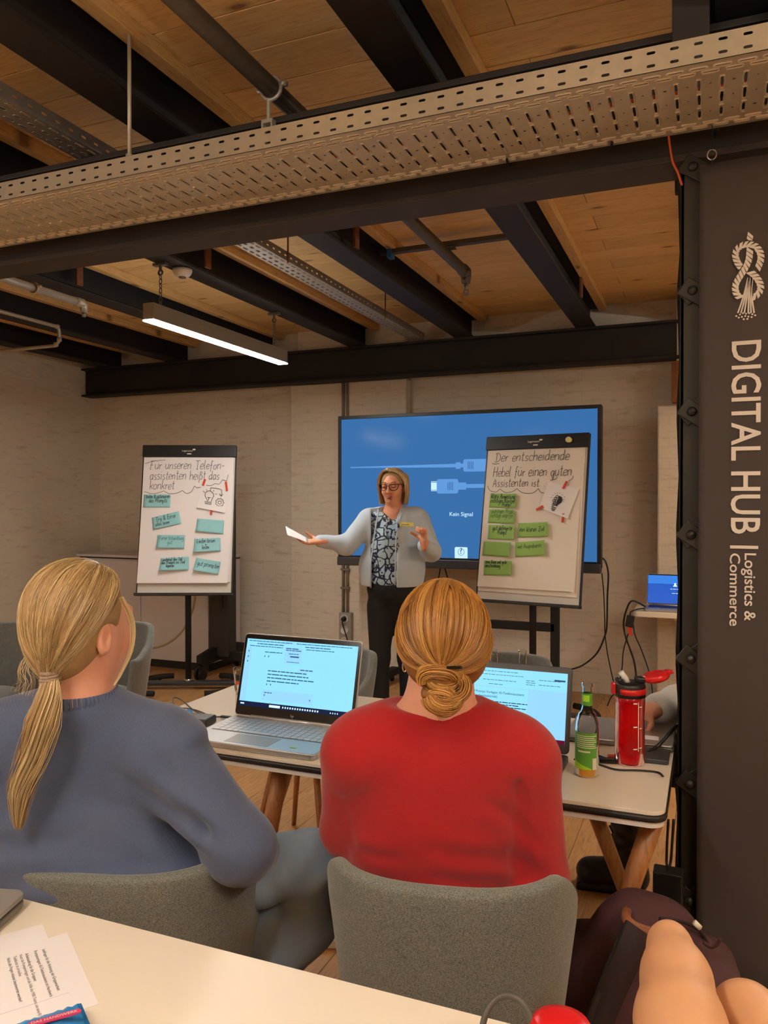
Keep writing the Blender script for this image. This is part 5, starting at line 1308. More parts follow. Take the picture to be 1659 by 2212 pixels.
m = MB(); add_type(m, 'hp', -.006, bt-.019, o_+n_*.0013, u_, v_, width=.011, off=.01); m.build('maker_mark', 'grey_lid', lp1)
m = MB().rect(.115+(-1.16+1.16), .135, 0, .008, Vector((-1.16, 1.862, TH+.0176)), Vector((1,0,0)), Vector((0,1,0))); m.build('palm_rest_label', 'label_lime', lp1)
lp2, dsp, (o_, u_, v_, n_, l, r, bt, tp) = laptop('laptop', -.705, -.335, 1.83, 2.085, TH, R(16), .225, 'dark grey laptop with a text document in front of the woman in red', 'dark_metal', 'dark_metal', 'scr_mid', (.012,.012,.017,.024), 'black_plastic', 16)
W, H = r-l, tp-bt; o1 = o_+n_*.0003; o2_ = o_+n_*.0006
MB().rect(l, r, fy(1), fy(.945), o1, u_, v_).build('taskbar', 'scr_bar_red', dsp)
MB().rect(l, r, fy(.27), fy(0), o1, u_, v_).rect(fx(.20), fx(.70), fy(.945), fy(.285), o1, u_, v_).build('page_panels', 'scr_cyan', dsp)['kind'] = 'stuff'
m = MB()
for g0, g1, yy in ((.1,.62,.05), (.12,.66,.10), (.12,.3,.15), (.12,.3,.19), (.33,.6,.18), (.68,.75,.15), (.68,.76,.18), (.68,.75,.21), (.78,.96,.13), (.78,.96,.2), (.38,.5,.24)): word_rows(m, fx(g0), fx(g1), fy(yy), .0026, o2_, u_, v_, rn, .4)
m.build('toolbar_print', 'scr_line', dsp)['kind'] = 'stuff'
m = MB(); add_type(m, '10 Prompt Vorlagen: KI-Telefonassistent', fx(.25), fy(.375), o2_, u_, v_, width=W*.42, off=.004); add_type(m, '(Handwerksbetrieb)', fx(.25), fy(.435), o2_, u_, v_, width=W*.205, off=.004)
for k, e in enumerate((.70, .63, .69, .35)): word_rows(m, fx(.25), fx(e), fy(.50+.035*k), .0040, o2_, u_, v_, rn, .22)
word_rows(m, fx(.28), fx(.40), fy(.665), .0034, o2_, u_, v_, rn, .2)
m.build('document_text', 'scr_bar', dsp)['kind'] = 'stuff'
m = MB()
for k, e in enumerate((.38, .40, .45, .38, .55, .60)): word_rows(m, fx(.25), fx(e), fy(.71+.03*k), .0026, o2_, u_, v_, rn, .5)
m.build('faint_text', 'scr_line', dsp)['kind'] = 'stuff'
MB().rect(fx(.9), fx(.985), fy(.125), fy(.10), o2_, u_, v_).build('share_button', 'scr_line', dsp)
# laptop of the neighbour, seen from behind, and flat things around it
cl_ = thing('closed_laptop', (-.22, 2.37, TH), 'closed pale silver laptop at the far edge of the laptop table', 'laptop')
for nm, z_, t_, m_ in (('base', TH+.003, .009, 'grey_metal'), ('lid', TH+.013, .006, 'silver')): MB().prism(rrect(-.16, .13, -.115, .115, .012), (-.215, 2.375, z_), (1,0,0), (0,1,0), (0,0,1), t_).build(nm, m_, cl_, bev=.002)
MB().rect(-.005, .065, -.10, -.06, (-.19, 2.40, TH+.0195), (1,0,0), (0,1,0)).build('lid_sticker', 'paper', cl_)
for dx in (-.14, .11):
    for dy in (-.1, .1): MB().cyl((-.215+dx, 2.375+dy, TH), (-.215+dx, 2.375+dy, TH+.003), .007, 8).build('rubber_foot', 'edge_black', cl_)
o = MB().prism(rrect(-.055, .05, -.055, .05, .006), (-.142, 2.205, TH+.0005), (1,0,0), (0,1,0), (0,0,1), .012).build('notebook', 'dark_metal', bev=.002); tag(o, 'dark grey notebook lying at the right end of the laptop table', 'notebook')

# ------------------------------------------------------------------ bottles and glasses
def bottle_prof(h, r, rn_, zs, zn): return [(0,.003),(r*.85,0),(r,.006),(r,zs),(r*.94,zs+.018),(r*.72,zs+.04),(rn_*1.25,zn-.012),(rn_,zn),(rn_*.93,h-.012),(rn_*1.1,h-.010),(rn_*1.1,h-.002),(rn_,h)]
def hollow(prof, t): return prof + [(max(r_-t, .0008), z_-(.0 if i else 0)) for i, (r_, z_) in enumerate(reversed(prof)) if r_ > t and z_ > .006] + [(0, .008)]
bp = PZ(1268, 1674, TH); bt_ = thing('drink_bottle', bp, 'clear glass bottle with green label and amber drink right of the dark laptop', 'bottle')
pr = bottle_prof(.232, .029, .0125, .115, .172)
MB().lathe(hollow(pr, .0022), bp, 28).build('glass', 'glass', bt_, smooth=True)
MB().lathe([(0,.004),(.0282,.004),(.0284,.066),(0,.066)], bp, 28).build('drink', 'drink', bt_)
def wrap(c, r0, a0, a1, z0, z1, n=14):
    vs = []; fs = []
    for i in range(n+1):
        a = a0+(a1-a0)*i/n; p = c + RIGHT*(r0*math.sin(a)) - FWD*(r0*math.cos(a)); vs += [p+UP*z0, p+UP*z1]
    fs = [(2*i, 2*i+2, 2*i+3, 2*i+1) for i in range(n)]; return vs, fs
vs, fs = wrap(bp, .0294, R(-100), R(36), .022, .112); lb = mk('label', vs, fs, 'label_green', bt_, smooth=True)
vs, fs = wrap(bp, .0297, R(12), R(34), .022, .05); mk('barcode_field', vs, fs, 'label_cream', lb, smooth=True)
vs, fs = wrap(bp, .0297, R(-60), R(0), .064, .068); mk('label_line', vs, fs, 'label_cream', lb, smooth=True)
vs, fs = wrap(bp, .0297, R(-96), R(8), .022, .044); vs = [v - UP*0 if i % 2 == 0 else v - UP*(.020*(i/len(vs))) for i, v in enumerate(vs)]; mk('label_corner', vs, fs, 'label_lime', lb, smooth=True)
for k in range(7): vs, fs = wrap(bp, .0297, R(-70), R(34-6*(k % 3)), .075+.0048*k, .0768+.0048*k); mk('label_text', vs, fs, 'label_cream', lb)
vs, fs = wrap(bp, .0134, R(-180), R(180), .176, .206, 28); nk = mk('neck_label', vs, fs, 'label_green', bt_, smooth=True)
vs, fs = wrap(bp, .0136, R(-70), R(10), .186, .202); mk('neck_label_mark', vs, fs, 'label_lime', nk, smooth=True)
fp = PZ(1360, 1648, TH); fl = thing('sport_flask', fp, 'red translucent sports flask with open flip lid on the laptop table', 'flask')
MB().lathe(hollow([(0,.004),(.034,0),(.038,.005),(.0385,.05),(.0365,.12),(.0385,.16),(.038,.185)], .002), fp, 30).build('flask_body', 'red_clear', fl, smooth=True)
MB().lathe([(0,.006),(.035,.006),(.0362,.016),(.0362,.018),(0,.018)], fp, 24).build('base_disc', 'red_plastic', fl, smooth=True)
MB().lathe([(.0392,.176),(.0392,.206),(.035,.212),(.0,.212)], fp, 30).build('collar', 'black_plastic', fl, smooth=True)
vs, fs = wrap(fp, .0402, R(-55), R(85), .184, .199, 16); solidify(mk('red_band', vs, fs, 'red_plastic', fl, smooth=True), .0015)
MB().box(fp+RIGHT*.026+UP*.218, (.022,.03,.014), RIGHT, FWD, UP).box(fp-RIGHT*.03+UP*.216, (.010,.03,.012), RIGHT, FWD, UP).build('lid_mount', 'black_plastic', fl, bev=.003)
MB().tube([fp-RIGHT*.006+UP*.21, fp-RIGHT*.012+UP*.222, fp-RIGHT*.024+UP*.238], .0075, 10).build('drinking_spout', 'white_plastic', fl, smooth=True)
lid = SDF(); lc = fp+RIGHT*.067+UP*.226; la = (RIGHT*.98+UP*.2).normalized(); lu = la.cross(FWD)*-1
lid.ell(lc, (.036,.032,.016), .004, (la, FWD, (UP*.98-RIGHT*.2))); lid.box(lc+la*.036+UP*.006, (.008,.009,.005), .004, (la, FWD, UP)); lid.ell(lc+(UP*.98-RIGHT*.2)*.016-la*.0, (.030,.026,.010), .003, (la, FWD, (UP*.98-RIGHT*.2)), neg=True)
sdf_obj('flip_lid', lid, .0024, 'red_plastic', fl, 1)
MB().box(fp-RIGHT*.043+UP*.196, (.010,.016,.03), RIGHT, FWD, UP).build('latch', 'red_plastic', fl, bev=.003)
vs, fs = wrap(fp, .0392, R(14), R(17), .042, .168, 2); mk('scale_line', vs, fs, 'white_plastic', fl)
for k, z_ in enumerate((.048, .105, .165)): vs, fs = wrap(fp, .0392, R(-4), R(11), z_-.002, z_+.001, 3); mk('scale_mark', vs, fs, 'white_plastic', fl)
for k, z_ in enumerate((.05, .10, .155)): vs, fs = wrap(fp, .0392, R(20), R(31), z_-.001, z_+.001, 3); mk('scale_mark', vs, fs, 'white_plastic', fl)
for (x, y, hgt, lab) in ((1067, 1411, .226, 'clear empty glass bottle behind the dark laptop, nearer the woman in red'), (1129, 1405, .226, 'clear empty glass bottle behind the dark laptop, farther right')):
    p = P(x, y, 2.42); p = Vector((p.x, p.y, TH)); rb = thing('glass_bottle', p, lab, 'bottle', group='empty bottles behind the dark laptop')
    MB().lathe(hollow(bottle_prof(hgt, .028, .0125, .115, .168), .002), p, 24).build('glass', 'glass', rb, smooth=True)
gp = PZ(527, 1535, TH); gl = thing('drinking_glass', gp, 'tall drinking glass with red print left of the silver laptop', 'glass')
MB().lathe(hollow([(0,.006),(.024,0),(.0265,.004),(.028,.06),(.031,.085),(.035,.14)], .002), gp, 28).build('glass', 'glass', gl, smooth=True)
vs, fs = wrap(gp, .0326, R(-40), R(50), .092, .103); mk('red_print', vs, fs, 'red_tape', gl, smooth=True)

# ------------------------------------------------------------------ cables and bits on the laptop table
z0 = TH+.003
def tpx(pl, z=z0): return [PZ(x, y, z) for x, y in pl]
cable(tpx([(345,1540),(385,1530),(420,1533),(450,1545),(452,1552),(430,1562)])[:4]+[PZ(453,1548,z0), PZ(440,1558,z0)], .0022, 'thin dark cable curling beside the silver laptop', 'cable_grey')
cable([PZ(376,1542,z0), PZ(378,1530,z0), P(374,1508,2.72), P(392,1512,2.7)]+tpx([(420,1535),(452,1547),(480,1548)]), .0022, 'thin dark cable looping up and plugged toward the silver laptop', 'cable_grey')
p = PZ(490, 1549, TH+.006); tag(MB().bar(p-Vector((.022,0,0)), p+Vector((.02,.004,0)), .011, .007).build('cable_plug', 'cable_black', bev=.002), 'small black cable plug at the left side of the silver laptop', 'plug')
p = PZ(398, 1551, TH)
w_ = SDF().ell(p+UP*.012, (.026,.018,.011), .004).ell(p+RIGHT*.014+UP*.016, (.012,.014,.012), .003).box(p-RIGHT*.022+UP*.014, (.010,.012,.003), .003); w_.wave(p+UP*.012, .05, (.8,.3,.5), 420, .0016)
tag(sdf_obj('sweet_wrapper', w_, .0024, 'snack_blue'), 'crumpled blue sweet wrapper beside the blue shoulder', 'wrapper')
p = PZ(425, 1565, TH); w_ = SDF().box(p+UP*.014, (.045,.03,.008), .006, (RIGHT*.96+FWD*-.28, FWD*.96+RIGHT*.28, UP), r=.005).ell(p+UP*.018, (.035,.022,.009), .006)
tag(sdf_obj('pouch', w_, .003, 'dark_metal'), 'small grey pouch on the table beside the blue shoulder', 'pouch')
cable(tpx([(1245,1633),(1290,1634),(1310,1640),(1330,1636),(1370,1634),(1405,1622),(1430,1600),(1450,1580)])[:5]+[PZ(1392,1630,TH+.006), PZ(1420,1612,TH+.02), PZ(1445,1585,TH+.05), PZ(1470,1556,TH+.07)], .005, 'thick black cable running behind the red flask to the column')
cable(tpx([(1240,1640),(1290,1650),(1330,1662),(1380,1664),(1420,1668),(1431,1676)])+[PZ(1434,1680,TH-.02), PZ(1436,1692,TH-.05)], .0025, 'thin black cable crossing the table edge near the green bottle')
p = PZ(1313, 1648, TH); us = thing('usb_dongle', p, 'small black and orange plug lying between bottle and flask', 'plug')
MB().box(p+UP*.006, (.045,.02,.011), (RIGHT*.97-FWD*.2), None, UP).build('plug_body', 'black_gloss', us, bev=.002); MB().box(p+RIGHT*.02+FWD*.03+UP*.006, (.022,.016,.010), RIGHT, FWD, UP).build('orange_sleeve', 'cable_orange', us, bev=.002)
# power tower and leads under the table end
p = PZ(1432, 2030, 0.0); q = P(1410, 1882, 1.96); pw_ = thing('power_box', (q.x+.04, q.y+.03, 0), 'black upright box on the floor beside the column foot', 'box')
MB().b(q.x, q.x+.07, q.y, q.y+.05, 0, q.z).build('box_body', 'black_plastic', pw_, bev=.004)
for k, (xx, yy) in enumerate(((1444,1770), (1455,1770))):
    e = P(1446+6*k, 1880, 1.98); MB().tube(catmull([P(xx, yy, 1.97), P(xx-3, 1820, 1.98), P(1440+9*k, 1860, 1.99), Vector((q.x+.035, q.y+.02, q.z-.004))], 6), .0035, 6).build('lead', 'cable_black', pw_, smooth=True)

# ------------------------------------------------------------------ things on the foreground table
c0 = Vector((PZ(92,1998,TH).x, PZ(92,1998,TH).y, 0)); tdir = (Vector((PZ(226,2198,TH).x, PZ(226,2198,TH).y, 0)) - Vector((PZ(145,2016,TH).x, PZ(145,2016,TH).y, 0))).normalized(); ddir = Vector((tdir.y, -tdir.x, 0))
def page(c, z, label, text):
    root = thing('printed_page', c+UP*z, label, 'paper')
    MB().prism([(0,0),(.21,0),(.21,.297),(0,.297)], c+UP*z, tdir, ddir, UP, .0004).build('sheet', 'paper', root)
    if text:
        mb = MB(); o = c+UP*(z+.0007)
        def uv(x, y): d_ = PZ(x, y, TH+.0015)-c; d_.z = 0; return d_.dot(tdir), d_.dot(ddir)
        for s, a_, b_, bo in (('Leitfragen für die Anleitung der Gruppenarbeit', (91,2052), (120,2142), .008), ('Promptvorlagen: KI-Telefonassistent im Handwerk', (73,2055), (101,2157), .006), ('Arbeitsauftrag für die Gruppen:', (54,2061), (70.5,2122), .006),
                (' Nutzt die Promptvorlagen und die Hilfe des MBS Teams, um eine KI', (41.6,2063.5), (75,2198), 0), ('Telefonist zu erstellen.', (28,2067), (39,2112), 0), ('Nicht alle Fragen müssen beantwortet werden!', (14.5,2071), (37,2167), .008)):
            p0, p1 = uv(*a_), uv(*b_); add_type(mb, s, p0[0], -p0[1], o, tdir, -ddir, width=p1[0]-p0[0], off=bo)
        mb.build('print', 'ink', root); MB().rect(.05, .2, -.1155, -.115, o, tdir, -ddir).build('ruled_line', 'ink', root)
        MB().rect(.022, .025, -.09, -.088, o, tdir, -ddir).rect(.022,.025,-.135,-.133, o, tdir, -ddir).build('bullet', 'ink', root)['kind'] = 'stuff'
    return root
c1 = Vector((PZ(145,2016,TH).x, PZ(145,2016,TH).y, 0))
page(c1, TH+.0004, 'blank looking lower sheet under the printed page on the near table', False); page(c0, TH+.0012, 'printed German handout lying on the foreground table', True)
c = PZ(62, 1930, TH+.02); root = thing('closed_laptop', (c.x-.18, c.y-.1, TH), 'closed grey laptop at the left edge of the foreground table', 'laptop')
for nm, z_, t_, m_ in (('base', TH+.004, .012, 'grey_metal'), ('lid', TH+.018, .009, 'grey_lid')): MB().prism(rrect(-.36, 0, -.25, 0, .022), (c.x, c.y, z_), (.96,.28,0), (-.28,.96,0), (0,0,1), t_).build(nm, m_, root, bev=.003)
for dx, dy in ((-.03,-.03), (-.33,-.03), (-.03,-.22), (-.33,-.22)): q = Vector((c.x, c.y, TH))+Vector((.96,.28,0))*dx+Vector((-.28,.96,0))*dy; MB().cyl(q, q+UP*.004, .008, 10).build('rubber_foot', 'edge_black', root)
# snack packet
e0 = Vector((PZ(60,2212,TH+.02).x, PZ(60,2212,TH+.02).y, TH+.0035)); e1 = Vector((PZ(180,2172,TH+.02).x, PZ(180,2172,TH+.02).y, TH+.0035)); ud = (e1-e0).normalized(); vd = Vector((ud.y, -ud.x, 0))
sk = thing('snack_packet', (e0+e1)/2, 'blue snack packet with a pink stripe at the lower left corner', 'packet')
L_ = (e1-e0).length+.06; vs = []; fs = []; ni, nj = 22, 14; o0 = e0-ud*.06-vd*.012
for side in (1, -1):
    for j in range(nj+1):
        for i in range(ni+1):
            g, f = i/ni, j/nj; b_ = (math.sin(math.pi*min(1,max(0,(g-.06)/.88)))**.6 if .06 < g < .94 else 0)*(math.sin(math.pi*f)**.5 if 0 < f < 1 else 0)
            zz = .013*b_*side + (.0012*math.sin(g*60)*(1-b_) + .0015*math.sin(g*17+f*9)*b_)
            vs.append(o0+ud*(L_*g)+vd*(.13*f)+UP*(.0135+zz))
M = (ni+1)*(nj+1)
for s_ in (0, 1):
    for j in range(nj):
        for i in range(ni): k = s_*M+j*(ni+1)+i; qd = (k, k+1, k+ni+2, k+ni+1); fs.append(qd if s_ else qd[::-1])
mk('foil', vs, fs, 'snack_blue', sk, smooth=True)
so3 = o0+UP*.0285; rot = (ud*.995+vd*.1).normalized(); rv = (-vd*.995+ud*.1).normalized()
bpos = so3+ud*(L_*.44)+vd*.040
MB().prism(rrect(0,.062,0,.010,.0045), bpos, rot, rv, UP, .0012).build('pink_stripe', 'snack_pink', sk)
m = MB(); add_type(m, 'DAS HANDWERK', .004, .003, bpos+UP*.0016, rot, rv, width=.054, off=.006); m.build('stripe_text', 'white_plastic', sk)
# dark loop and red lid at the lower edge
lp = [P(1040,2235,.955), P(1048,2195,.962), P(1065,2165,.968), P(1092,2150,.97), P(1122,2162,.966), P(1142,2190,.958), P(1152,2225,.95), P(1156,2245,.945)]
a_ = lp[0].copy(); b_ = lp[-1].copy(); a_.z = TH+.006; b_.z = TH+.006
tag(MB().tube(catmull([a_]+lp+[b_], 5), .0042, 8).build('wire_loop', 'cable_grey', smooth=True), 'dark springy loop standing at the lower edge of the foreground table', 'loop')
rp = P(1212, 2240, .945); rp = Vector((rp.x, rp.y, TH)); rj = thing('red_jar', rp, 'red domed lid at the lower picture edge beside the dark loop', 'jar')
zt_ = P(1212, 2201, .945).z-TH
MB().lathe([(0,.0),(.034,0),(.036,.004),(.036,zt_-.022)], rp, 24).build('jar_body', 'red_plastic', rj, smooth=True)
MB().lathe([(.039,zt_-.024),(.039,zt_-.012),(.034,zt_-.004),(.02,zt_-.0005),(0,zt_)], rp, 28).build('jar_lid', 'red_plastic', rj, smooth=True)
# ------------------------------------------------------------------ people
def V3(a, r=0, f=0, u=0): return Vector(a) + RIGHT*r + FWD*f + UP*u
def hand(s, wrist, d, palm_n, side, curl=.5, sc=1.0, spread=.10, thumb_up=.5, point=None):
    """palm, four jointed fingers and a thumb that leaves the side of the palm; d: along the hand, palm_n: out of the palm"""
    d = Vector(d).normalized(); n = Vector(palm_n); n = (n - d*n.dot(d)).normalized(); b = d.cross(n)*side   # b points to the thumb's side
    w = Vector(wrist)
    s.cone(w-d*.03*sc, w+d*.01*sc, .025*sc, .026*sc, .015, n, 1.35)
    for k in (-.022, -.007, .008, .022): s.cone(w+d*.01*sc+b*k*.6*sc, w+d*.085*sc+b*k*sc, .015*sc, .0115*sc, .012, n, 1.1)
    for i, (k, L) in enumerate(((.024,.072), (.008,.080), (-.008,.075), (-.023,.060))):
        p = w+d*.086*sc+b*k*sc; cd = (d+b*(k*spread*20/1.0)*.12).normalized(); ang = 0
        for j, fr in enumerate((.45, .32, .23)):
            ang += curl*(0.75 if j == 0 else 1.05)*(1+.06*i)
            dd = (cd*math.cos(ang) + n*math.sin(ang)).normalized(); q = p+dd*(L*fr*sc)
            s.cone(p, q, (.0096-.0012*j)*sc, (.0088-.0014*j)*sc, .004); p = q
    p = w+d*.022*sc+b*.026*sc; dd = (b*.75+d*.55+n*thumb_up).normalized(); q = p+dd*.036*sc; s.cone(p-b*.012*sc, q, .015*sc, .0105*sc, .012)
    dd2 = (d*.85+n*(thumb_up+.35)+b*.12).normalized(); r_ = q+dd2*.030*sc; s.cone(q, r_, .0105*sc, .0092*sc, .004); s.cone(r_, r_+(dd2+n*.3).normalized()*.022*sc, .0092*sc, .0072*sc, .004)
    return s
def head_sdf(s, c, fwd, sc=1.0, neck_to=None, up=UP):
    """head about 0.23 high round c (between the ears); fwd: where the face looks"""
    f = Vector(fwd).normalized(); u = (Vector(up) - f*Vector(up).dot(f)).normalized(); r = f.cross(u)
    A = (r, f, u); c = Vector(c)
    s.ell(c - f*.012*sc + u*.028*sc, (.074*sc, .092*sc, .088*sc), .02, A)
    s.ell(c + f*.030*sc - u*.030*sc, (.060*sc, .062*sc, .086*sc), .03, A)
    s.ell(c + f*.052*sc - u*.088*sc, (.034*sc, .030*sc, .022*sc), .03, A)                # chin
    for k in (-1, 1):
        s.ell(c + f*.068*sc + r*(k*.034*sc) - u*.030*sc, (.024*sc, .020*sc, .024*sc), .02, A)  # cheeks
        s.ell(c + r*(k*.076*sc) - f*.006*sc - u*.012*sc, (.010*sc, .018*sc, .031*sc), .006, A) # ears
        s.ell(c + r*(k*.083*sc) - f*.004*sc - u*.010*sc, (.006*sc, .009*sc, .017*sc), .004, A, neg=True)
        s.ell(c + f*.093*sc + r*(k*.031*sc) + u*.012*sc, (.017*sc, .016*sc, .011*sc), .012, A, neg=True)  # eye hollows
        s.ell(c + f*.082*sc + r*(k*.031*sc) + u*.010*sc, (.0135*sc, .0125*sc, .011*sc), .005, A)          # lids
    s.ell(c + f*.088*sc + u*.030*sc, (.044*sc, .012*sc, .010*sc), .018, A)                # brow
    s.cone(c + f*.090*sc + u*.016*sc, c + f*.113*sc - u*.026*sc, .008*sc, .0115*sc, .010)  # nose
    for k in (-1, 1): s.ell(c + f*.101*sc + r*(k*.012*sc) - u*.029*sc, (.008*sc, .009*sc, .007*sc), .006, A)
    if neck_to is not None: s.cone(c - u*.06*sc - f*.012*sc, neck_to, .054*sc, .058*sc, .03)
    return A
def flow_hair(c, axes, rad, n, start, gather, side, npt=18, lift=.004, seed=1, jitter=1.0, end_tight=.25, wig=0.0):
    """strands combed over an ellipsoid from the start line to a gather point.
    start(a) -> unit direction in head axes, side(a) -> direction passed halfway, gather: unit direction; a in [-1, 1]"""
    rg = np.random.RandomState(seed); A = np.array([list(x) for x in axes]); rad = np.array(rad); out = []; tint = []
    t = np.linspace(0, 1, npt)[:, None]
    for i in range(n):
        a = rg.uniform(-1, 1); cl = math.floor(a*16)/16; a2 = a*.6+cl*.4
        d0 = np.array(start(a2)) + rg.normal(0, .05*jitter, 3); m = np.array(side(a2)) + rg.normal(0, .035*jitter, 3); g = np.array(gather) + rg.normal(0, .05*end_tight*4*jitter, 3)*.25
        q = (1-t)**2*d0 + 2*t*(1-t)*m*1.35 + t*t*g
        if wig: q = q + wig*np.sin(t*rg.uniform(6, 14)+rg.uniform(0, 6))*rg.normal(0, 1, 3)
        q /= np.linalg.norm(q, axis=1, keepdims=True)
        L = lift*rg.uniform(.2, 1.3) + .004*math.sin(cl*23)*1.0
        out.append((q*(rad+L)) @ A + np.array(c)); 
        tint.append(np.clip(.5+.2*math.sin(cl*57.0+1)+rg.normal(0, .19), 0, 1))
    return np.array(out), np.array(tint)
def lock(path, radii, n, npt, seed, twist=2.0, flat=None, tone=.5, spread=.16, stray=.0):
    """a bundle of strands along a path"""
    rg = np.random.RandomState(seed); P_ = np.array(catmull([tuple(p) for p in path], 8)); idx = np.linspace(0, len(P_)-1, npt)
    C = np.stack([np.interp(idx, np.arange(len(P_)), P_[:, k]) for k in range(3)], 1); Rr = np.interp(np.linspace(0, 1, npt), np.linspace(0, 1, len(radii)), radii)
    T = np.gradient(C, axis=0); T /= np.linalg.norm(T, axis=1, keepdims=True)+1e-9
    ref = np.array(list(FWD)); a = np.cross(T, ref); a /= np.linalg.norm(a, axis=1, keepdims=True)+1e-9; b = np.cross(T, a)
    out = []; tint = []; tt = np.linspace(0, 1, npt)
    for i in range(n):
        ph = rg.uniform(0, 2*math.pi); rr = math.sqrt(rg.uniform(.25, 1)); an = ph+twist*tt
        k = Rr*rr*(1+stray*tt*rg.normal(0, 1)); w = .12*np.sin(tt*rg.uniform(5, 11)+ph)
        out.append(C + (a*(np.cos(an)*k*(1+w))[:, None]) + b*((np.sin(an)*k*(1 if flat is None else flat)))[:, None])
        tint.append(np.clip(tone+.3*math.sin(ph*2.5)+rg.normal(0, spread), 0, 1))
    return np.array(out), np.array(tint)

# ---- woman in the blue pullover
pb = thing('person', (P(200,1900,1.6).x, P(200,1900,1.6).y, 0), 'seated person in a blue knitted pullover and jeans with a long ponytail', 'person')
D = 1.52
neck = P(172, 1505, D+.02)
s = SDF()
s.ell(P(172,1690,D+.08), (.205,.120,.200), .05); s.ell(P(185,1810,D+.075), (.205,.130,.140), .05); s.ell(P(225,1862,D+.065), (.225,.145,.055), .05)
s.cone(P(10,1600,D+.05), P(350,1612,D+.05), .072, .072, .05); s.cone(neck+UP*-.030, P(335,1598,D+.045), .052, .058, .05); s.cone(neck+UP*-.030, P(10,1590,D+.045), .052, .058, .05)
s.cone(P(360,1625,D+.04), P(520,1830,D+.0), .074, .066, .035); s.cone(P(520,1830,D+.0), P(575,1850,D+.33), .062, .046, .03)
s.cone(P(-20,1625,D+.04), P(-150,1840,D+.05), .072, .06, .035); s.cone(P(-150,1840,D+.05), P(-60,1850,D+.35), .058, .046, .03)
s.ell(P(410,1585,D+.03), (.032,.045,.018), .02)
s.ell(P(168,1528,D+.03), (.088,.078,.034), .03); s.ell(P(165,1462,D+.025), (.068,.064,.034), .006, neg=True)
# folds: armpit, waist
s.wave(P(330,1760,D-.06), .09, (.55*RIGHT.x, .55*RIGHT.y, .8), 110, .005, 0, 0); s.wave(P(400,1840,D-.04), .09, (.35*RIGHT.x, .35*RIGHT.y, .93), 100, .005, 1.2); s.wave(P(60,1830,D-.04), .10, (-.2, 0, 1), 90, .004, .5, .8); s.wave(P(470,1740,D-.04), .08, (.5, .2, .8), 80, .004, 0)
s.cone(P(352,1640,D-.045), P(384,1720,D-.055), .010, .010, .012, neg=True); s.cone(P(384,1720,D-.055), P(440,1800,D-.05), .010, .012, .014, neg=True)
sw_b = sdf_obj('pullover', s, .0065, 'knit_blue', pb, 3)
mbr = MB()                                                       # ribbed collar
for k in range(60):
    a = 2*math.pi*k/60; p = P(166, 1503, D+.024)+RIGHT*(.0765*math.cos(a))+FWD*(.0715*math.sin(a))+UP*(.002*math.sin(a))
    mbr.tube([p-UP*.014+RIGHT*.003*math.cos(a), p, p+UP*.013-RIGHT*.003*math.cos(a)], .0044, 5)
mbr.build('collar_rib', 'knit_blue', sw_b, smooth=True)['kind'] = 'stuff'
hc = P(172, 1358, D+.015); face = (FWD*.86+RIGHT*.52).normalized()
b = SDF(); Ax = head_sdf(b, hc, face, 1.05, neck+UP*-.03)
b.cone(neck-UP*.01, neck-UP*.08+FWD*.03, .056, .05, .03); b.cone(neck-UP*.08+FWD*.03, P(180,1800,D+.12), .05, .09, .05, FWD, 1.3); b.cone(P(20,1610,D+.06), P(340,1618,D+.06), .035, .035, .03)
b.cone(P(360,1625,D+.04), P(520,1830,D), .045, .04, .03); b.cone(P(520,1830,D), P(585,1850,D+.40), .038, .028, .02); b.cone(P(-20,1625,D+.04), P(-150,1840,D+.05), .045, .04, .03); b.cone(P(-150,1840,D+.05), P(-60,1850,D+.42), .038, .028, .02)
hand(b, P(590,1850,D+.42), FWD*.9+RIGHT*.1-UP*.2, -UP, -1, .35); hand(b, P(-55,1850,D+.44), FWD*.9-UP*.2, -UP, 1, .35)
b.cone(P(180,1800,D+.12), P(215,1900,D+.14), .09, .09, .05); b.cone(P(330,1920,D+.14), P(650,1880,D+.26), .06, .05, .04)
sdf_obj('body', b, .0055, 'skin', pb, 2)
j = SDF(); kn = P(668, 1858, D+.22)
j.ell(P(230,1935,D+.17), (.19,.12,.09), .05); j.cone(P(380,1925,D+.14), kn, .085, .066, .04); j.cone(kn, P(655,2010,D+.24), .062, .055, .02); j.cone(P(655,2010,D+.24), P(540,2150,D+.17), .056, .047, .03); j.cone(P(540,2150,D+.17), P(480,2330,D+.16), .045, .04, .03)
k2 = P(668, 1990, D+.26); j.cone(P(360,2000,D+.2), k2, .078, .066, .008); j.cone(k2, P(560,2130,D+.34), .064, .05, .012); fo = P(540,2330,D+.36); fo.z = .10; j.cone(P(560,2120,D+.34), fo, .05, .042, .03)
j.wave(P(650,1890,D+.15), .09, (.7, .2, -.6), 90, .005, 0); j.wave(P(580,1900,D+.14), .09, (.9, .3, .35), 95, .004, 1)
sdf_obj('jeans', j, .007, 'denim', pb, 3)
for q in (Vector((fo.x, fo.y, 0)), Vector((P(480,2330,D+.16).x, P(480,2330,D+.16).y, 0))):
    sh_ = SDF().cone(q+UP*.05, q+FWD*.15+UP*.035, .045, .036, .02).cone(q+UP*.10, q+UP*.05, .04, .045, .02).box(q+FWD*.06+UP*.01, (.04,.12,.008), .008, r=.003); sdf_obj('shoe', sh_, .007, 'black_leather', pb, 2)
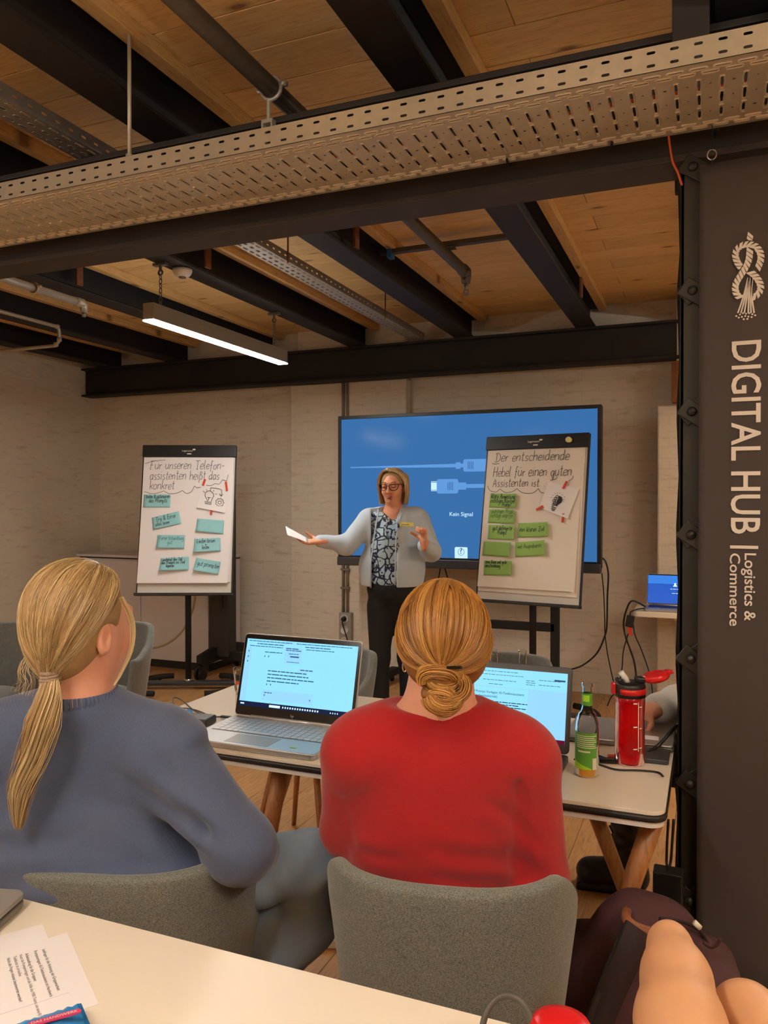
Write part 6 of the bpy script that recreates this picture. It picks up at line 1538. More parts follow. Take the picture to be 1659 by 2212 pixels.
# hair: cap, combed strands, ponytail
r_, f_, u_ = Ax
cap = SDF(); cap.ell(hc-f_*.014+u_*.032, (.086,.104,.098), .02, Ax); cap.ell(hc-f_*.045-u_*.02, (.072,.06,.075), .03, Ax)
cap.ell(hc+f_*.105-u_*.010, (.10,.098,.112), .01, Ax, neg=True)
cap.ell(hc+r_*.088+f_*.014-u_*.014, (.024,.026,.034), .006, Ax, neg=True)
hb_ = sdf_obj('hair', cap, .005, 'hair_base_blond', pb, 2)
tie = P(108, 1462, D-.075); gl_ = (tie-hc); gl_ = Vector((gl_.dot(r_), gl_.dot(f_), gl_.dot(u_))).normalized()
def st_b(a): return (a*.35, .55*abs(a)+.12*(1-abs(a)), .80)
def sd_b(a): return (math.sin(a*1.75)*1.0, -math.cos(a*1.75)*.95+.1, .28)
S_, T_ = flow_hair(hc-f_*.012+u_*.016, Ax, (.092,.108,.112), 3000, st_b, tuple(gl_), sd_b, 18, .006, 3, 1.1, .25, .012)
# keep the ear free
ear = np.array(list(hc+r_*.084-u_*.012-f_*.002)); keep = ~((np.linalg.norm(S_-ear, axis=2) < .019).any(1)); S_, T_ = S_[keep], T_[keep]
# every strand ends in the hair tie
wg = np.linspace(0, 1, 18)[None, :, None]**3; S_ = S_*(1-wg) + (np.array(list(tie))+np.random.RandomState(5).normal(0, .006, (len(S_), 1, 3)))*wg
strands('strand_layer', S_, .0009, 'hair_blond', hb_, T_)['kind'] = 'stuff'
pt = [P(108,1462,D-.075), P(104,1500,D-.092), P(90,1560,D-.105), P(74,1630,D-.100), P(46,1710,D-.095), P(40,1790,D-.085)]
S_, T_ = lock(pt, [.012,.020,.025,.021,.016,.003], 480, 26, 8, 1.6, .7, .45, .22, .45)
strands('ponytail', S_, .0012, 'hair_blond', hb_, T_)['kind'] = 'stuff'
S1, T1 = lock([P(262,1290,D-.03), P(284,1340,D-.01), P(284,1400,D-.01), P(262,1452,D-.02), P(246,1480,D-.03)], [.004,.0045,.003,.002,.0006], 34, 16, 12, .8, .6, .85, .1, .7)
S2, T2 = lock([P(60,1420,D-.02), P(50,1450,D-.03), P(58,1475,D-.03), P(48,1500,D-.04)], [.006,.012,.016,.02], 14, 16, 13, 2.0, .6, .8, .1, .9)
S3, T3 = lock([P(120,1478,D-.07), P(132,1500,D-.06), P(136,1520,D-.055)], [.004,.004,.002], 20, 16, 14, .8, .6, .5, .1, .6)
strands('loose_wisps', np.concatenate([S1, S2]), .0007, 'hair_blond', hb_, np.concatenate([T1, T2]))['kind'] = 'stuff'
for k in range(4):
    c_ = tie + UP*(.010-.0075*k); MB().tube([c_+RIGHT*(.0155*math.cos(t))+FWD*(.0155*math.sin(t))+UP*(.002*math.sin(t+k)) for t in [2*math.pi*q/20 for q in range(20)]], .0042, 7, closed=True).build('hair_tie', 'hair_tie', hb_, smooth=True)

# ---- woman in the red pullover
pr_ = thing('person', (P(955,1900,1.62).x, P(955,1900,1.62).y, 0), 'seated person in a red pullover with blond hair in a low bun', 'person')
D = 1.53
neck = P(948, 1512, D+.03); s = SDF()
s.ell(P(948,1660,D+.07), (.185,.110,.145), .05); s.ell(P(940,1790,D+.07), (.182,.120,.155), .05); s.ell(P(945,1905,D+.09), (.192,.130,.110), .05)
s.cone(P(778,1622,D+.05), P(1125,1640,D+.05), .068, .072, .05); s.cone(neck-UP*.016, P(800,1598,D+.05), .050, .058, .05); s.cone(neck-UP*.016, P(1105,1610,D+.05), .050, .058, .05)
s.cone(P(762,1632,D+.05), P(752,1790,D+.12), .063, .056, .03); s.cone(P(752,1790,D+.12), P(850,1800,D+.42), .052, .042, .03)
s.cone(P(1137,1650,D+.05), P(1162,1900,D+.06), .066, .060, .03); s.cone(P(1162,1900,D+.06), P(1080,1830,D+.40), .056, .044, .03)
s.ell(P(932,1482,D+.03), (.118,.088,.050), .010, neg=True)
s.cone(P(1122,1690,D-.022), P(1128,1900,D-.006), .004, .020, .016, neg=True); s.cone(P(728,1735,D+.01), P(745,1820,D+.015), .010, .016, .014, neg=True)
s.wave(P(1095,1775,D-.06), .05, (.55, .2, .85), 130, .005, .6, 2); s.wave(P(775,1745,D-.03), .035, (-.5, -.2, .85), 150, .004, 0); s.wave(P(1010,1870,D-.05), .07, (.3, .1, 1), 110, .004, 0, 1.2); s.wave(P(800,1865,D-.04), .06, (-.1, 0, 1), 130, .004, 1.0); s.wave(P(1110,1880,D-.04), .07, (.5, .2, .9), 100, .005, 1.0)
sdf_obj('pullover', s, .0065, 'knit_red', pr_, 3)
hc = P(956, 1388, D+.03); face = (FWD*.995-RIGHT*.06).normalized()
b = SDF(); Ax = head_sdf(b, hc, face, 1.0, neck-UP*.03)
b.cone(neck, P(945,1800,D+.10), .056, .09, .05, FWD, 1.3); b.cone(P(790,1632,D+.06), P(1120,1645,D+.06), .038, .038, .03); b.cone(neck-UP*.022, P(815,1592,D+.055), .046, .040, .03); b.cone(neck-UP*.022, P(1080,1602,D+.055), .046, .040, .03)
b.cone(P(762,1632,D+.05), P(752,1790,D+.12), .042, .038, .03); b.cone(P(752,1790,D+.12), P(865,1800,D+.50), .036, .027, .02); b.cone(P(1137,1650,D+.05), P(1162,1900,D+.06), .042, .038, .03); b.cone(P(1162,1900,D+.06), P(1060,1815,D+.48), .036, .027, .02)
hand(b, P(872,1800,D+.52), FWD*.9-UP*.25, -UP, 1, .4); hand(b, P(1054,1812,D+.50), FWD*.9-UP*.25, -UP, -1, .4)
b.cone(P(945,1800,D+.08), P(945,1930,D+.1), .11, .13, .05)
sdf_obj('body', b, .0055, 'skin', pr_, 2)
j = SDF(); j.ell(P(945,1950,D+.12), (.175,.13,.09), .05)
for k in (-1, 1):
    hp = V3(P(945,1950,D+.14), .09*k); kn = Vector((hp.x+k*.04, hp.y+.40, .53)); an = Vector((kn.x, kn.y-.02, .10)); j.cone(hp, kn, .085, .062, .04); j.cone(kn, an, .06, .042, .03)
    sh_ = SDF().cone(an-UP*.05, an-UP*.06+Vector((0,.16,0)), .045, .036, .02).cone(an, an-UP*.05, .04, .045, .02).box(an-UP*.09+Vector((0,.06,0)), (.04,.12,.006), .008, r=.003); sdf_obj('shoe', sh_, .008, 'black_leather', pr_, 2)
sdf_obj('trousers', j, .009, 'denim_dark', pr_, 2)
r_, f_, u_ = Ax
cap = SDF(); cap.ell(hc-f_*.012+u_*.030, (.083,.100,.096), .02, Ax); cap.ell(hc-f_*.035-u_*.020, (.082,.066,.070), .03, Ax); cap.ell(hc+f_*.11-u_*.02, (.10,.085,.11), .01, Ax, neg=True)
hb_ = sdf_obj('hair', cap, .005, 'hair_base_gold', pr_, 2)
bun = P(952, 1472, D-.055); gl_ = P(950,1440,D-.05)-hc; gl_ = Vector((gl_.dot(r_), gl_.dot(f_), gl_.dot(u_))).normalized()
def st_r(a): return (.10+a*.12, .75*abs(a)-.05, .85)
def sd_r(a): return (math.sin(a*1.62)*1.06, -math.cos(a*1.62)*.95+.08, .14-.42*a*a)
S_, T_ = flow_hair(hc-f_*.012+u_*.012, Ax, (.087,.105,.108), 3000, st_r, tuple(gl_), sd_r, 18, .0045, 6, .9, .25)
T_ = np.clip(T_*.95+.08, 0, 1)
o = strands('strand_layer', S_, .0009, 'hair_gold', hb_, T_); o['kind'] = 'stuff'
core = SDF(); core.ell(bun+UP*.012, (.040,.030,.026), .01); core.ell(bun-UP*.022, (.038,.030,.022), .01); sdf_obj('bun_core', core, .004, 'hair_base_gold', hb_, 1)
def ring_lock(c, rx, rz, dep, a0, a1, rad, n, seed, tone):
    pth = [c + RIGHT*(rx*math.cos(R(a))) + UP*(rz*math.sin(R(a))) - FWD*(dep*(1-.35*abs(math.cos(R(a))))) for a in np.linspace(a0, a1, 9)]
    return lock(pth, rad, n, 16, seed, 1.6, .8, tone, .17)
parts_ = [ring_lock(bun+UP*.006, .034, .020, .026, 200, -20, [.010,.016,.019,.016,.010], 130, 21, .6), ring_lock(bun+UP*.010, .030, .016, .020, 160, 350, [.009,.013,.014,.012,.008], 90, 22, .5),
          ring_lock(bun-UP*.022, .030, .018, .030, 190, 365, [.010,.017,.020,.018,.010], 140, 23, .62), ring_lock(bun-UP*.030, .022, .014, .022, 150, -30, [.010,.014,.015,.014,.010], 90, 24, .45),
          ring_lock(bun-UP*.006+RIGHT*.008, .034, .026, .026, 60, -110, [.008,.013,.015,.013,.008], 90, 25, .4), ring_lock(bun+UP*.040, .022, .014, .018, 200, 20, [.006,.010,.011,.009,.006], 70, 26, .7)]
strands('bun', np.concatenate([p[0] for p in parts_]), .0012, 'hair_gold', hb_, np.concatenate([p[1] for p in parts_]))['kind'] = 'stuff'
S1, T1 = lock([P(905,1290,D), P(880,1320,D-.01), P(868,1360,D)], [.010,.012,.012], 22, 16, 31, 1, .6, .4, .1, .9)
S2, T2 = lock([P(930,1455,D-.06), P(950,1430,D-.085), P(990,1428,D-.08), P(985,1450,D-.085)], [.004,.006,.006,.004], 50, 16, 32, 1, .6, .7, .1, .4)
strands('loose_wisps', np.concatenate([S1, S2]), .0006, 'hair_gold', hb_, np.concatenate([T1, T2]))['kind'] = 'stuff'
MB().tube([bun+UP*.034+RIGHT*(.008+.004*k)-FWD*.036 for k in range(8)], .0028, 6).build('hair_clip', 'black_gloss', hb_, smooth=True)
er = P(874, 1440, D+.03); MB().tube([er+RIGHT*(.004*math.cos(t))+UP*(.010*math.sin(t)) for t in [2*math.pi*k/14 for k in range(14)]], .0016, 6, closed=True).build('earring', 'gold', pr_, smooth=True)
# ---- presenter
pp = thing('person', (P(845,1560,5.0).x, P(845,1560,5.0).y, 0), 'standing presenter in a pale blue cardigan and glasses gesturing with a sheet', 'person')
D = 5.0; q = lambda x, y, d=0.0: P(x, y, D+d)
scl = D/F_PX
face = (-FWD*.90 - RIGHT*.30 - UP*.10).normalized(); hc = q(850, 1051, -.01)
b = SDF(); Ax = head_sdf(b, hc, face, .97, q(850,1112,.02), UP)
b.cone(q(850,1118,.02), q(846,1160,.02), .07, .11, .05, FWD, 1.3); b.cone(q(804,1126,.05), q(896,1122,.05), .035, .035, .03)
b.ell(q(846,1210,.01), (.125,.085,.24), .05); b.ell(q(848,1270,.02), (.13,.095,.14), .05)
# right arm held out to the side, left forearm raised
b.cone(q(795,1122,.02), q(752,1178,-.05), .043, .040, .03); b.cone(q(752,1178,-.05), q(697,1170,-.12), .036, .027, .02)
b.cone(q(906,1122,.02), q(934,1196,-.02), .043, .040, .03); b.cone(q(934,1196,-.02), q(917,1172,-.20), .036, .026, .02)
hand(b, q(694,1169,-.13), -RIGHT*.95-UP*.05-FWD*.25, UP*.9-FWD*.3, 1, .28, 1.0, .1, .25)
hand(b, q(916,1172,-.21), UP*.95-FWD*.15-RIGHT*.05, -RIGHT*.75-FWD*.5, -1, 1.5, .95, .05, .7)
for k, (fx_, fy_) in ((-1, (822,1560)), (1, (880,1560))):
    b.cone(q(848+k*26,1300,.02), q(fx_,1420,.02), .07, .05, .04); b.cone(q(fx_,1420,.02), q(fx_,1548,.03), .046, .035, .03)
sdf_obj('body', b, .0042, 'skin_face', pp, 2)
r_, f_, u_ = Ax
def hp_(r=0, f=0, u=0): return hc + r_*r + f_*f + u_*u
m = SDF().ell(hp_(0,.100,-.0545), (.0215,.010,.0045), .004, Ax).ell(hp_(0,.101,-.071), (.019,.010,.005), .004, Ax); sdf_obj('lips', m, .002, 'lips', pp, 1)
sdf_obj('mouth_opening', SDF().ell(hp_(0,.1015,-.0625), (.0145,.0075,.0042), .003, Ax), .002, 'mouth_dark', pp, 1)
MB().box(hp_(0,.1050,-.0592), (.018,.004,.003), r_, f_, u_).build('teeth', 'teeth', pp, bev=.001)
for k in (-1, 1):
    sdf_obj('eyelid', SDF().ell(hp_(k*.031,.0875,.008), (.0135,.009,.0085), .003, Ax), .002, 'lid', pp, 1)
    MB().tube([hp_(k*.031+.012*math.cos(t), .0955-.003*abs(math.cos(t)), .003-.004*math.sin(t)) for t in [math.pi*i/8 for i in range(9)]], .0014, 5).build('eyelashes', 'mouth_dark', pp, smooth=True)
    MB().tube([hp_(k*(.016+.030*i/6), .1005-.010*(i/6)**2, .032+.005*math.sin(math.pi*i/6)) for i in range(7)], .0022, 5).build('eyebrow', 'hair_base_gold', pp, smooth=True)
gl = thing('glasses', hp_(0,.1,0), 'dark red framed glasses on the presenter', 'glasses')
for k in (-1, 1):
    pts = [hp_(k*.034 + .026*a, .116-.018*abs(.5+.5*a*k)**2, .004+.0185*b_) for a, b_ in [(-1,.75),(-.5,.98),(.4,1.0),(1.12,1.05) if k > 0 else (1,.75),(1,-.1),(.6,-.85),(0,-1),(-.6,-.85),(-1,-.1) if k > 0 else (-1.05,.1)]]
    if k < 0: pts = [hp_(-.034 - .026*a, .116-.018*abs(.5+.5*a)**2, .004+.0185*b_) for a, b_ in [(-1,.75),(-.5,.98),(.4,1.0),(1.12,1.05),(1,-.1),(.6,-.85),(0,-1),(-.6,-.85),(-1,-.1)]]
    MB().tube(catmull([tuple(p) for p in pts+pts[:1]], 3), .0024, 6).build('rim', 'glasses_frame', gl, smooth=True)
    mk('lens', pts, [tuple(range(len(pts)))], 'lens', gl)
    MB().tube([hp_(k*.062,.100,.022), hp_(k*.078,.06,.020), hp_(k*.081,.0,.012)], .0024, 6).build('temple', 'glasses_frame', gl, smooth=True)
MB().tube([hp_(-.009,.117,.012), hp_(0,.120,.015), hp_(.009,.117,.012)], .0022, 6).build('bridge', 'glasses_frame', gl, smooth=True)
# hair: chin-length bob with a parting
cap = SDF(); cap.ell(hp_(0,-.018,.030), (.080,.098,.090), .02, Ax)
cap.ell(hp_(0,-.045,-.045), (.080,.055,.075), .04, Ax)
cap.ell(hp_(-.006,.108,-.012), (.072,.078,.112), .008, Ax, neg=True); cap.box(hp_(0,.02,-.15), (.2,.2,.03), .01, Ax, neg=True)
hb_ = sdf_obj('hair', cap, .004, 'hair_base_blond', pp, 2)
rg = np.random.RandomState(4); out = []; ti = []
tt = np.linspace(0, 1, 14)[:, None]
for i in range(1500):
    sg = -1 if rg.rand() < .5 else 1; a = rg.uniform(.02, 1)
    st = np.array([.018+sg*.008, .066-.15*a, .112-.022*abs(a-.35)]) + rg.normal(0, .004, 3)
    ang = sg*(R(38)+a*R(125)); R1 = .088+rg.normal(0, .004)
    mid = np.array([math.sin(ang)*.093, math.cos(ang)*.100-.012, .045+rg.normal(0, .008)]); end = np.array([math.sin(ang)*(.078+rg.normal(0, .005)), math.cos(ang)*.078-.012, -.098-.020*a+rg.normal(0, .008)])
    if abs(math.degrees(ang)) < 70: end[0] = sg*(.082+rg.normal(0,.004)); end[1] = .016+rg.normal(0,.008); mid[0] = sg*(.087+rg.normal(0,.003)); mid[1] = min(mid[1], .035)
    ctl = np.array([st[0]+(mid[0]-st[0])*.55, st[1]+(mid[1]-st[1])*.55, .105])
    q1 = (1-tt)**2*st+2*tt*(1-tt)*ctl+tt*tt*mid; c2 = mid+np.array([math.sin(ang)*.012, 0, -.06]); q2 = (1-tt)**2*mid+2*tt*(1-tt)*c2+tt*tt*end
    L = np.concatenate([q1, q2[1:]]); out.append(L @ np.array([list(x) for x in Ax]) + np.array(hc)); ti.append(np.clip(.55+.3*math.sin(ang*13)+rg.normal(0,.15), 0, 1))
strands('strand_layer', np.array(out), .0014, 'hair_blond', hb_, np.clip(np.array(ti)+.1, 0, 1))['kind'] = 'stuff'
# blouse, trousers, cardigan
bl = SDF(); bl.ell(q(842,1190,-.0), (.138,.118,.20), .05); bl.ell(q(844,1250,0), (.138,.12,.12), .05); bl.cone(q(812,1124,.012), q(884,1122,.015), .056, .05, .05)
bl.ell(q(846,1108,-.11), (.052,.075,.075), .012, neg=True); bl.box(q(846,1330,0), (.4,.4,.2), .004, neg=True)
bl.wave(q(838,1180,-.12), .10, (1,.3,0), 90, .002, 0)
blo = sdf_obj('blouse', bl, .0055, 'blouse', pp, 2)
for k in (-1, 1): MB().tube(catmull([q(846+k*3,1133,-.125), q(846+k*10,1128,-.13), q(846+k*15,1138,-.13), q(846+k*8,1150,-.132), q(846+k*12,1165,-.132)], 5), .006, 6).build('neck_tie', 'blouse', blo, smooth=True)
tr = SDF(); tr.ell(q(848,1268,.015), (.165,.133,.14), .04)
for k, xs in ((-1, (822,820,822)), (1, (876,882,884))):
    tr.cone(q(848+k*26,1310,.02), q(xs[1],1420,.02), .088, .066, .04); tr.cone(q(xs[1],1420,.02), q(xs[2],1540,.03), .064, .055, .03)
tr.wave(q(822,1400,-.05), .12, (1,.4,.15), 60, .004, 0); tr.wave(q(880,1400,-.05), .12, (1,.4,-.15), 60, .004, 1)
sdf_obj('trousers', tr, .007, 'black_cloth', pp, 2)
for xs in (822, 884):
    p = q(xs,1560,.03); p = Vector((p.x, p.y, 0)); sh_ = SDF().cone(p+UP*.045, p-FWD*.13-RIGHT*.03+UP*.032, .04, .032, .02).cone(p+UP*.09, p+UP*.045, .036, .04, .02).box(p-FWD*.05+UP*.008, (.036,.10,.006), .006, r=.003); sdf_obj('shoe', sh_, .007, 'black_leather', pp, 2)
cg = SDF(); cg.ell(q(846,1150,.02), (.185,.135,.16), .05); cg.ell(q(847,1225,.02), (.205,.150,.18), .05); cg.cone(q(847,1225,.02), q(847,1268,.02), .195, .195, .05, FWD, 1.33)
cg.cone(q(800,1120,.02), q(896,1116,.02), .066, .066, .05)
cg.cone(q(794,1126,.02), q(752,1176,-.05), .070, .062, .03); cg.cone(q(752,1176,-.05), q(692,1169,-.115), .058, .040, .03); cg.ell(q(742,1186,-.05), (.05,.05,.035), .03)
cg.cone(q(906,1124,.02), q(932,1192,-.02), .068, .062, .03); cg.cone(q(932,1192,-.02), q(918,1179,-.165), .058, .045, .025)
cg.box(q(847,1345,0), (.4,.4,.235), .006, neg=True)
cg.box(q(829,1220,-.20), (.079,.20,.34), .008, neg=True)
cg.ell(q(842,1098,-.06), (.064,.11,.10), .012, neg=True)
cg.wave(q(885,1160,-.12), .10, (1,.4,.1), 95, .004, 0); cg.wave(q(790,1200,-.12), .12, (1,.4,-.1), 70, .004, .5); cg.wave(q(730,1178,-.1), .08, (.8,.3,.6), 90, .004, 0); cg.wave(q(935,1190,-.08), .06, (.4,.2,.9), 100, .004, 0)
cgo = sdf_obj('cardigan', cg, .0055, 'cardigan', pp, 2)
cu_ = [q(918,1179,-.172)+ (RIGHT*math.cos(t)+UP*.35*math.sin(t)-FWD*.9*math.sin(t)*.0)*.040+UP*.0 for t in [2*math.pi*k/18 for k in range(18)]]
MB().tube([q(817,1100,-.07), q(816,1112,-.095), q(808,1160,-.138), q(801,1215,-.142), q(801,1270,-.135)], .0045, 6).build('front_edge', 'cardigan', cgo, smooth=True)
MB().tube([q(866,1102,-.06), q(859,1118,-.10), q(856,1160,-.140), q(854,1215,-.147), q(853,1264,-.14)], .0045, 6).build('front_edge', 'cardigan', cgo, smooth=True)
nt = thing('name_sticker', q(880,1132,-.155), 'yellow name sticker on the presenter’s cardigan', 'sticker')
vs = []; fs = []
def front_hit(x, y):                                               # first cardigan surface point in front of pixel (x, y)
    me = cgo.data; o0 = Vector((0,0,CAM_H)); d_, _ = _ray(x, y); mi = root_inv(pp); ok, loc, nr, ix = cgo.ray_cast(mi @ o0, (mi.to_3x3() @ d_).normalized())
    return (mi.inverted() @ loc if ok else q(x, y, -.15))
bpy.context.view_layer.update()
for j_ in range(3):
    for i in range(7):
        x = 863+30*i/6; y = 1127.5+8.5*j_/2+1.2*i/6; vs.append(front_hit(x, y) - FWD*.003)
for j_ in range(2):
    for i in range(6): k = j_*7+i; fs.append((k, k+1, k+8, k+7))
mk('sticker_paper', vs, fs, 'yellow_note', nt, smooth=True)
mb = MB(); pts_ = [front_hit(867+i*1.5, 1133+1.2*math.sin(i*1.9)) - FWD*.005 for i in range(12)]; mb.tube(pts_, .0012, 4).build('handwriting', 'ink_black', nt)
MB().tube(catmull([q(824,1100,-.03), q(829,1112,-.085), q(836,1121,-.108), q(846,1124,-.112), q(858,1118,-.1), q(868,1102,-.05)], 5), .0016, 5).build('necklace', 'gold', pp, smooth=True)
# the sheet in the hand
sh = []; fs = []
for j_ in range(5):
    for i in range(9):
        g, f = i/8, j_/4
        a = np.array(q(617,1137,-.22))*(1-g)+np.array(q(664,1163,-.20))*g; c = np.array(q(622,1153,-.34))*(1-g)+np.array(q(668,1174,-.30))*g
        p_ = a*(1-f)+c*f; p_[2] -= .012*math.sin(math.pi*f)+.010*(1-g)**2*f; sh.append(p_)
for j_ in range(4):
    for i in range(8): k = j_*9+i; fs.append((k, k+1, k+10, k+9))
o = mk('held_sheet', sh, fs, 'paper', None, smooth=True); solidify(o, .0015); tag(o, 'white sheet of paper in the presenter’s outstretched hand', 'paper')

# ---- neighbour behind the column
pn = thing('person', (.38, 2.68, 0), 'seated person behind the column in a pale fleece and black boots', 'person')
V = Vector
s = SDF(); s.ell(V((.40,2.74,.80)), (.13,.18,.24), .05, ((1,0,0),(0,1,0),(0,0,1))); s.cone(V((.38,2.62,.98)), V((.38,2.90,.98)), .07, .07, .05); s.ell(V((.40,2.74,.58)), (.14,.18,.12), .05, ((1,0,0),(0,1,0),(0,0,1)))
s.cone(V((.36,2.66,.97)), V((-.085,2.63,.775)), .072, .066, .03); s.cone(V((-.085,2.63,.775)), V((-.135,2.50,.80)), .060, .048, .03); s.cone(V((.36,2.84,.97)), V((.12,2.86,.74)), .07, .058, .03)
s.wave(V((-.06,2.57,.79)), .09, (.9,0,.5), 70, .006, 0)
sdf_obj('fleece', s, .009, 'fleece', pn, 2)
b = SDF(); head_sdf(b, V((.37,2.74,1.20)), V((-1,.1,-.1)), 1.0, V((.39,2.74,1.02))); b.cone(V((.39,2.74,1.02)), V((.40,2.74,.6)), .06, .1, .04); b.cone(V((.36,2.66,.97)), V((-.085,2.63,.775)), .045, .04, .03); b.cone(V((-.085,2.63,.775)), V((-.15,2.47,.80)), .036, .028, .02); b.cone(V((.36,2.84,.97)), V((.12,2.86,.74)), .045, .04, .03); b.cone(V((.12,2.86,.74)), V((.10,2.70,.70)), .036, .028, .02)
hand(b, V((-.152,2.46,.80)), V((-.6,-.5,-.1)), V((-.2,0,-1)), 1, .6, .9); hand(b, V((.10,2.69,.70)), V((-.3,-.9,0)), V((0,0,-1)), 1, .4)
sdf_obj('body', b, .007, 'skin', pn, 2)
cap = SDF().ell(V((.385,2.74,1.235)), (.10,.088,.095), .02, ((1,0,0),(0,1,0),(0,0,1))); cap.ell(V((.27,2.74,1.18)), (.08,.1,.1), .01, ((1,0,0),(0,1,0),(0,0,1)), neg=True); sdf_obj('hair', cap, .007, 'hair_base_blond', pn, 2)
t = SDF(); t.ell(V((.40,2.74,.53)), (.15,.18,.10), .05, ((1,0,0),(0,1,0),(0,0,1)))
bt1 = P(1355, 1800, 2.86); A1 = V((bt1.x, bt1.y, 0)); kn1 = V((A1.x-.03, A1.y-.03, .50)); kn2 = V((.0, 2.68, .50)); A2 = V((.06, 2.66, 0))
t.cone(V((.36,2.76,.53)), kn1, .085, .07, .04); t.cone(kn1, A1+UP*.26, .068, .056, .03); t.cone(V((.36,2.66,.53)), kn2, .085, .07, .04); t.cone(kn2, A2+UP*.2, .068, .055, .03)
sdf_obj('trousers', t, .009, 'black_cloth', pn, 2)
for A_ in (A1, A2):
    fd = V((-.98,-.12,0)); s = SDF(); sd = fd.cross(UP)
    s.cone(A_+UP*.30, A_+UP*.10, .060, .052, .02); s.cone(A_+UP*.08, A_+UP*.055+fd*.13, .056, .046, .03); s.ell(A_+UP*.06+fd*.125, (.055,.050,.045), .02, (fd, sd, UP)); s.ell(A_+UP*.06-fd*.03, (.05,.05,.06), .02, (fd, sd, UP))
    s.box(A_+fd*.06+UP*.014, (.115,.042,.010), .006, (fd, sd, UP), r=.004); s.wave(A_+UP*.2, .1, (0,0,1), 130, .004, 0)
    bo = sdf_obj('boot', s, .006, 'black_leather', pn, 2)
    for k in range(6):
        z_ = .10+.03*k; MB().tube([A_+UP*z_+fd*.052+sd*.028, A_+UP*(z_+.012)+fd*.064, A_+UP*z_+fd*.052-sd*.028], .003, 5).build('lace', 'cable_black', bo, smooth=True)
    MB().tube(catmull([A_+UP*.27+fd*.055, A_+UP*.285+fd*.085-sd*.02, A_+UP*.262+fd*.095-sd*.02, A_+UP*.25+fd*.06-sd*.005], 5), .0028, 5).build('lace_bow', 'cable_black', bo, smooth=True)
a_, b_ = P(1398,1520,2.52), P(1416,1545,2.55); tag(MB().tube([a_, b_, b_+(b_-a_)*1.5], .0035, 6).build('pencil', 'pencil', smooth=True), 'thin yellow pencil held beside the pale sleeve', 'pencil')

# ---- knees of the person at the lower right
pk = thing('person', (P(1500,2300,.7).x, P(1500,2300,.7).y, 0), 'knees and thighs of a person sitting at the lower right', 'person')
s = SDF(); k1 = P(1452, 2058, 1.10); h1 = RIGHT*.30+FWD*.50+UP*.60; k2 = P(1614, 2197, 1.05); h2_ = RIGHT*.50+FWD*.50+UP*.57
k1 = P(1447, 2032, 1.12); p2_ = P(1461, 2112, 1.06); m1_ = P(1470, 2215, .985); s.cone(k1, p2_, .027, .041, .03); s.cone(p2_, m1_, .041, .051, .03); s.cone(m1_, h1, .051, .078, .03)
m2_ = k2.lerp(h2_, .35); s.cone(k2, m2_, .046, .062, .005); s.cone(m2_, h2_, .062, .085, .01); s.ell((h1+h2_)/2, (.17,.12,.10), .05)
for kk, off in ((k1, Vector((.02,-.10,0))), (k2, Vector((.02,-.06,0)))):
    an = Vector((kk.x+off.x, kk.y+off.y, .10)); md = kk.lerp(an, .45)+Vector((0,-.03,0)); s.cone(kk-UP*.015, md, .030 if kk is k1 else .044, .046, .02); s.cone(md, an, .050, .032, .03)
    ft = an+Vector((-.04,.15,-.065)); s.cone(an+UP*-.03, ft, .036, .026, .03); s.ell(an-UP*.05-Vector((-.01,.03,0)), (.03,.035,.04), .03)
sdf_obj('body', s, .006, 'skin_legs', pk, 3)
sk_ = SDF(); sk_.ell((h1+h2_)/2-UP*.0, (.195,.15,.13), .05); sk_.cone(h1, h1.lerp(k1, .22), .10, .082, .03); sk_.cone(h2_, h2_.lerp(k2, .22), .10, .085, .03)
sdf_obj('skirt', sk_, .008, 'black_cloth', pk, 2)
st = thing('stool', ((h1+h2_)/2).to_tuple()[:2]+(0,), 'padded stool under the person at the lower right', 'stool'); c_ = (h1+h2_)/2
MB().lathe([(0,.40),(.17,.40),(.19,.42),(.19,.45),(.17,.468),(0,.472)], (c_.x, c_.y, 0), 24).build('seat', 'felt', st, smooth=True)
for k in range(4): a = R(45+90*k); MB().tube([(c_.x+.13*math.cos(a), c_.y+.13*math.sin(a), .40), (c_.x+.19*math.cos(a), c_.y+.19*math.sin(a), 0)], [.016,.012], 8).build('leg', 'leg_wood', st, smooth=True)

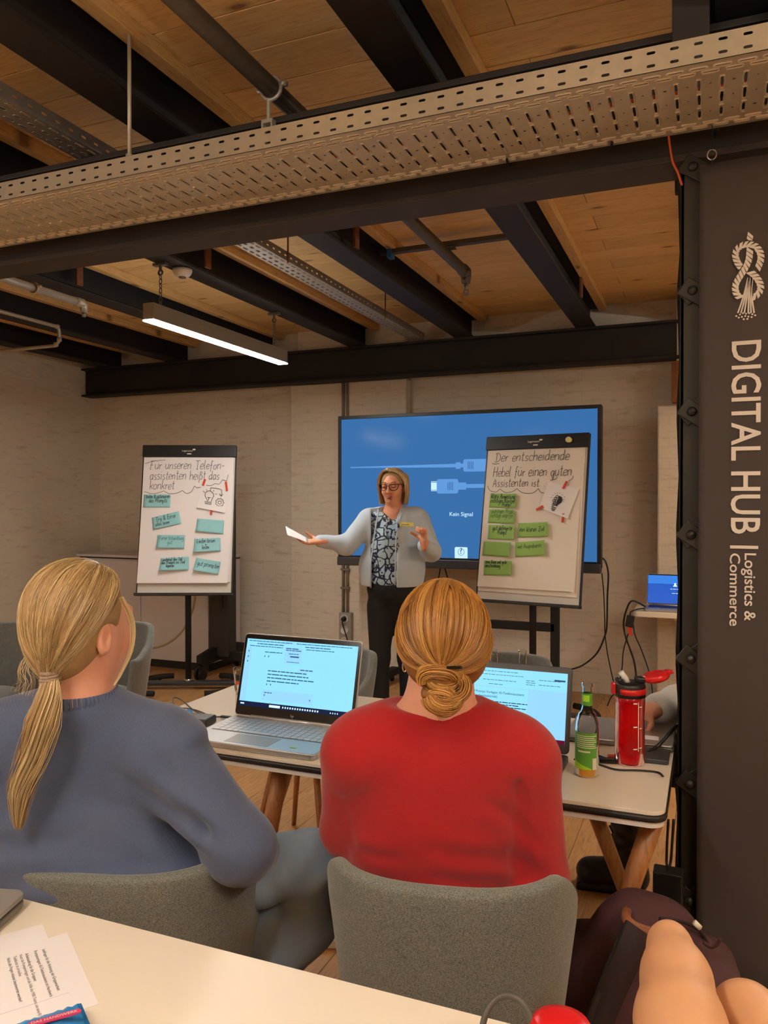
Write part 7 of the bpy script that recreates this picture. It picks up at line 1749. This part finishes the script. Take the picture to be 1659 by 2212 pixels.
# ---- maroon backpack
bc = P(1405, 2100, 1.60); bk = thing('backpack', (bc.x, bc.y, 0), 'dark maroon backpack with leather handle standing on the floor beside the knees', 'backpack')
zt = P(1390, 1968, 1.62).z; s = SDF(); ax = (RIGHT*.97-FWD*.24, FWD*.97+RIGHT*.24, UP); c_ = P(1400, 2150, 1.66)
s.box(Vector((c_.x, c_.y, zt*.40)), (.135,.070,zt*.34), .03, ax, r=.05); s.ell(Vector((c_.x, c_.y, zt*.80)), (.125,.095,.13), .06, ax); s.ell(Vector((c_.x, c_.y, zt*.35))-FWD*.09, (.125,.06,.17), .04, ax); s.cone(P(1350,2010,1.63), P(1300,2240,1.58), .055, .075, .06)
s.wave(Vector((c_.x, c_.y, zt*.7)), .2, (.6,.2,.7), 45, .006, 0); s.wave(Vector((c_.x, c_.y, zt*.9))-FWD*.05, .12, (.9,.1,.4), 70, .004, 0)
body = sdf_obj('bag_body', s, .007, 'maroon', bk, 3)
MB().tube(catmull([P(1352,1966,1.60), P(1350,1985,1.55), P(1365,2002,1.535), P(1392,2013,1.535), P(1412,2018,1.54), P(1424,2016,1.56)], 6), .0075, 8).build('handle', 'leather', bk, smooth=True)
MB().tube(catmull([P(1358,1968,1.60), P(1357,1983,1.56), P(1370,1996,1.545), P(1394,2006,1.545), P(1414,2011,1.55)], 6), .0065, 8).build('handle', 'leather', bk, smooth=True)
def strap(pts, w, name, mat):
    mb = MB(); pts = [Vector(p) for p in catmull([tuple(p) for p in pts], 6)]; vs = []
    for i, p in enumerate(pts):
        t_ = pts[min(i+1, len(pts)-1)]-pts[max(i-1, 0)]; sd = t_.cross(FWD).normalized(); vs += [p-sd*w/2, p+sd*w/2]
    o = mk(name, vs, [(2*i, 2*i+1, 2*i+3, 2*i+2) for i in range(len(pts)-1)], mat, bk, smooth=True); solidify(o, .008, 0)
strap([P(1378,2005,1.53), P(1362,2050,1.51), P(1335,2110,1.50), P(1300,2190,1.50), P(1282,2260,1.50)], .055, 'shoulder_strap', 'maroon_dark')
strap([P(1360,1985,1.57), P(1345,2015,1.53), P(1325,2060,1.51), P(1300,2120,1.50), P(1262,2230,1.50)], .012, 'trim_strip', 'maroon_dark')
MB().tube(catmull([P(1425,1985,1.56), P(1470,1990,1.57), P(1510,2010,1.60), P(1535,2050,1.62), P(1560,2110,1.62)], 6), .004, 6).build('zipper', 'maroon_dark', bk, smooth=True)
MB().tube(catmull([P(1520,2035,1.57), P(1535,2045,1.56), P(1548,2040,1.555), P(1556,2028,1.55)], 5), .004, 6).build('zip_pull', 'maroon', bk, smooth=True)
MB().tube([P(1500,1992,1.56), P(1512,2004,1.56)], .006, 6).build('buckle', 'label_cream', bk, smooth=True)
